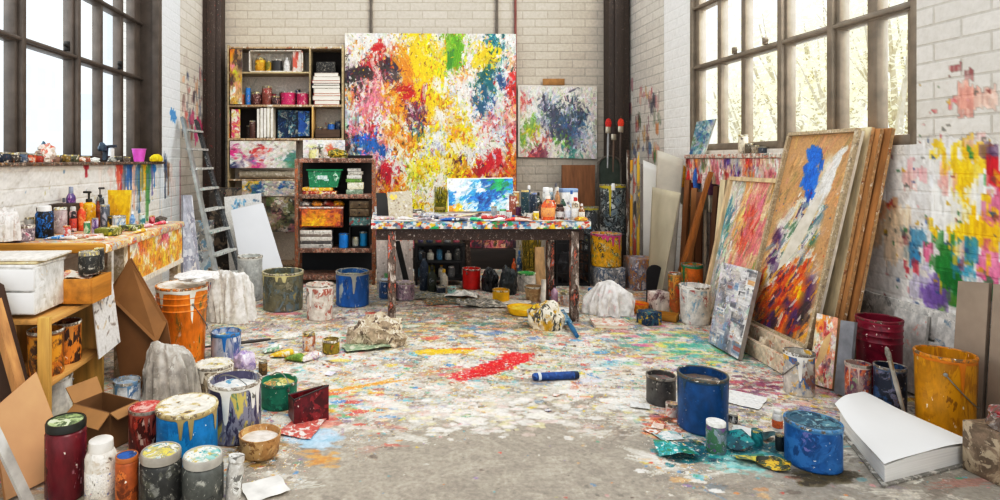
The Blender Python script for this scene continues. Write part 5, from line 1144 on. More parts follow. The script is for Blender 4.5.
# flat palettes, tubes and rags spread over the top
q_ = [(420, 216, .22, .10, 'c8c0bc', 'grey-white palette slab at the middle rear of the table'), (470, 216, .36, .12, 'd0ccc8', 'long white palette slab in front of the small blue canvas'), (455, 219.5, .26, .08, 'a8a4a8', 'grey paint-smeared palette near the table edge, middle'), (384, 219.5, .16, .1, 'd8c8c4', 'pinkish palette slab at the left front corner of the table')]
for i, (px, pb, w_, d_, c_, lb) in enumerate(q_):
    x, y = tpos(px, pb); boxthing('palette', lb, 'palette', x, y, TZ + .003, (w_, d_, .016), splat(c_, ('e8e4dc', 'c84a40', '5a6a88', 'd8b060', '3a3a40'), .5, 22), rnd.uniform(-.1, .1), None, None, .005)
TUB = [(406, 220, 'd8d0cc', 'white paint tube beside the foot of the grey-beige board'), (425, 220.6, '8a8088', 'grey-purple paint tube on the table, left of the middle'), (437, 219, '5a5a68', 'slate paint tube near the straw whisk on the table'), (448, 221, '2a62a8', 'blue paint tube near the table edge, middle'), (460, 221.2, '3a4a58', 'dark paint tube near the table edge under the small blue canvas'), (476, 220.8, '3ab878', 'green paint tube near the table edge'), (488, 219, 'c03a38', 'red paint tube in front of the small blue canvas'), (498, 221, 'e0dcd8', 'white paint tube right of the red tube on the table'), (511, 221, 'd84038', 'red-orange paint tube at the table edge below the terracotta jar'), (522, 221.3, 'e8c0b0', 'pink-white paint tube at the table edge below the teal jar')]
for px, pb, c_, lb in TUB:
    x, y = tpos(px, pb); tubething(x, y, TZ + .002, rnd.uniform(.11, .15), .016, rnd.uniform(-.5, .5) + (PI if rnd.random() < .5 else 0), lb, splat(c_, ('e8e4dc', c_, '6a6a70'), .35, 30))
for px, pb, c_, lb, s_ in ((500, 219.2, 'b0485a', 'crimson rag beside the white tube on the table', .08), (415, 214.6, '6a6a60', 'dark grey rag at the back of the table left of the whisk', .12), (428, 217.6, '9a98a0', 'lilac-grey rag on the table in front of the whisk', .1)):
    x, y = tpos(px, pb); crumple('painted_rag', lb, 'rag', x, y, TZ, (s_ * 1.4, s_, s_ * .45), splat(c_, ('e8e4dc', c_, 'd8b060'), .4, 22), int(px), .3, 1.8, 3)
for a, b, lb, hc, bc_ in (((456, 220), (482, 216.5), 'paintbrush with a pale handle lying across the middle of the table', 'd8c8a0', '3a3a40'), ((530, 221.5), (512, 219.3), 'short blue-tipped paintbrush lying by the red-orange tube', '8a4a30', '2a62a8')):
    xa, ya = tpos(*a); xb, yb = tpos(*b); brush((xa, ya, TZ + .028), (xb, yb, TZ + .028), lb, hc, bc_, .006)
x, y = tpos(585, 221.5); crumple('paint_lump', 'yellow and brown paint crust clinging to the right front corner of the table', x - .01, y + .06, TZ, (.1, .08, .035), splat('c88a30', ('e8d040', '8a3a28', 'e8e0d0'), .5, 24), 8, .3, 1.8, 3)
x, y = tpos(377, 213.4); t = thing('brush_cup', 'little white cup with a blue brush on the left rear of the table', 'cup', (x, y, TZ)); obj('body', MB().lathe([(0, 0), (.018, 0), (.024, .06), (.02, .06), (.016, .012)], 14), splat('d8d6d2', ('2a5a98',), .2, 30), t)

# ------------------------------------------------------------------ under and behind the table
def fl_(px, pyb): p = G(px, pyb); return p.x, p.y
q = [W(376, 236, 5.75), W(413, 236, 5.75), W(413, 283, 5.6), W(377, 283, 5.6)]; q[2].z = q[3].z = .012
pg = Paint(80, 110, 'b8aca4', 74); pg.dots(60, (0, 0, 80, 110), ('d8d0c8', '8a8078', 'c86a50', 'e0d8d0'), .8, 3); pg.blob(26, 84, 12, '3a9a40', .95, .3); pg.blob(14, 92, 6, 'c85a38', .8)
for i in range(60): pg.stroke(pg.r.uniform(0, 80), pg.r.uniform(0, 110), 26, PI / 2, 6, ['b0a49c', 'c4b8b0', 'a0948c'][i % 3], .5)
qpanel('grey_board', 'grey board with a green spot leaning behind the left leg of the table', 'board', q, .016, cv, plain('9a8c80'), pg, (60, 80), facename='face', backname='edge')
stick(W(397, 241, 5.60), Vector((W(409, 0, 5.54).x, 5.54, .03)), .05, .03, 'black wooden bar leaning in front of the grey board under the table', plain('181614', .6))
q = [W(413, 238, 6.4), W(428, 238, 6.4), W(430, 262, 6.35), W(415, 262, 6.35)]
# dark wire shelf with bottles
t = thing('low_shelf', 'low black metal shelf with bottles under the table', 'shelf', (W(439, 0, 6.1).x, 6.1, 0)); ww = .235
blk = plain('1e1e20', .5)
for sx in (-1, 1):
    for sy in (-1, 1): obj('post', MB().box((sx * ww, sy * .11, .21), (.022, .022, .42)), blk, t)
for z_ in (.06, .235, .41): obj('shelf', MB().box((0, 0, z_), (2 * ww + .02, .25, .02)), blk, t)
obj('back_panel', MB().box((0, .115, .22), (2 * ww, .006, .36)), plain('3a3a3c', .6), t)
sx_ = t.location.x
for k, (dx, z_, r_, h_, c_, cap, lb) in enumerate(((-.19, .42, .03, .1, '5a4a70', 'c8c4c0', 'violet bottle at the left end on the black low shelf top'), (-.10, .42, .035, .085, '3a4a60', 'e0e0e0', 'slate bottle on the black low shelf top'), (-.01, .42, .032, .1, 'b04a58', 'd8d8d8', 'rose bottle in the middle of the black low shelf top'), (.08, .42, .036, .075, '8a8a8a', '3a3a3a', 'grey bottle on the black low shelf top'), (.17, .42, .034, .1, 'a85a68', '5a3a3a', 'dusty pink bottle at the right end on the black low shelf top'),
        (-.18, .245, .03, .12, '3a4a58', '2a2a2a', 'dark bottle at the left of the middle tier of the black low shelf'), (-.09, .245, .036, .1, 'b8b4a8', 'e8e4dc', 'pale bottle on the middle tier of the black low shelf'), (0, .245, .03, .13, '3a7898', '2a2a2a', 'blue bottle on the middle tier of the black low shelf'), (.09, .245, .034, .09, 'a8a49c', 'd8d4cc', 'grey-white jar-like bottle on the middle tier of the black low shelf'), (.18, .245, .03, .11, '4a4a48', '8a8a88', 'charcoal bottle at the right of the middle tier of the black low shelf'),
        (-.18, .07, .035, .13, '2a6a80', 'd8d8d0', 'teal bottle at the left of the bottom tier of the black low shelf'), (-.08, .07, .036, .14, 'a8a030', '2a2a28', 'yellow-green bottle on the bottom tier of the black low shelf'), (.02, .07, .034, .12, 'c8c4b8', 'd8a020', 'white bottle with an amber cap on the bottom tier of the black low shelf'), (.12, .07, .036, .11, '7a7a7a', 'e8e8e4', 'grey bottle with a white cap on the bottom tier of the black low shelf'))):
    bottle(sx_ + dx, 6.06, z_ + .001, r_, h_, lb, splat(c_, ('e8e4dc', '2a2a2a', c_), .2, 24), cap, 'squat' if k % 2 else 'bottle')
for px, pb, w, h, c_, lb in ((424, 291, 9, 38, '2c3c50', 'tall dark blue bottle standing in front of the black low shelf'), (432, 293, 9, 26, '28301e', 'dark olive bottle standing in front of the black low shelf'), (444, 292, 8, 22, 'c8c0b0', 'white bottle with a yellow cap standing in front of the black low shelf')):
    sbottle(px, pb, w, h, lb, splat(c_, ('8a9098', c_, '1a1a1c'), .25, 20), cap='d8b030' if 'yellow cap' in lb else '1c1c1e')
for px, pb, w, h, c_, lb, p_ in ((386, 299, 14, 18, '3a6090', 'blue-grey paint can behind the left table leg', 'b8c4d0'), (405, 301, 19, 17, 'a8909c', 'lilac and white smeared tin right of the left table leg', 'c8b8c4'), (440, 293.5, 9, 7, '1e2a38', 'low navy tin in front of the bottles under the table', '2a3a50'), (452, 294.5, 9, 6, '9ac0b8', 'low pale teal tin under the table beside the navy tin', 'a8d0c8')):
    fcan(px, pb, w, h, lb, splat(c_, ('e8e4dc', c_, '4a4a58', 'd8d0d0'), .4, 18), p_, lid=True, handle=False, drip=3)
fcan(471.5, 290, 18, 20, 'bright red open paint can under the table', plain('c81e18', .35), '6a2a24', drip=0, handle=True, rimcol='b02a20')
for px, pb, w, h, c_, lb, sd in ((490, 292, 16, 22, '26262a', 'black bin bag bulging right of the red can under the table', 31), (508, 295, 17, 26, '343a3c', 'dark grey plastic bag under the right half of the table', 32)):
    x, y, r, hh = dims(px, pb, w, h); crumple('black_bag', lb, 'bag', x, y, 0, (2 * r, .2, hh * 1.05), plain(c_, .3, 0, .3, 20), sd, .28)
for px, pb, w, h, c_, cap, lb in ((514, 277, 5, 18, 'd86a28', 'c85018', 'orange bottle standing behind the dark plastic bag under the table'), (519, 277, 6, 26, '4a6a88', '2a78b8', 'blue-grey spray bottle behind the orange bottle under the table')):
    sbottle(px, pb, w, h, lb, splat(c_, ('e8e4dc', c_), .2, 20), cap=cap)
fcan(526.5, 292.5, 18, 18, 'white bucket with a green lid under the right part of the table', splat('dcd8d0', ('b8b0a8', 'e8e4dc'), .25, 14), '1c9a4c', lid=True, drip=0, name='bucket', cat='bucket', rimcol='1c9a4c')
fcan(533, 302, 17, 14, 'beige pot with a brown stain in front of the green-lidded bucket', splat('c8ac84', ('a8845a', 'd8c8a8'), .4, 9), 'b89868', drip=0, handle=False, taper=.25, name='flowerpot', cat='pot')
fcan(501, 302.5, 17, 11, 'short bright yellow tin on the papers under the table', plain('e0b010', .4), 'd8a818', drip=3, handle=False, rimcol='d8a818')
x, y = fl_(526, 317.5); bowl(x, y + .12, 0, .125, .055, 'wide yellow paint bowl in front of the yellow tin near the right table leg', plain('e8bc18', .35), splat('f0c820', ('f4e070', 'e0a010'), .4, 12))
m = MB(); x, y = G(531, 279).x, 6.28; t = thing('broom_head', 'bushy yellow-green straw broom head standing behind the table', 'broom', (x, y, 0))
for i in range(200):
    a = rnd.uniform(0, 6.28); r_ = rnd.uniform(0, .1); b_ = Vector((r_ * math.cos(a), r_ * math.sin(a) * .4, .02)); m.bar(b_ + Vector((0, 0, .0)), b_ + Vector((rnd.gauss(0, .035), rnd.gauss(0, .02), rnd.uniform(.32, .46))), .007, .004)
obj('bristles', m, splat('8a7a30', ('c8a838', '5a5420', 'a89040'), .5, 30), t); obj('binding', MB().box((0, 0, .06), (.22, .1, .05), 0, .015), plain('6a5a30'), t)
q = [W(535, 247, 5.9), W(544, 247, 5.9), W(546, 292, 5.75), W(535, 292, 5.75)]; q[2].z = q[3].z = .012
qpanel('leaning_board', 'narrow tan board leaning beside the wire crate behind the table', 'board', q, .016, wood('a88860'), wood('8a6a48'), facename='face', backname='edge')
x, y = G(560, 284).x + .10, 6.1; t = thing('wire_crate', 'tall black wire crate under the right end of the table', 'crate', (x, y, 0)); m = MB(); a_, b_, hh = .16, .15, .5
for sx in (-1, 1):
    for sy in (-1, 1): m.bar((sx * a_, sy * b_, 0), (sx * a_, sy * b_, hh), .016, .016)
for z_ in (.02, .12, .22, .32, .42, hh):
    for s in (-1, 1): m.bar((-a_, s * b_, z_), (a_, s * b_, z_), .01, .01); m.bar((s * a_, -b_, z_), (s * a_, b_, z_), .01, .01)
for i in range(1, 6):
    xx = -a_ + 2 * a_ * i / 6; m.bar((xx, b_, 0), (xx, b_, hh), .006, .006); m.bar((xx, -b_, 0), (xx, -b_, hh), .006, .006)
m.box((0, 0, .01), (2 * a_, 2 * b_, .012)); obj('frame', m, blk, t); obj('liner', MB().box((0, .13, .26), (2 * a_ - .02, .01, .46)), plain('222022', .6), t)
crumple('dark_bag', 'charcoal bag stuffed inside the black wire crate', x, y, .02, (.22, .17, .30), plain('2e2a2c', .4, 0, .3), 44, .25)
sbottle(554.5, 303.5, 7, 18, 'pink-lilac bottle standing in front of the wire crate', splat('b898b0', ('d8c0d0', '8a7088'), .3, 18), cap='3a2a34')
x, y = fl_(547, 304); o = obj('paper_roll', MB().lathe([(0, 0), (.022, 0), (.022, .2), (.016, .2), (.016, .19), (0, .19)], 14), plain('e4e0d8', .8)); o.location = (x - .02, y + .05, 0); o.rotation_euler = (-.12, .05, 0); tag(o, 'small white paper roll standing left of the pink-lilac bottle', 'paper roll')
sjar(566, 306, 12, 13, 'grey and white jar with an orange stain beside the right table leg', splat('b8b0ac', ('e8e4dc', 'c87a48', '6a6468'), .4, 16))
# papers and rags on the floor
NEWS = splat('9a9a92', ('d8d4ca', '5a5a54', '3a4a4a', 'c8b060', 'e8e4da'), .5, 18, .8)
for px, py, w_, d_, lb, m_, amp in ((420, 296, .5, .3, 'large crumpled newspaper sheet lying left of the red can', NEWS, .03), (447, 301, .42, .28, 'greenish paint-stained newspaper in front of the black low shelf', splat('7a7a68', ('c8c4b0', '3a5a54', 'c88a48', '4a4a44'), .55, 16, .8), .03), (480, 304, .4, .3, 'grey crumpled paper beside the short yellow tin', splat('a8a49c', ('e4e0d6', '6a6a66', 'c8b468'), .5, 16, .8), .06), (462, 297, .3, .2, 'white and grey crumpled paper by the foot of the red can', splat('c8c6c0', ('f0ece4', '7a7a78'), .5, 14, .8), .07), (512, 303, .3, .2, 'white paper bent up under the yellow tin', splat('dcd8d0', ('f0ece4', 'b8b0a8'), .3, 10, .8), .04), (556, 312, .34, .2, 'blue-tinted white paper between the pot and the right table leg', splat('d4dade', ('f0ece4', '8ab0c8'), .4, 10, .8), .02)):
    x, y = fl_(px, py); scrap(x, y, w_, d_, lb, m_, int(px), rnd.uniform(-.4, .4), amp * .5, n=20)
x, y = fl_(548, 330); crumple('painted_rag', 'crumpled rag striped yellow, white and dark blue in front of the right table leg', x, y + .06, 0, (.25, .2, .2), splat('c8a030', ('e8c840', '2a3a48', 'd8d0c0', 'e8e0d0', '5a6a60'), .6, 9, .5, .6), 52, .25)
a = G(560, 318); b = G(577, 339); t = thing('palette_knife', 'blue-handled scraper lying on the floor by the right table leg', 'scraper', a + Vector((0, 0, .02))); d_ = b - a
obj('blade', MB().bar((0, 0, .04), d_ * .55 + Vector((0, 0, .02)), .06, .006, (0, 1, .3)), splat('5a90b0', ('c8d4d8', '2a5a80'), .4, 18), t); obj('handle', MB().tube([d_ * .5 + Vector((0, 0, .022)), d_ * .75 + Vector((0, 0, .016)), d_], [.012, .018, .014], 10), plain('2a6a90'), t)
x, y = fl_(378, 349); softbag('crumpled_paper', 'big ball of crumpled beige paper on the floor left of the red spill', 'paper', x, y + .12, 0, (.36, .26, .19), splat('b0a08a', ('8a7a68', 'd8ccb8', '5a4a40', 'c8b8a0'), .45, 14, .8), 61, .17, 3, 0, 0, 0, True)
x, y = fl_(366, 351); scrap(x, y + .06, .3, .16, 'greenish flattened paper under the crumpled beige ball', splat('8a9a80', ('c8c8b0', '5a6a58'), .4, 14, .8), 77, .3, .02)
a, b = G(533, 381), G(578, 379); t = thing('marker_pen', 'fat blue marker lying on the floor right of the red spill', 'marker', (a + b) / 2 + Vector((0, 0, .0235))); d_ = (b - a) / 2; M = rotz_to(d_); h_ = d_.length
obj('barrel', MB().lathe([(0, -h_), (.016, -h_), (.021, -h_ + .01), (.022, h_ * .8), (.018, h_ * .83)], 18, M=M), splat('1f4a88', ('3a6aa8', '14305c', 'b8c0c8'), .35, 22), t); obj('cap', MB().lathe([(.018, h_ * .8), (.022, h_ * .81), (.02, h_), (0, h_)], 18, M=M), plain('1c2c48'), t); obj('band', MB().lathe([(.0222, -h_ * .8), (.0232, -h_ * .79), (.0232, -h_ * .68), (.0222, -h_ * .67)], 18, M=M), plain('c8d0d8'), t)

# ------------------------------------------------------------------ right rear: drums, boxes, boards, stretcher bars
def rc(px, pb, w, h, lb, c_, cols, paint, **k): return fcan(px, pb, w, h, lb, splat(c_, cols, k.pop('amt', .45), k.pop('sc', 14)), paint, **k)
st = boxthing('grey_crate', 'low grey paint-smeared crate under the yellow can in the far right corner', 'crate', W(607, 0, 5.95).x, 5.96, 0, (.27, .26, .20), splat('8a8a8c', ('c8c4c0', '5a6a80', 'd8d4d0', '6a5a58'), .5, 10)); 
boxthing('smeared_box', 'larger box smeared lilac, blue and ochre behind the white plastic bag', 'box', W(640, 0, 5.85).x, 5.86, 0, (.225, .26, .30), splat('a8a0a4', ('d8d0d0', '6a7090', 'c89040', '8a6a78', 'e8e0dc'), .55, 9))
rc(606, 267.5, 31, 33, 'square-shouldered can thick with yellow paint standing on the grey crate', 'dca818', ('e8b818', '2a2420', 'd8c8a0', '4a7a5a', 'e8c840'), 'a04a98', z0=.202, D=5.82, drip=5, dripcol='d0508a', handle=False, taper=.02)
x = W(585, 0, 6.3).x
boxthing('plinth', 'dark stool-like crate under the tall grey drum in the far right corner', 'crate', W(612, 0, 6.45).x, 6.50, 0, (.28, .28, .45), wood('3a2c24', .7))
rc(612.5, 250, 26, 50, 'tall grey drum streaked black and white with a yellow-green top', '5a6264', ('c8ccc8', '2a2c2c', '8a9698', '3a5a78'), 'b8b040', z0=.452, D=6.36, drip=6, dripcol='c8b838', handle=False, sc=10, amt=.6)
sbottle(613, 200, 4, 7, 'tiny white cup standing on top of the tall grey drum', plain('ecebe6'), z0=.452 + 50 * 6.36 / F * .90, D=6.45, cap='f0f0ec', shape='squat')
rc(590, 249, 17, 44, 'tall dark grey drum just right of the table end', '4a4e50', ('a8aaa8', '2a2a2a', '7a8080', 'b0a030'), '8a8240', z0=.30, D=6.22, drip=4, dripcol='a8a040', handle=False, sc=11, amt=.5)
boxthing('brown_crate', 'brown mottled crate under the dark grey drum behind the right table leg', 'crate', W(590, 0, 6.31).x, 6.31, 0, (.2, .22, .299), splat('5a4034', ('8a5a40', '3a2a24', '7a6a48'), .5, 9))
q = [W(562, 165, 6.95), W(595, 165, 6.95), W(595, 262, 6.8), W(562, 262, 6.8)]; q[2].z = q[3].z = .012
qpanel('brown_board', 'plain brown wooden panel standing against the back wall right of the table', 'board', q, .02, wood('8a5e3c', .6), wood('6a4428'), facename='face', backname='edge')
# arched slate-green board
t = thing('arched_board', 'slate-green board with an arched top against the far right corner post', 'board', (W(610, 0, 6.9).x, 6.92, 0)); m = MB(); aw, ah = .13, 1.18
pts = [(-aw, 0)] + [(-aw * math.cos(a), ah + aw * .9 * math.sin(a)) for a in [PI * i / 14 for i in range(15)]] + [(aw, 0)]
n = len(pts); m._add([(x_, 0, z_) for x_, z_ in pts] + [(x_, .02, z_) for x_, z_ in pts], [tuple(range(n))[::-1], tuple(range(n, 2 * n))] + [(i, (i + 1) % n, (i + 1) % n + n, i + n) for i in range(n)]); obj('panel', m, plain('4c564c', .5), t)
m = MB(); m.tube([(x_, -.008, z_) for x_, z_ in pts], .012, 6); obj('rim', m, plain('6a6258'), t)
# brushes hanging and standing in the corner
for px, y0, y1, hc, bcc, lb in ((607.5, 168, 118, 'a8a8a8', 'c83028', 'large brush with red bristles hanging near the corner post, left one'), (620, 165, 118, '5a4a40', 'd8482a', 'large brush with orange-red bristles hanging near the corner post, right one'), (613, 172, 126, '6a5444', '3a2a24', 'dark long-handled brush hanging between the two red-bristled brushes')):
    brush(W(px, y0, 6.80), W(px + 1, y1, 6.84), lb, hc, bcc, .012, 'brushes hanging by the far right corner post', True, name='hanging_brush')
for i, (px, top_, c_, lb) in enumerate(((628, 150, '5a3a28', 'dark brown pole, leftmost of the bundle by the far right corner'), (631.5, 160, 'd8a020', 'yellow-tipped pole second in the bundle by the far right corner'), (635, 158, 'b04a38', 'reddish pole in the bundle by the far right corner'), (638.5, 152, 'e0b830', 'bright yellow pole in the bundle by the far right corner'), (642, 164, '8a8078', 'grey pole in the bundle by the far right corner'), (645.5, 162, 'c8c0b4', 'pale pole, rightmost of the bundle by the far right corner'))):
    a = W(px, top_, 6.42 - .04 * i); b = W(px - .5, 270, 6.30 - .04 * i); b.z = .01
    o = stick(a, b, .028, .02, lb, splat('7a7066', (c_, c_, 'b8b0a4', '4a4038'), .7, 8, .6, .35), 'pole', 'pole', 'poles leaning in the far right corner')
# tall curling sheets of board
def curled(name, label, cat, px0, px1, pt0, pt1, pb0, pb1, D0, D1, mat, curl, seed, lean=.12):
    n = 16; vs = []; fs = []; A0, A1 = W(px0, pt0, D0 + lean), W(px1, pt1, D1 + lean); B0, B1 = W(pb0, 0, D0), W(pb1, 0, D1); B0.z = B1.z = .012
    loc = (B0 + B1) / 2
    for j in range(n + 1):
        v = j / n; a = A0.lerp(B0, v); b = A1.lerp(B1, v)
        for i in range(n + 1):
            u = i / n; p = a.lerp(b, u); w_ = math.sin(PI * u) * curl * (1 - .5 * v) + mnoise.noise(Vector((u * 3, v * 3, seed))) * .012
            p = p + Vector((-.3, -1, 0)) * w_; vs.append(p - loc)
    for j in range(n):
        for i in range(n): k = j * (n + 1) + i; fs.append((k, k + 1, k + n + 2, k + n + 1))
    bm = MB()._add(vs, fs); o = obj(name, bm, mat); md = o.modifiers.new('thickness', 'SOLIDIFY'); md.thickness = .008; o.location = loc
    return tag(o, label, cat)
curled('curled_sheet', 'tall white sheet of board leaning right of the pole bundle', 'board', 643, 667, 160, 170, 643, 662, 6.04, 5.92, plain('d4d0c8', .7, 0, .12, 3), .03, 1)
curled('curled_sheet', 'tall grey-beige board curling forward left of the wooden stretcher bars', 'board', 653, 681, 187, 193, 648, 660, 5.36, 5.12, plain('b0a690', .7, 0, .18, 4, (1, 1, .4)), .05, 2)
curled('curled_sheet', 'tall grey paper sheet behind the curling grey-beige board', 'board', 657, 684, 150, 160, 652, 672, 5.66, 5.48, plain('bcb4a6', .7, 0, .15, 4), .03, 3)
SB = [((711, 172, 5.13), (671, 5.2), 'a86a2c', 'orange-brown stretcher bar leaning leftwards, nearest of the wooden bars'), ((708, 179, 5.23), (680, 5.30), 'b87a3c', 'lighter orange stretcher bar just behind the nearest wooden bar'), ((688, 180, 5.49), (681, 5.45), '8a5a30', 'dark stretcher bar standing nearly upright among the wooden bars'), ((695, 188, 5.41), (690, 5.37), '9a6a3c', 'brown stretcher bar in the middle of the wooden bars'), ((700, 192, 5.33), (698, 5.31), '7a4e2c', 'deep brown stretcher bar right of the middle of the wooden bars'), ((717, 186, 5.01), (709, 5.0), '5a3a24', 'darkest stretcher bar at the right of the wooden bars'), ((724, 180, 4.92), (712, 4.88), 'd4c4a4', 'pale stretcher bar beside the frame of the pinkish canvas')]
for (px, py, D), (bx0, D2), c_, lb in SB:
    a = W(px, py, D); b = W(bx0, 0, D2); b.z = .025
    stick(a, b, .05, .028, lb, wood(c_, .55), group='stretcher bars leaning by the right wall')
for i, (px, py, c_, bcol, lb) in enumerate(((684, 165, '8a5a38', 'e0a828', 'brush with caked yellow bristles, leftmost above the stretcher bars'), (690, 168, '6a5a4a', 'c83a30', 'brush with caked red bristles above the stretcher bars'), (697, 166, '4a6a88', '3a6ab0', 'brush with caked blue bristles above the stretcher bars'), (706, 170, 'c8b8a0', 'd8c8c0', 'brush with caked white bristles above the stretcher bars'), (712, 172, '5a3a3a', '6a3a58', 'brush with caked plum bristles, rightmost above the stretcher bars'))):
    D_ = 2.835 * F / (px - CX); a = Vector((W(px - 1.5, 0, D_ - .03).x, D_ - .03, .012)); b = W(px, py, D_); brush(a, b, lb, c_, bcol, .012, 'long brushes standing among the stretcher bars', True)
# floor clutter at the right rear
x, y, r, hh = dims(604, 317, 46, 28); drape('plastic_bag', 'white plastic bag with pink stains slumped on the floor right of the table', 'bag', x, y - .05, 0, (.36, .28, .215), splat('e6e2de', ('f2eeea', 'dcb8b8', 'dcd6d2'), .2, 7, .35), 71, (.02, 0))
x, y = fl_(611, 327); book('sketch_pad', 'flat pad with a smeared pale cover in front of the white plastic bag', 'pad', x, y + .05, .001, (.24, .2, .025), splat('d8c8b8', ('e8e0d8', 'c87a68', '8a9a8a'), .5, 14), -.15)
sbottle(591, 307, 8, 18, 'small bottle with a blue cap behind the white plastic bag', splat('b8a8a8', ('e8e0dc', 'c84a4a'), .4, 18), cap='2a78b0', shape='squat')
x, y, r, hh = dims(649, 326, 18, 14); boxthing('paint_box', 'small dark blue box splashed with yellow on the floor beside the orange bowl', 'box', x, y, 0, (.135, .12, .10), splat('1e3c5a', ('d8b830', '2a5a80', '3a7a78', '14283c'), .45, 18), .25, None, None, .006)
x, y = fl_(643, 315); bowl(x, y + .1, 0, .085, .075, 'orange-rimmed bowl of red paint in front of the smeared box', splat('d88a28', ('e8a838', 'c84a28'), .4, 12), splat('c83a20', ('e06a30', 'b02818'), .4, 14))
t = traything('wooden_tray', 'ochre wooden tray lying on the floor left of the white spattered bucket', 'tray', *fl_(661, 319)[:2], .001, (.24, .12, .05), wood('b08030', .6, 0), None, -.62)
x, y, r, hh = dims(667, 312, 18, 19); boxthing('carton', 'small carton, white and maroon, leaning on the ochre tray', 'carton', 2.25, 4.94, 0, (.13, .11, .17), splat('ddd4cc', ('6a2a38', '5a2430', 'e8e0d8'), .4, 6), .3)
q = [W(654, 262, 5.2), W(668, 262, 5.1), W(667, 305, 4.95), W(651, 303, 5.05)]; q[2].z = q[3].z = .012
t = thing('black_board', 'round-topped black board standing left of the orange and green tin', 'board', W(655, 0, 5.2) * 1.0); t.location.z = 0; m = MB(); pts = [(-.07, 0)] + [(-.07 * math.cos(a), .27 + .07 * math.sin(a)) for a in [PI * i / 10 for i in range(11)]] + [(.07, 0)]; n = len(pts)
m._add([(x_, 0, z_) for x_, z_ in pts] + [(x_, .016, z_) for x_, z_ in pts], [tuple(range(n))[::-1], tuple(range(n, 2 * n))] + [(i, (i + 1) % n, (i + 1) % n + n, i + n) for i in range(n)]); obj('panel', m, plain('26262a', .5), t)
rc(692, 311, 22, 45, 'stout tin, green above and orange below, behind the white spattered bucket', 'd87a28', ('2a8a5a', '2a8a5a', 'e8c030', 'd8602a'), '2a8a68', drip=7, dripcol='2a8a5a', handle=False, amt=.35, sc=8)
rc(674.5, 314, 13, 40, 'narrow rusty-orange jar left of the green and orange tin', 'b86a30', ('c84a28', '6a7a50', 'e0a040', '5a3a30'), 'c89a50', drip=4, handle=False)
rc(695, 326.5, 32, 38, 'white bucket spattered with blue at the foot of the right-hand canvases', 'd8d4ce', ('8ab8cc', '6a9ab8', 'c8c0b8', 'b04a48', 'ece8e2'), 'e8e0d8', drip=6, dripcol='ece8e2', handle=False, taper=.08, amt=.35, sc=9, rimcol='e0dcd6', name='bucket', cat='bucket')
# things on the right window sill
q = [W(692, 122, 5.2), W(714, 120, 5.0), W(702, 155, 4.95), W(683, 157, 5.2)]
SLZ = 1.302
p8 = Paint(60, 90, None, 81); p8.grid(['LTLBL', 'TLBLW', 'LBTLT', 'GLTBL', 'LTLGL', 'BLLTW'], dict(PAL, L='a8b8b8', T='5a8a98', B='3a6a98', G='7a9068', W='d8d8d0'), 200, .8, .8, 14, 5)
q = [Vector((2.855, 5.50, 1.60)), Vector((2.885, 5.24, 1.61)), Vector((2.83, 5.32, SLZ)), Vector((2.82, 5.56, SLZ))]
qpanel('small_painting', 'small blue-green painting leaning against the far end of the right window', 'painting', q, .012, cv, plain('c8c8c0'), p8, (50, 70))
for y_, r_, h_, c_, lb in ((4.80, .035, .15, 'd8cab4', 'cream pot beside the small blue-green painting on the right sill'), (4.72, .03, .08, '6a6050', 'low dark brown pot next to the cream pot on the right sill'), (4.64, .028, .06, 'a89880', 'small tan jar on the right sill, third from the small painting'), (4.55, .03, .05, '4a5058', 'low slate jar on the right sill, fourth from the small painting')):
    jar(2.865, y_, SLZ, r_, h_, lb, splat(c_, ('e8e0d4', '4a4038', c_), .3, 24))
# ------------------------------------------------------------------ left: ladder, white boards
al = plain('a8aaa8', .4, .5, .2, 10); aldk = splat('4a4c4e', ('8a8c8c', '2c2c2e', 'c8c4c0'), .3, 20)
la0, la1 = Vector((-1.44, 5.30, .01)), Vector((-2.08, 6.18, 1.68)); lb0, lb1 = Vector((-1.34, 5.72, .01)), Vector((-2.08, 6.62, 1.68))
lad = thing('step_ladder', 'grey metal ladder leaning against the left wall beside the bookcase', 'ladder', (la0 + lb0) / 2)
lo = lad.location.copy()
for a, b, m_ in ((la0, la1, al), (lb0, lb1, aldk)): obj('rail', MB().bar(a - lo, b - lo, .03, .07, (0, 1, 0)), m_, lad)
for k in range(8):
    v = .1 + k * .118; a = la0.lerp(la1, v) - lo; b = lb0.lerp(lb1, v) - lo; obj('rung', MB().bar(a, b, .085, .022, (0, 0, 1)), splat('b8b8b4', ('8ac0b8', 'e4e2de', '6a6a68', '3a78a8'), .3, 14), lad)
small_ = plain('c8c8cc')
def wq(*c): return [W(*x) for x in c]
q = wq((231, 210, 6.15), (263, 203, 6.15), (284, 271, 5.95), (243, 281, 5.95))
qpanel('blank_canvas', 'blank white canvas leaning to the left in front of the bookcase', 'canvas', q, .02, plain('dcdee2', .6, 0, .04, 3), plain('c8c8ca'), facename='canvas')
q = wq((224, 197, 6.42), (261, 193, 6.42), (264, 213, 6.36), (226, 217, 6.36))
p9 = Paint(80, 46, 'e0dfdc', 82)
for i in range(14): p9.stroke(p9.r.uniform(10, 70), p9.r.uniform(10, 34), p9.r.uniform(6, 20), PI / 2 + p9.r.normal(0, .5), 4, ['6ab0d8', '3a88c0', '8ac0dc', '58708a'][i % 4], .85)
q = [q[0], q[1], W(266, 285, 6.28), W(230, 285, 6.28)]; q[2].z = q[3].z = .012
p9b = Paint(80, 200, 'dddcd8', 83); p9b.a[:46] = p9.a
qpanel('sketched_canvas', 'white canvas with light blue strokes along its top behind the blank canvas', 'canvas', q, .016, cv, plain('c8c4be'), p9b, (60, 90))
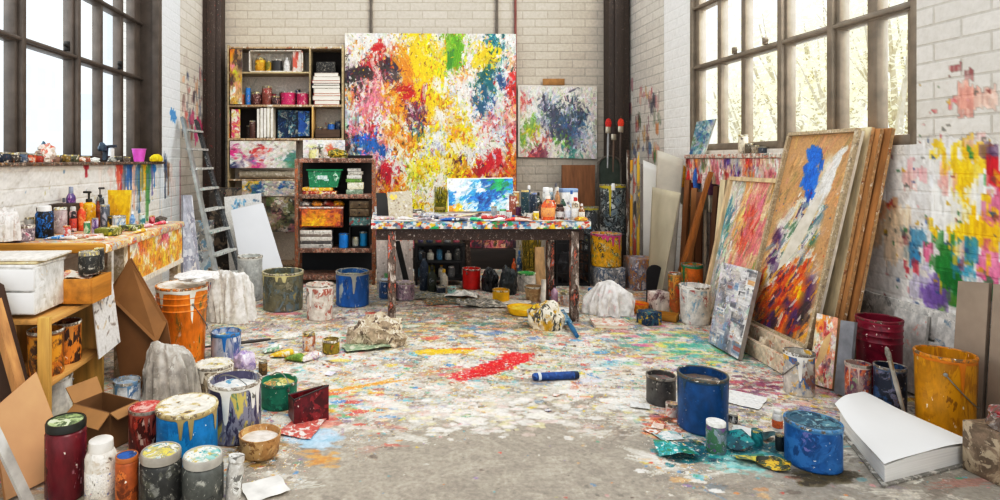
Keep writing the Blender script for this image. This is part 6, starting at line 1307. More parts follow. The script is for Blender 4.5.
qpanel('pale_board', 'pale grey-blue board standing on end between the orange bench and the ladder', 'board', [W(183, 195, 4.95), W(192, 195, 5.1), Vector((W(204, 0, 4.95).x, 4.95, .012)), Vector((W(183, 0, 4.8).x, 4.8, .012))], .014, splat('a8aab4', ('c8c8cc', '8a8a98', 'd8d0c8'), .4, 6), plain('8a8a90'), facename='face', backname='edge')
for px, pb, w, h, c_, lb in ((214, 262, 12, 26, 'a8988c', 'grey-white tin behind the ladder foot'), (207, 276, 14, 30, '6a6a72', 'slate box-like tin left of the ladder foot')):
    fcan(px, pb, w, h, lb, splat(c_, ('e8e4dc', 'b04a40', '3a5a78', c_), .4, 14), 'c8c0b4', z0=.0, D=5.55 if px > 210 else 5.0, lid=True, handle=False)
# ------------------------------------------------------------------ left workbench
BZ = .80; BX = -1.47
bn = thing('workbench', 'long workbench with an ochre rounded front edge along the left wall', 'workbench', ((XL + BX) / 2 + .01, 3.8, 0)); bo = bn.location
def B(a, b): return Vector(a) - Vector((bo.x, bo.y, 0)), Vector(b) - Vector((bo.x, bo.y, 0))
obj('worktop', MB().span(*B((XL + .01, 3.16, BZ - .045), (BX, 4.42, BZ)), .012), splat('d0b890', ('e8e0d4', 'd8a030', 'c84a40', '8ab0c0', 'b87a28', 'e8d8b0'), .55, 12), bn)
obj('front_edge', MB().span(*B((XL + .012, 3.13, BZ - .04), (BX, 3.175, BZ + .012)), .014), wood('b8862c', .5, 0), bn)
po = Paint(230, 60, None, 84); po.grid(['WWROOYWSPWWYOW', 'WSROCYWOSPYWOY', 'OYOSOYOYWSYOYO', 'YOOWOOOYYOYWOO', 'OYOOYOOOYOOYOY', 'WOYOOWOOYOWOOW'], dict(PAL, O='dc9a40', Y='e8b848', W='e6dccc', S='e0a888', P='d05a78', R='d8603a', C='c8884a'), 700, PI / 2, .5, 16, 6, .9, .08)
ob = obj('drawer_front', MB().span(*B((BX - .10, 3.50, .53), (BX - .02, 4.40, BZ - .046)), .004), wood('c89048'), bn)
gridobj('painted_face', po, 160, 44, lambda U, V: (BX - .018 - bo.x + 0 * U, 3.50 - bo.y + .9 * U, (BZ - .047) - (BZ - .047 - .531) * V), cv, ob)
obj('rail', MB().span(*B((BX - .05, 3.50, .50), (BX - .012, 4.41, .532))), splat('d8d0c4', ('c89048',), .3, 14), bn)
for y_ in (3.48, 4.37):
    for x_ in (XL + .1, BX - .06): obj('leg', MB().span(*B((x_ - .03, y_ - .03, 0), (x_ + .03, y_ + .03, BZ - .046))), splat('b8a88c', ('e0d8cc', '8a7a60'), .4, 12), bn)
def bd_(py): return F * (EYE - BZ) / (py - HY)
def bpos(px, pb): D = bd_(pb); return (px - CX) * D / F, D
BI = [ # px, base row, width, height, label, colour, splatter, kind, options
 (22, 240, 26, 15, 'low grey-pink paint tub at the front of the left workbench', '8a7a80', ('c8b8c0', '5a5058', 'd8d0d0', 'b06a80'), 'can', dict(paint='b8a8b0', handle=False, drip=5, name='paint_tub', cat='tub')),
 (44.5, 238.5, 19, 32, 'black and blue container with a white screw top on the left workbench', '16181c', ('1c6ab8', '2a80cc', '16181c', '1c6ab8'), 'bottle', dict(cap='e4e2de', shape='squat')),
 (60.5, 234, 14, 26, 'pinkish-white smeared jar right of the black and blue container', 'b8a8a8', ('e8e4e0', '8a6a70', 'd8c8c8', '5a5a50'), 'jar', dict(lid='e0ded8')),
 (71, 228, 10, 42, 'tall spray can with a purple-blue body at the back of the left workbench', '5a4a80', ('d8d0d8', '8a2a88', 'c8a0c0', '7a90b8'), 'bottle', dict(cap='8a90a0', shape='spray')),
 (73, 232, 8, 25, 'black jar with a red label in front of the purple spray can', '26262a', ('c84a38',), 'bottle', dict(cap='c0bcb8', shape='squat', labelcol='c8503c')),
 (81.5, 231, 9, 28, 'bright orange-red bottle on the left workbench', 'd84a24', ('e88040', 'e8a060', 'b83018'), 'bottle', dict(cap='e87838')),
 (89, 229, 14, 38, 'yellow canister with a black nozzle on the left workbench', 'dca814', ('e8b820', 'c8901c', 'd8d0c0', '6a6a58'), 'bottle', dict(cap='26241f', shape='pump')),
 (98, 227, 6, 30, 'thin red-brown bottle behind the black pump bottle', '7a3a24', ('a85a38', '4a2418'), 'bottle', dict(cap='8a8a84')),
 (100, 223, 9, 36, 'black bottle with a pump top at the back of the left workbench', '2a2c30', ('8a8c90', '1a1a1c'), 'bottle', dict(cap='3a3a3c', shape='pump')),
 (105, 229, 10, 24, 'grey jar with a slate lid right of the black pump bottle', '5a606a', ('b8b8c0', '2a2c34'), 'jar', dict(lid='8a909a')),
 (110.5, 230, 6, 14, 'small black and yellow jar beside the grey jar', '2c2c24', ('e0b820', '4a4a30'), 'jar', dict(lid='5a5a48')),
 (51, 221, 12, 18, 'white plastic jug at the back left of the workbench', 'dcdad6', ('b8b4b0', 'f0eeea'), 'bottle', dict(cap='c8c4c0', shape='jug')),
 (119, 231, 14, 14, 'blue-smeared white pot in front of the yellow panel', 'd8d8d4', ('4a6a98', '8aa8c8', '3a4a60'), 'can', dict(paint='a8b8c8', handle=False, drip=4, name='paint_pot', cat='pot')),
 (132.5, 229, 6, 17, 'small white bottle streaked blue at the right end of the workbench', 'd4dae0', ('5a88b8', 'e8ecf0'), 'bottle', dict(cap='e8e8e8')),
 (29.5, 218, 10, 20, 'pale grey jar at the back of the workbench against the wall, left end', 'a8a49e', ('d8d4ce', '6a6660'), 'jar', {}),
 (38, 235, 9, 28, 'tan bottle half hidden by the black and blue container', 'b89868', ('d8c8a8', '8a6a40'), 'bottle', dict(cap='3a3430')),
 (67, 238.5, 8, 12, 'short white pot with red drips at the front of the left workbench', 'd8d4d0', ('c84a40', 'e8e4e0'), 'jar', dict(lid='c8503c')),
 (87, 237, 7, 15, 'small green jar in front of the yellow canister', '3a7a50', ('c8d0b0', '2a5a3c'), 'jar', dict(lid='d8d4c8')),
 (95, 234.5, 7, 16, 'small violet jar in front of the black pump bottle', '6a4a80', ('c8b8d0', '4a3460'), 'jar', dict(lid='8a8a8a')),
 (14, 233, 9, 24, 'grey bottle standing behind the low grey-pink tub', '8a8c90', ('c8c8c8', '5a5c60'), 'bottle', dict(cap='e0deda')),
 (64, 226, 8, 32, 'slim white bottle beside the purple spray can against the wall', 'd8d4d0', ('b8a8a8', 'e8e4e0'), 'bottle', dict(cap='5a5a60')),
 (114, 235.5, 8, 9, 'low orange pot at the front of the workbench right of the olive tray', 'd8782c', ('e8a850', 'b85a20'), 'jar', dict(lid='e0c8a0')),
 (142, 226, 7, 12, 'small teal jar near the far end of the left workbench', '3a8088', ('c8d8d4', '2a5a60'), 'jar', dict(lid='d0ccc4')),
 (152, 225, 6, 9, 'little crimson pot near the far end of the left workbench', 'a82a40', ('d88a90', '6a1a28'), 'jar', dict(lid='8a3040')),
]
for px, pb, w, h, lb, c_, cols, kind, k in BI:
    Dw = 2.07 * F / (CX - px); r_ = w / 2 * Dw / F; Dw = (2.10 - r_) * F / (CX - px) - r_
    {'jar': sjar, 'bottle': sbottle, 'can': fcan}[kind](px, pb, w, h, lb, splat(c_, cols, .4, 16), z0=BZ + .001, D=min(bd_(pb), Dw), **k)
boxthing('dark_box', 'dark brown box behind the grey-pink tub on the left workbench', 'box', -2.05, 3.84, BZ + .001, (.14, .14, .17), plain('4c3e34', .7), .1)
drape('painted_rag', 'white paint-flecked cloth heaped at the front left corner of the workbench', 'rag', -2.05, 3.25, BZ + .013, (.13, .11, .17), splat('d8d2cc', ('b8aca8', 'e8e4e0', 'c87a70'), .3, 16), 91, (0, 0), .14, .6)
q = [W(108, 190, 4.16), W(131, 190, 4.06), W(128, 216, 4.0), W(109, 222, 4.12)]; q[2].z = q[3].z = BZ + .002
qpanel('yellow_board', 'bright yellow painted panel leaning upright on the left workbench', 'panel', q, .01, splat('e8b812', ('f0c828', 'dca808', 'f0d860'), .4, 7), plain('c8a868'), facename='face', backname='edge')
for px, pb, w_, d_, h_, c_, cols, lb in ((106, 236, .13, .10, .045, '7a7a28', ('c8c030', '3a4a28', 'd8d0a0', '5a6a20'), 'olive-yellow paint tray at the front of the left workbench'), (128, 231, .15, .10, .035, '4a4a38', ('c8b830', '8a9a3a', 'd8d4c0', '2a2a20'), 'dark smeared paint tray near the right end of the workbench'), (85, 238.5, .16, .07, .02, 'c8bcb0', ('e8e4dc', 'c86a50', '6a6a60'), 'flat white palette between the tub and the olive tray')):
    x, y = bpos(px, pb); boxthing('paint_tray', lb, 'tray', x, y + .03, BZ + .001, (w_, d_, h_), splat(c_, cols, .55, 20), .1, None, None, .008)
for px, pb, c_, lb, an in ((56, 239.6, '3a88c8', 'blue paint tube lying in front of the black and blue container', .3), (68, 239.8, 'e0dcd8', 'white paint tube at the front edge of the left workbench', -.3), (96, 240, 'd8c8b8', 'cream paint tube at the front edge below the olive tray', .2), (146, 227.5, 'e0a8b0', 'pink paint tube at the right end of the left workbench', 1.2), (160, 224.6, 'd84a60', 'rose-red paint tube lying near the far end of the workbench', 1.0), (140, 233, 'd8a838', 'ochre paint tube on the workbench above the orange drawer front', 1.3)):
    x, y = bpos(px, pb); tubething(x, y, BZ + .002, .12, .014, an, lb, splat(c_, ('e8e4dc', c_), .3, 30))
x, y = bpos(165, 223); crumple('painted_rag', 'small dark rag at the far end of the left workbench', x - .03, y, BZ, (.08, .08, .05), plain('5a5048'), 95, .3, 1.8, 3)
# clutter on the left window sill
def sl_(px, D0=None, X=-2.2): D = X * F / (px - CX); return X, D
SI = [(4, '1e2c40', 'navy tin lying on the left sill, first from the left edge', .035, .06), (14, '4a4038', 'brown crusted jar on the left sill, second from the left edge', .03, .055), (22, '5a6a80', 'slate-blue jar on the left sill beside the brown crusted jar', .03, .06), (30, 'c85a28', 'orange pot on the left sill left of the rag figure', .035, .055), (38, 'a83a24', 'brick-red pot on the left sill', .032, .05), (55, '8a6a58', 'tan pot on the left sill right of the crumpled rag', .03, .045), (66, '8a7030', 'mustard jar on the left sill near the thick mullion', .03, .05), (75, '5a5a3c', 'olive jar on the left sill right of the thick mullion', .028, .05), (86, 'a85a40', 'rust pot on the left sill under the second pane', .03, .04), (118, '3a3a38', 'black low jar on the left sill near the far end', .03, .045), (127, '6a5a4c', 'brown low jar on the left sill beside the pink cup', .03, .04)]
for px, c_, lb, r_, h_ in SI:
    X, D = sl_(px, None, -2.16); jar(X, D, ZB + .001, r_, h_, lb, splat(c_, ('e8dccc', '2c2824', c_, 'c87a48'), .35, 26))
X, D = sl_(47, None, -2.2); crumple('painted_rag', 'crumpled white and pink rag with a dark blue tip on the left sill', X, D, ZB, (.11, .12, .12), splat('dccabc', ('c86a58', 'e8e0d4', '4a6a78'), .5, 14), 96, .35, 1.8, 4)
X, D = sl_(43, None, -2.25); crumple('glove', 'dark blue-grey rubber glove perched on the left sill behind the crumpled rag', X, D, ZB, (.05, .08, .14), plain('4a6474', .5), 97, .3, 1.8, 3)
X, D = sl_(106, None, -2.22); t = thing('desk_clamp', 'dark clamp with a white paper tag on the left sill under the third pane', 'clamp', (X, D, ZB)); obj('arm', MB().bar((0, -.10, .115), (0, .16, .13), .03, .022).bar((0, -.02, .01), (0, 0, .12), .03, .03), plain('2e3c48', .4), t); obj('jaw', MB().blob((0, -.06, .085), (.05, .1, .07), 4, .2, 1.6, 3), plain('34485a', .4), t); obj('tag', MB().box((.005, .1, .06), (.01, .05, .1)), plain('e8e4e0'), t)
for px, lb, c_ in ((95, 'whitish shell-like scrap on the left sill under the third mullion', 'c8ccc4'), (81, 'brown-orange scrap on the left sill beside the olive jar', 'a86a40'), (112, 'grey scrap behind the clamp on the left sill', '8a8a84')):
    X, D = sl_(px, None, -2.14); crumple('paint_scrap', lb, 'scrap', X, D, ZB, (.06, .09, .035), splat(c_, ('e8e4dc', '5a5048'), .3, 26), int(px), .3, 1.8, 3)
X, D = sl_(139, None, -2.14); t = thing('cup', 'pink plastic cup at the far end of the left sill', 'cup', (X, D, ZB + .001)); obj('body', MB().lathe([(0, 0), (.042, 0), (.058, .11), (.055, .11), (.04, .006), (0, .006)], 22), plain('d060b8', .35), t); obj('rim', MB().lathe([(.056, .104), (.061, .106), (.061, .112), (.056, .112)], 22), plain('d878c4', .35), t)
X, D = sl_(168, None, -2.105); crumple('paint_lump', 'yellow sponge on the ledge end beside the pink cup', -2.10, 5.52, ZB + .001, (.055, .3, .07), splat('e0c410', ('e8d840', 'c8a810'), .3, 12), 98, .12, 1.4, 3)

# ------------------------------------------------------------------ low wooden shelf unit and what is on it
UX = -1.47; U0, U1 = 2.62, 3.12
un = thing('shelf_unit', 'low open pine shelf unit at the left front under the workbench edge', 'shelf unit', (UX - .28, (U0 + U1) / 2, 0)); uo = un.location
def Uq(a, b): return Vector(a) - Vector((uo.x, uo.y, 0)), Vector(b) - Vector((uo.x, uo.y, 0))
pine = wood('c8a058', .55, 2)
obj('side_panel', MB().span(*Uq((UX - .56, U1, 0), (UX, U1 + .022, .56)), .003), pine, un)
obj('post', MB().span(*Uq((UX - .05, U0, 0), (UX, U0 + .03, .56)), .003), pine, un); obj('post', MB().span(*Uq((UX - .56, U0, 0), (UX - .51, U0 + .03, .56)), .003), pine, un); obj('divider', MB().span(*Uq((UX - .30, U0 + .23, .05), (UX - .28, U1, .54)), .002), pine, un)
for z_ in (.05, .27, .545): obj('shelf', MB().span(*Uq((UX - .56, U0 + .023, z_ - .022), (UX - .004, U1 - .001, z_)), .002), wood('c4985a', .55, 1) if z_ != .05 else splat('c8a058', ('c8c030', '6a7a30', 'e8e0d0'), .5, 12), un)
obj('back_panel', MB().span(*Uq((UX - .56, U0 + .023, .05), (UX - .55, U1 - .001, .54))), pine, un)
# white and wooden boxes on top
t = thing('white_drawer_box', 'white drawer box with a pale wooden edge on the low shelf unit', 'box', (UX - .32, 2.78, .562)); obj('body', MB().box((0, 0, .105), (.48, .24, .21), 0, .004), splat('d8d6d2', ('e8e6e2', 'b8b4ae', 'c8a878'), .3, 8), t); [obj('handle', MB().box((.03, -.139, z_ + .012), (.12, .01, .014), 0, .003), plain('b8a890'), obj('drawer', MB().box((.03, -.128, z_), (.42, .014, .092), 0, .003), plain('e0dedb', .6, 0, .1, 4), t)) for z_ in (.055, .157)]
for k, (z_, w_, c_, lb) in enumerate(((.773, .5, 'e0ddd8', 'white board lying on the white drawer box'), (.786, .46, 'c8b894', 'tan board in the middle of the pile on the white drawer box'), (.799, .48, 'd8d0c4', 'cream sheet on top of the pile on the white drawer box'))):
    boxthing('flat_board', lb, 'board', UX - .33 + .02 * k, 2.79, z_, (w_, .25, .011), splat(c_, ('e8e4dc', 'a89c8a'), .2, 10), .06 * (k - 1), None, None, .002)
t = thing('wooden_box', 'rough ochre wooden drawer jutting out on the low shelf unit', 'drawer', (UX - .10, 3.0, .562)); wd_ = wood('a8742c', .6, 0)
m = MB().box((0, 0, .006), (.28, .18, .012))
for s in (-1, 1): m.box((s * .134, 0, .055), (.012, .18, .11)); m.box((0, s * .084, .055), (.256, .012, .11))
obj('body', m, wd_, t); obj('front_panel', MB().box((.15, 0, .052), (.018, .2, .12), 0, .004).box((.0, -.1, .052), (.3, .016, .12), 0, .004), wood('b88030', .6, 1), t); obj('paper', MB().sheet(.25, .155, 4, .03, 12, 9, 0, .10), splat('e0d4c4', ('e8a060', 'c87a70', 'f0ece4'), .4, 9), t)
for px, pb, w, h, lb, c_, lidc, D, z_ in ((89, 272, 22, 22, 'black-labelled glass jar standing on the ochre wooden drawer', '34322e', '8a867c', 2.93, .69), (99, 268, 11, 22, 'slimmer dark jar behind the black-labelled jar', '2c2a28', '5a564e', 3.03, .69)):
    sjar(px, pb, w, h, lb, splat(c_, ('c8c4b8', '5a5648', 'e0dcd0'), .3, 20), z0=z_, D=D, lid=lidc)
for k, (x_, y_, z_, w_, d_, c_, lb) in enumerate(((-1.80, 3.06, .715, .3, .09, 'd4d0c8', 'long white box under the workbench edge'), (-1.62, 3.075, .0, .2, .1, '9a9488', '')) ):
    if lb: boxthing('flat_box', lb, 'box', x_ - .06, y_, .560, (w_, d_, .05), splat(c_, ('e8e4dc', '7a7068'), .25, 12), 0, None, None, .003)
rc2 = [(-1.56, 2.76, .271, .075, .20, '5a3a24', ('c87a28', 'e0a030', '2a201a'), '8a5a30', 'brown and amber paint can on the upper board of the low shelf unit', 'can'), (-1.56, 2.93, .271, .07, .19, '8a4a24', ('d88a30', '3a2418', 'e8c070'), 'c88a40', 'orange-brown tin behind the amber can on the upper board of the low shelf unit', 'can')]
for x_, y_, z_, r_, h_, c_, cols, p_, lb, _ in rc2: can(x_, y_, z_, r_, h_, lb, splat(c_, cols, .5, 10, .4, .6), p_, drip=5, handle=False)
can(-1.585, 2.86, .051, .085, .17, 'white plastic pail on the bottom board of the low shelf unit', splat('dcdad6', ('c8c4be', 'e8e6e2', 'b09878'), .25, 9), 'e4e2dc', True, drip=0, rimcol='e0ded8', name='bucket', cat='bucket')
q = [Vector((UX + .008, 3.0, .56)), Vector((UX + .008, 3.22, .60)), Vector((UX + .06, 3.2, .28)), Vector((UX + .05, 2.98, .26))]
p10 = Paint(60, 80, 'dcd8d4', 85)
for i in range(26): p10.stroke(p10.r.uniform(0, 60), p10.r.uniform(0, 80), p10.r.uniform(8, 24), p10.r.uniform(0, 3), 3, ['4a4a4c', 'b8b4b0', '6a5a50', 'e8e6e2', 'c8a880'][i % 5], .8)
qpanel('hanging_paper', 'white paper with grey ink marks hanging over the side of the low shelf unit', 'paper', q, .003, cv, plain('d0ccc6'), p10, (40, 50), facename='face', backname='sheet')
# ------------------------------------------------------------------ cardboard, bags, buckets on the left
card = plain('9a7048', .75, 0, .16, 5); card2 = plain('b08a60', .75, 0, .14, 5)
t = thing('cardboard_sheet', 'large brown folded cardboard sheet propped between the shelf unit and the orange bucket', 'cardboard', (-1.25, 3.40, 0))
def lw(px, py, D): return W(px, py, D) - t.location
A = [lw(131, 258, 3.36), lw(167, 322, 3.30), lw(178, 372, 3.25), lw(122, 368, 3.25), lw(108, 292, 3.36)]
A[2].z = max(A[2].z, .01); A[3].z = .01; A[2].z = .01
nA = Vector((.1, 1, .05)).normalized() * .008; m = MB(); n = 5; m._add(A + [p + nA for p in A], [tuple(range(n))[::-1], tuple(range(n, 2 * n))] + [(i, (i + 1) % n, (i + 1) % n + n, i + n) for i in range(n)]); obj('panel', m, plain('7a5430', .75, 0, .16, 5), t)
obj('flap', MB().slab([A[0] + Vector((-.01, -.004, 0)), A[1] + Vector((0, -.004, 0)), A[1] + Vector((-.03, -.07, -.1)), A[4] + Vector((.03, -.05, -.02))], .006), plain('8a6238', .75, 0, .16, 5), t)
x, y, r, hh = dims(166, 385, 60, 54); drape('plastic_bag', 'crumpled grey-white plastic bag slumped against the orange bucket', 'bag', -1.11, 3.12, 0, (.29, .16, .30), splat('b0aaa2', ('c8c4bc', '9a948c', 'd4d0c8'), .25, 8, .25), 103, (-.03, .02), .14, .6)
fcan(182, 372, 52, 82, 'large orange plastic bucket with a white-covered top', splat('e08420', ('d86a18', 'e89838', '5a6a38', 'e8e0d0', '3a4a50'), .28, 9, .4, .45), splat('e6e2da', ('f0ece6', 'c8b8a8', 'b8884a'), .3, 9), lid=True, handle=True, taper=.13, ribs=True, drip=8, dripcol='e4e0d4', name='bucket', cat='bucket', rimcol='e08a30')
crumple('white_cloth', 'white paint-flecked cloth bunched on top of the orange bucket', -1.13, 3.63, .528, (.26, .22, .05), splat('e4e0da', ('f0eeea', 'b8a898'), .2, 14), 105, .22, 1.7)
x, y = G(226, 328).x, 4.66; drape('plastic_bag', 'tall white plastic sack drooping beside the orange bucket', 'bag', x, y + .05, 0, (.36, .28, .42), splat('dedad4', ('ece8e4', 'c8c2ba', 'a89a88'), .22, 9, .45), 107, (-.02, 0), .14, .55)
fcan(250, 302, 25, 44, 'pale grey bin behind the white plastic sack', splat('b8bab8', ('d8d8d4', '9a9a98', '8aa8a0'), .35, 9), 'd0d0cc', drip=3, handle=False, name='bin', cat='bin')
fcan(283, 313, 41, 38, 'large olive-grey paint bucket with a blotchy side in front of the metal rack', splat('7a7660', ('9a9480', '5a5a4c', '6a7a80', 'a89a68'), .5, 6), '4a5238', drip=5, dripcol='c8c090', rimcol='b8b49c', handle=False, name='bucket', cat='bucket', taper=.03)
fcan(320, 322, 28, 35, 'white tin with red-brown splashes between the olive bucket and the blue bucket', splat('d4ccc4', ('b8b0a8', 'a85a48', 'e8e4de', '8a8a80'), .4, 8), 'd8c8c0', drip=5, dripcol='e8e4de', handle=True, taper=.08, name='bucket', cat='bucket')
fcan(352.5, 308, 33, 34, 'blue paint bucket with a white-streaked front beside the left table leg', splat('2464a8', ('b8bcb8', '2464a8', '1a4880', '8a8a80'), .4, 7, .4, .5), 'a8b060', drip=6, dripcol='a8a8a0', handle=True, name='bucket', cat='bucket')
fcan(224, 366, 30, 30, 'white can full of bright blue paint right of the orange bucket', splat('b0b4c0', ('d8d8dc', '3a5a90', '8a7ab0', 'e8e4e4'), .45, 8, .4, .5), '1f88c8', drip=5, dripcol='2a78b8', handle=False, rimcol='4a90c0')
crumple('painted_rag', 'lilac and white smeared rag in front of the can of bright blue paint', G(243, 372).x, G(243, 372).y + .05, 0, (.13, .1, .11), splat('c8b8d0', ('e8e4ec', '8a78a8', 'd8d0d8'), .4, 14), 109, .3, 1.7, 3)
sjar(263, 376, 9, 14, 'small dark brown jar lying by the lilac rag', splat('4a3a28', ('8a6a38', '2a2018'), .4, 18))
brush(G(205, 347, .03), G(298, 336, .02), 'long dark paintbrush lying on the floor behind the can of bright blue paint', '3a3430', 'e8e0d4', .01)
# foreground cans and jars on the left
fcan(214.5, 396, 38, 26, 'cream tin with a white paint-caked lid behind the purple can', splat('a89a84', ('d8d0c0', '6a5a48', 'c8a858'), .4, 12), 'e8e2d4', lid=True, handle=False, drip=6, dripcol='ece6da')
fcan(235, 447, 53, 58, 'dented can streaked purple, white and green', splat('54506a', ('d8d4d0', '3a3858', '8a8a98', 'c8b868', '5a8a70'), .5, 7, .4, .5), splat('d8d8d4', ('4a90b0', 'f0ece4', 'a8b8b0'), .45, 9), lid=False, handle=True, drip=8, dripcol='dcd8d0')
fcan(190.5, 470, 61, 55, 'big bright blue paint can with a white crusted lid in the left foreground', splat('1a86c0', ('2a96d0', '1470a8', '1a7cb4'), .3, 5, .4), splat('e4dccb', ('f0eae0', 'b89a5a', '5a4a38', 'c8bca8'), .4, 8), lid=True, handle=False, drip=3, dripcol='a8966a', rimcol='c8b890')
fcan(146, 458, 35, 44, 'dark red paint can behind the big bright blue can', splat('8a2a20', ('b84a38', '4a1a16', 'c8b0a4', '6a2018'), .5, 9, .4, .6), splat('c05048', ('e0b0a8', '8a2a24', 'd87868'), .45, 9), lid=True, handle=False, drip=6, dripcol='a8584a')
fcan(279, 412, 36, 25, 'short green tub of mixed paint on the left of the floor', splat('1f7a62', ('2a8a70', '14584a', '2a9078'), .3, 6), splat('c8b468', ('e0d8a0', '4a7a58', 'c88a48', 'f0ece0'), .5, 10), handle=True, drip=2, dripcol='1a6a58', rimcol='1f7a62', name='paint_tub', cat='tub')
x, y = fl_(307, 422); t = thing('open_tin', 'maroon square tin standing open with a jagged rim beside the green tub', 'tin', (x, y + .05, 0), .38); m = MB()
hs = [.145, .10, .155, .11]; c4 = [(-.085, -.06), (.085, -.06), (.085, .06), (-.085, .06)]; vs = [(a, b, 0) for a, b in c4] + [(a, b, h_) for (a, b), h_ in zip(c4, (.12, .165, .12, .10))]; i4 = [(a * .92, b * .9) for a, b in c4]; vs += [(a, b, h_) for (a, b), h_ in zip(i4, (.118, .162, .118, .098))] + [(a, b, .04) for a, b in i4]
m._add(vs, [(3, 2, 1, 0)] + [(i, (i + 1) % 4, 4 + (i + 1) % 4, 4 + i) for i in range(4)] + [(4 + i, 4 + (i + 1) % 4, 8 + (i + 1) % 4, 8 + i) for i in range(4)] + [(8 + i, 8 + (i + 1) % 4, 12 + (i + 1) % 4, 12 + i) for i in range(4)] + [(12, 13, 14, 15)]); obj('body', m, splat('6a1c24', ('4a1418', '8a2a30', 'b8988c'), .4, 8, .35), t)
obj('rim', MB().tube([Vector(v) for v in vs[4:8]] + [Vector(vs[4])], .004, 6), plain('2a1a18', .4), t)
x, y, r, hh = dims(260, 464, 42, 30); bowl(x, y, 0, r * 1.02, hh * .72, 'small tan bowl of dried white paint beside the dented purple can', splat('b08858', ('8a6238', 'c8a878', 'e0d4c4'), .45, 8), splat('dcd0c4', ('e8e0d8', 'c8a890'), .35, 8))
# front row cut by the lower edge of the picture
RW_ = plain('7a2430', .3)
sjar(66, 506, 43, 78, 'tall maroon glass jar with a green-topped black lid in the left foreground', splat('6a1c26', ('8a3038', '4a1218', 'c0909a'), .3, 9, .25, .5), lid=splat('a8b888', ('8a9a68', '4a5a3c', 'c8d0b0', 'd8d8c0'), .5, 12), lidrim='26261f')
sbottle(101, 508, 33, 62, 'white round-shouldered bottle with a knobbed lid in the left foreground', splat('d4ccc0', ('b8a898', 'e4ded4', '5a4a3c', '8a9a90'), .25, 12), cap='d8d2c8', shape='squat', labelcol='e0dad0')
sjar(127, 510, 24, 50, 'orange-brown jar with blue paint in its lid in the front row', splat('a85a28', ('c87838', '6a3418', 'e0a868'), .4, 10), lid=splat('2a5a98', ('2a62a8', '1a3a68', 'e0c0a0'), .5, 14), lidrim='a8642e')
sjar(161, 512, 43, 52, 'dark jar with a yellow, blue and white crusted lid in the front row', splat('3a3a38', ('8a8a84', '5a5a50', 'c8c4b8'), .35, 12), lid=splat('c8b870', ('3a88a8', 'e8e4d8', '8a8a78', 'e0c850', '3a6a50'), .6, 16), lidrim='9a948a')
sjar(203, 512, 42, 48, 'jar with a teal and white swirled lid in the front row', splat('5a5c58', ('a8a8a0', '3a3c3a', 'c8c4b8'), .35, 12), lid=splat('8ab8b0', ('2a8a90', 'e8e4d8', 'c8a858', '4a6a60'), .6, 14), lidrim='a8a49c')
p = fl_(233, 498); o = obj('paint_tube', MB().lathe([(0, 0), (.028, 0), (.03, .06), (.032, .1), (.026, .125), (.03, .13), (.03, .15), (0, .152)], 16), splat('b8b4ae', ('e0ded8', '6a6864', '8a8a80'), .45, 12)); o.location = (p[0], p[1], 0.0); o.rotation_euler = (-.12, .1, .3); tag(o, 'grey-white crumpled standing tube right of the teal-lidded jar', 'tube')
x, y = fl_(264, 490); scrap(x, y, .16, .14, 'torn white paper scrap on the bare concrete at the front left', plain('dcd8d0', .8), 5, .5, .01)
fcan(127, 411, 28, 26, 'small clear tin with blue smears beside the shelf unit', splat('b8bcc0', ('d8dce0', '3a6a98', '8a8a88', 'e8e4e0'), .45, 10), 'a8b8c8', handle=False, drip=4, dripcol='6a90b0')
t = thing('cardboard_box', 'open brown cardboard box tipped among the cans at the left front', 'box', (-1.25, 2.69, .0), -.45); t.rotation_euler = (0, 0, -.45)
m = MB(); m.box((0, 0, .006), (.23, .15, .008))
for s in (-1, 1): m.box((s * .113, 0, .085), (.006, .15, .16)); m.box((0, s * .073, .085), (.23, .006, .16))
obj('body', m, plain('7a5836', .75, 0, .16, 5), t)
for a, b, c_, d_ in (((-.113, -.075, .165), (.113, -.075, .165), (.12, -.14, .12), (-.11, -.14, .12)), ((.115, -.075, .165), (.115, .075, .165), (.17, .08, .15), (.17, -.08, .15)), ((-.115, .075, .165), (-.115, -.075, .165), (-.16, -.08, .23), (-.16, .08, .23))): obj('flap', MB().slab([a, b, c_, d_], .005), plain('a07a4e', .75, 0, .14, 5), t)
def qboard(label, q, mat, edge, name='cardboard_sheet', cat='cardboard', t_=.012): return qpanel(name, label, cat, q, t_, mat, edge, facename='face', backname='edge')
def G3(px, D, z): return Vector(((px - CX) * D / F, D, z))
qboard('light brown cardboard sheet leaning in the left foreground corner', [W(-8, 410, 2.30), W(36, 372, 2.50), G3(72, 2.42, .012), G3(6, 2.18, .012)], plain('b8906a', .75, 0, .12, 4), card)
qboard('dark brown board leaning behind the light cardboard sheet at the left edge', [W(-25, 268, 2.55), W(4, 285, 2.60), G3(46, 2.585, .012), G3(10, 2.54, .012)], plain('4a3426', .7, 0, .2, 5), plain('5a4230'))
stick(W(-6, 300, 2.52), G3(38, 2.49, .025), .05, .03, 'pale wooden slat leaning at the left edge of the picture', wood('b88a58'), 'slat')
stick(W(-20, 400, 2.16), G3(34, 2.10, .01), .04, .012, 'clear grey plastic strip across the lower left corner', plain('a8a49e', .3), 'strip', 'strip')
for px, py, w_, d_, lb, m_, amp, sd in ((93, 428, .14, .12, 'crumpled brown paper beside the foot of the shelf unit', splat('8a6a4a', ('b89a78', '5a4430'), .4, 10), .05, 11), (118, 408, .22, .12, 'white printed paper scrap with dark marks behind the open cardboard box', splat('d8d4ca', ('3a3a38', 'e8e4dc', '5a6a68'), .35, 16), .03, 12), (85, 419, .12, .1, 'yellow-green stained paper at the foot of the shelf unit', splat('c8c890', ('8a9a40', 'e8e4d0'), .4, 12), .04, 13)):
    x, y = fl_(px, py); scrap(x, y, w_, d_, lb, m_, sd, .3, amp)
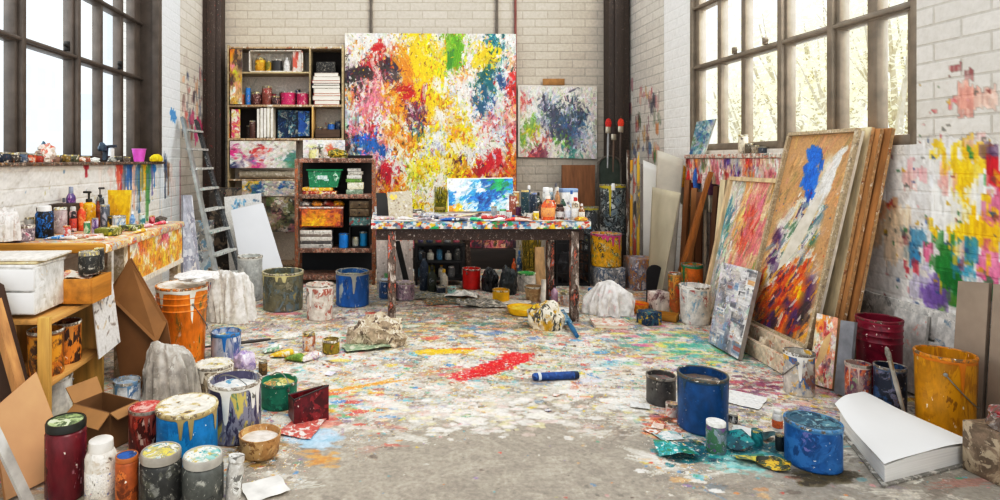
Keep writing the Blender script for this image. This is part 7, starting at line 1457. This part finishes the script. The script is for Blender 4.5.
# tubes and little jars in the middle left of the floor
for px, pb, an, L, c_, cols, lb in ((284, 357, .1, .17, 'e0b020', ('e8d060', 'f0e8d0', 'c8901c'), 'fat yellow paint tube on the floor left of the crumpled beige paper'), (296, 361, -.4, .14, '6a8a38', ('a8b858', 'e8e4dc'), 'green paint tube in front of the fat yellow tube'), (311, 360, .7, .14, 'd8d0c8', ('c86a50', '8a6ab0', 'f0ece4'), 'white paint tube with coloured smears beside the green tube'), (272, 352, .5, .12, '8ab098', ('e8e4dc', '4a7a60'), 'sage paint tube behind the fat yellow tube')):
    x, y = fl_(px, pb); tubething(x, y, .002, L, .03, an, lb, splat(c_, cols, .4, 18))
fcan(331, 355, 17, 13, 'small ochre box-like tin on the floor beside the crumpled beige paper', splat('8a7a28', ('c8a830', '4a4a1c', 'b86a38'), .4, 14), '6a5a20', lid=True, handle=False, drip=2)
sjar(309, 352, 13, 18, 'little orange-brown jar among the paint tubes on the floor', splat('a86a48', ('e0a060', 'd8d0c8', '6a5a8a'), .45, 14))
SC_ = [(395, 336, 'e8d8a0', 'pale yellow paper flake left of the table leg on the floor'), (330, 374, 'd8d0e0', 'lilac paper flake in front of the ochre tin'), (640, 407, 'e0ded8', 'white paper flake behind the grey pot'), (652, 432, 'b86a48', 'rust paper flake left of the big dark blue can'), (658, 427, 'e0c0b0', 'pinkish paper flake near the rust flake'), (548, 411, '3a3a70', 'tiny dark blue chip on the floor under the blue marker'), (556, 396, 'd8a090', 'salmon paint chip right of the red spill'), (303, 428, 'c86a60', 'flat red paint skin on the floor beside the maroon tin'), (716, 390, 'e6e2da', 'white paper scrap between the dark blue can and the canvases'), (734, 398, 'eceae4', 'larger white paper scrap right of the big dark blue can')]
for i, (px, py, c_, lb) in enumerate(SC_):
    x, y = fl_(px, py); s_ = (.05, .05, .07, .05, .05, .025, .03, .16, .10, .2)[i]; scrap(x, y, s_ * 1.3, s_, lb, splat(c_, ('f0ece4', c_), .3, 20), i + 30, rnd.uniform(0, 3), .006)

# ------------------------------------------------------------------ right foreground
fcan(702.5, 438, 51, 56, 'big dark blue open paint can in the right foreground', splat('164e80', ('1e5e94', '123c64', '8a6a3a'), .25, 7, .35), splat('7a6a5a', ('a89888', '3a4a58', '8a5a48', 'c8b8a8'), .5, 10), handle=False, drip=6, dripcol='2a4a60', rimcol='5a5a50')
fcan(813, 476, 59, 44, 'shallow blue paint can with dried paint on top near the white open book', splat('2264a0', ('3a7ab4', '1a4c80', '7a7ab0', '164070'), .4, 6, .35), splat('2a5a70', ('8ab0b8', '1a3c50', '5a8a98', 'b8ccc8'), .5, 9), handle=False, lid=True, drip=5, dripcol='3a78a8', rimcol='6a98b8')
fcan(661, 408, 30, 28, 'dented grey pot with a red spot behind the big dark blue can', splat('5c5a58', ('8a8884', '3a3836', 'b8b4ac'), .4, 9, .35, 1, .3), splat('6a6460', ('c83028', '8a847c', '3a3836'), .4, 10), handle=False, drip=3, dripcol='4a4846', name='paint_pot', cat='pot')
fcan(672, 418, 13, 12, 'white tub with a pink rim squeezed between the grey pot and the dark blue can', splat('d8d0c8', ('c87a68', 'e8e4dc'), .3, 12), 'c8a8a0', handle=False, drip=2, name='paint_tub', cat='tub', lid=True)
sjar(716, 456, 21, 31, 'white-lidded glass jar of grey paint in front of the big dark blue can', splat('6a7680', ('8a98a0', '4a7a58', '7a5a88', '3a4448'), .5, 12, .25), lid=splat('e4e0d8', ('c8c0b4',), .2, 14))
sbottle(777.5, 432, 11, 20, 'little white bottle with an orange band behind the shallow blue can', splat('dcd8d4', ('e8e4e0',), .2, 12), cap='e0dcd6', shape='squat', labelcol='d8703a')
sjar(757, 447, 12, 15, 'small teal pot in the turquoise spill', splat('1f7a80', ('2a9a98', '0e4a58'), .4, 14), lid='2a6a70')
sjar(780, 452, 10, 16, 'small dark jar with a yellow spot left of the shallow blue can', splat('1c2a30', ('4a5a50', 'd8b030'), .3, 14))
sjar(733, 424, 10, 9, 'tiny grey-lidded pot at the right foot of the big dark blue can', splat('3a3e42', ('c8c4bc',), .3, 14), lid='b8b4ac')
for px, py, w_, d_, c_, cols, lb, amp in ((668, 437, .11, .08, 'd0d4d0', ('e8e8e4', '8ab0b0', 'c8a8a0'), 'pale torn card beside the left foot of the big dark blue can', .015), (676, 455, .16, .09, '1f8080', ('e8e8e0', '2aa0a0', '3a7a50', 'f0f0ea'), 'teal and white paint-soaked rag left of the glass jar', .035), (737, 447, .1, .1, '14606c', ('1f9090', '0c3a48', '5a8a5a'), 'deep teal paint-soaked rag between the glass jar and the teal pot', .05), (745, 434, .10, .06, 'd8dcd8', ('e8e8e4', '8ac0c0'), 'white folded card behind the deep teal rag', .03), (765, 439, .08, .06, '10343c', ('1c5a60', '0a2024'), 'black-teal crumpled wrapper behind the teal pot', .06), (752, 461, .13, .06, '1a5a60', ('2a7a60', 'c8b840', '0e3038'), 'dark green paint-soaked strip in front of the teal pot', .02), (773, 467, .12, .08, '2a3020', ('d8b028', '4a5a30', '141814'), 'black and yellow smeared scrap left of the shallow blue can', .03)):
    x, y = fl_(px, py); scrap(x, y, w_, d_, lb, splat(c_, cols, .55, 16, .35), int(px), rnd.uniform(-.6, .6), amp, 'painted_rag' if 'rag' in lb else 'paper_scrap', 'rag' if 'rag' in lb else 'scrap')
fcan(799, 398, 32, 42, 'white spattered paint can in front of the canvas rack', splat('c8c2b8', ('e8e4dc', 'e0b028', '3a6aa0', '8a5a48', 'a8a298'), .45, 8, .4, .8), splat('6a6660', ('a8a49c', '3a3836', 'd8d4cc'), .45, 10), handle=True, drip=8, dripcol='e4e0d8', rimcol='8a867e')
fcan(879, 403, 48, 80, 'deep magenta-red bucket beside the stack of leaning boards', splat('7e1530', ('98203c', '5c0e22', '6a1228'), .35, 6, .3), splat('5a4a54', ('a898a0', '3a2a34', '7a2a40'), .5, 10), handle=False, drip=3, dripcol='8a1c38', rimcol='7a1a30', ribs=True, taper=.06, name='bucket', cat='bucket')
fcan(858, 409, 27, 42, 'small can smeared cream, orange and plum in front of the magenta bucket', splat('a89088', ('d8c8b8', 'c8683a', '6a3a58', '8a9a78', 'b84a48'), .6, 9, .4, .8), 'a89890', handle=False, drip=5, dripcol='c8b0a4')
fcan(889, 418, 34, 48, 'dark navy can right of the smeared small can', splat('1e2638', ('3a5a80', '2a2a34', '7a7a90', '8a6a4a'), .45, 9, .35), splat('26303c', ('5a6a78', '1a2028'), .5, 10), handle=False, drip=4, dripcol='4a5a70')
fcan(945, 441, 64, 80, 'large yellow plastic bucket half full of brownish paint at the right', splat('c48c0c', ('d09a14', 'a8700a', 'c8900c', '8a5a10'), .4, 6, .35, .4), splat('8a4a28', ('b8907a', '6a3418', 'c8b8b0', '8a8088', 'a85a28'), .6, 10), handle=True, drip=3, dripcol='c87a14', rimcol='c8860e', taper=.06, ribs=False, name='bucket', cat='bucket')
a = G3(889, 2.62, .40); brush(G3(906, 2.86, .012), W(886, 346, 2.80), 'long grey-handled brush standing in front of the yellow bucket', 'a8a298', '8a847a', .009)
# white open book
bk = thing('open_book', 'thick white open book lying on the floor in the right foreground', 'book', (1.155 * 1.0, 2.55, 0)); 
Pq = [G(836, 425), G(856, 404), G(948, 452), G(978, 482), G(880, 486)]
bkx = Vector((G(905, 452).x, G(905, 452).y, 0)); bk.location = bkx
NL = [G(838, 428), G(868, 410), G(978, 462), G(884, 486)]   # far-left, far-right, near-right, near-left
NL = [p - bkx for p in NL]
def pageblock(h0, h1, inset, lift):
    n = 22; mth = MB(); vs = []; fs = []
    for j in range(n + 1):
        v = j / n
        for i in range(n + 1):
            u = i / n; p = NL[0].lerp(NL[1], u).lerp(NL[3].lerp(NL[2], u), v)
            c_ = NL[0].lerp(NL[2], .5); p = c_ + (p - c_) * inset
            vs.append(Vector((p.x, p.y, h1 * (.62 + .38 * math.sin(PI * min(1, .16 + u * .72)) ) + lift * math.exp(-((v) * 5) ** 2) * .6 * (1 - u * .6))))
    base = len(vs); vs += [Vector((p.x, p.y, h0)) for p in [v_ for v_ in vs]]
    N = n + 1
    for j in range(n):
        for i in range(n):
            k = j * N + i; fs.append((k, k + 1, k + N + 1, k + N)); fs.append((k + base, k + N + base, k + N + 1 + base, k + 1 + base))
    for i in range(n):
        for a_, b_ in ((i, i + 1), ((n) * N + i + 1, n * N + i)): fs.append((a_, b_, b_ + base, a_ + base))
        for a_, b_ in (((i + 1) * N, i * N), (i * N + n, (i + 1) * N + n)): fs.append((a_, b_, b_ + base, a_ + base))
    return mth._add(vs, fs)
obj('pages', pageblock(.008, .088, .97, .02), plain('e2e0dc', .7, 0, .08, 2.2, (1, 1, 60)), bk)
obj('cover', pageblock(.001, .008, 1.04, 0), splat('8a867e', ('d8d4cc', '5a5650'), .3, 12), bk)
n = 18; vs = []; fs = []
for j in range(n + 1):
    for i in range(n + 1):
        u, v = i / n, j / n; p = NL[0].lerp(NL[1], u).lerp(NL[3].lerp(NL[2], u), v); c_ = NL[0].lerp(NL[2], .5); p = c_ + (p - c_) * .985
        vs.append(Vector((p.x - .02 * (1 - v), p.y, .0905 * (.62 + .38 * math.sin(PI * min(1, .16 + u * .72))) + .006 + .035 * math.exp(-(v * 4) ** 2) * (1 - u * .5) + .004 * math.sin(u * 7 + v * 2))))
for j in range(n):
    for i in range(n): k = j * (n + 1) + i; fs.append((k, k + 1, k + n + 2, k + n + 1))
obj('top_page', MB()._add(vs, fs), plain('eae9e6', .7, 0, .03, 2), bk)
x, y = fl_(795, 462); 
# box with clear wrapping, cardboard pieces along the wall
t = thing('wrapped_box', 'dusty cardboard carton covered with clear plastic at the right edge', 'box', (2.53, 2.31, 0), .1)
obj('body', MB().box((0, 0, .10), (.36, .28, .20), 0, .006), splat('8a7662', ('b8a890', '6a5a4a', 'a08a70'), .45, 8), t)
obj('wrapping', MB().blob((0, -.0, .195), (.34, .26, .10), 12, .2, 1.6, 4), splat('7a6a62', ('a8a09a', 'a83a40', 'c8c4c0', '5a4e48'), .35, 6, .15), t)
CB = plain('a09080', .8, 0, .14, 5)
for k, (y0, y1, zt, xb, lb, m_) in enumerate(((2.93, 2.78, .66, 2.62, 'tall grey-brown cardboard piece leaning under the purple and green wall splashes', CB), (2.76, 2.54, .68, 2.62, 'grey-brown cardboard piece nearest the right edge of the picture', CB))):
    qboard(lb, [Vector((2.80, y0, zt)), Vector((2.80, y1, zt + .02)), Vector((xb + .14, y1, .012)), Vector((xb + .14, y0, .012))], m_, plain('8a7a6a', .8))
qboard('flat white board propped against the wall behind the yellow bucket', [Vector((2.86, 3.10, .44)), Vector((2.86, 2.84, .42)), Vector((2.80, 2.84, .012)), Vector((2.80, 3.10, .012))], splat('ccc8c2', ('e0dcd6', '7a90a0', 'a8a29a'), .3, 9), plain('a8a49e'), 'white_board', 'board')
qboard('pale board with a white edge behind the magenta bucket', [Vector((2.84, 3.34, .44)), Vector((2.84, 3.14, .43)), Vector((2.80, 3.14, .012)), Vector((2.80, 3.34, .012))], splat('d4d0ca', ('e0a090', 'e4e0da'), .2, 9), plain('b8b4ae'), 'white_board', 'board')

for k, (x_, y_, w_, h_, c_, lb) in enumerate(((-1.86, 6.02, .22, .34, 'c8d0d4', 'small white and blue canvas standing behind the lower rungs of the ladder'), (-1.93, 6.30, .26, .62, 'a8a49c', 'grey-white canvas standing behind the middle of the ladder'), (-1.74, 6.55, .34, .95, '4a443e', 'tall dark canvas leaning in the corner behind the ladder'))):
    t = thing('small_canvas', lb, 'canvas', (x_, y_, 0), .25); obj('canvas', MB().box((0, -.012, h_ / 2), (w_, .004, h_)), splat(c_, ('8ab0c8', 'e4e2de', '6a7a88', 'c8a0a0') if k < 2 else ('8a7a68', '2a2622', 'a84a48'), .45, 9), t); obj('stretcher_frame', MB().box((0, 0, h_ / 2), (w_, .02, h_)), wood('c8b088'), t)
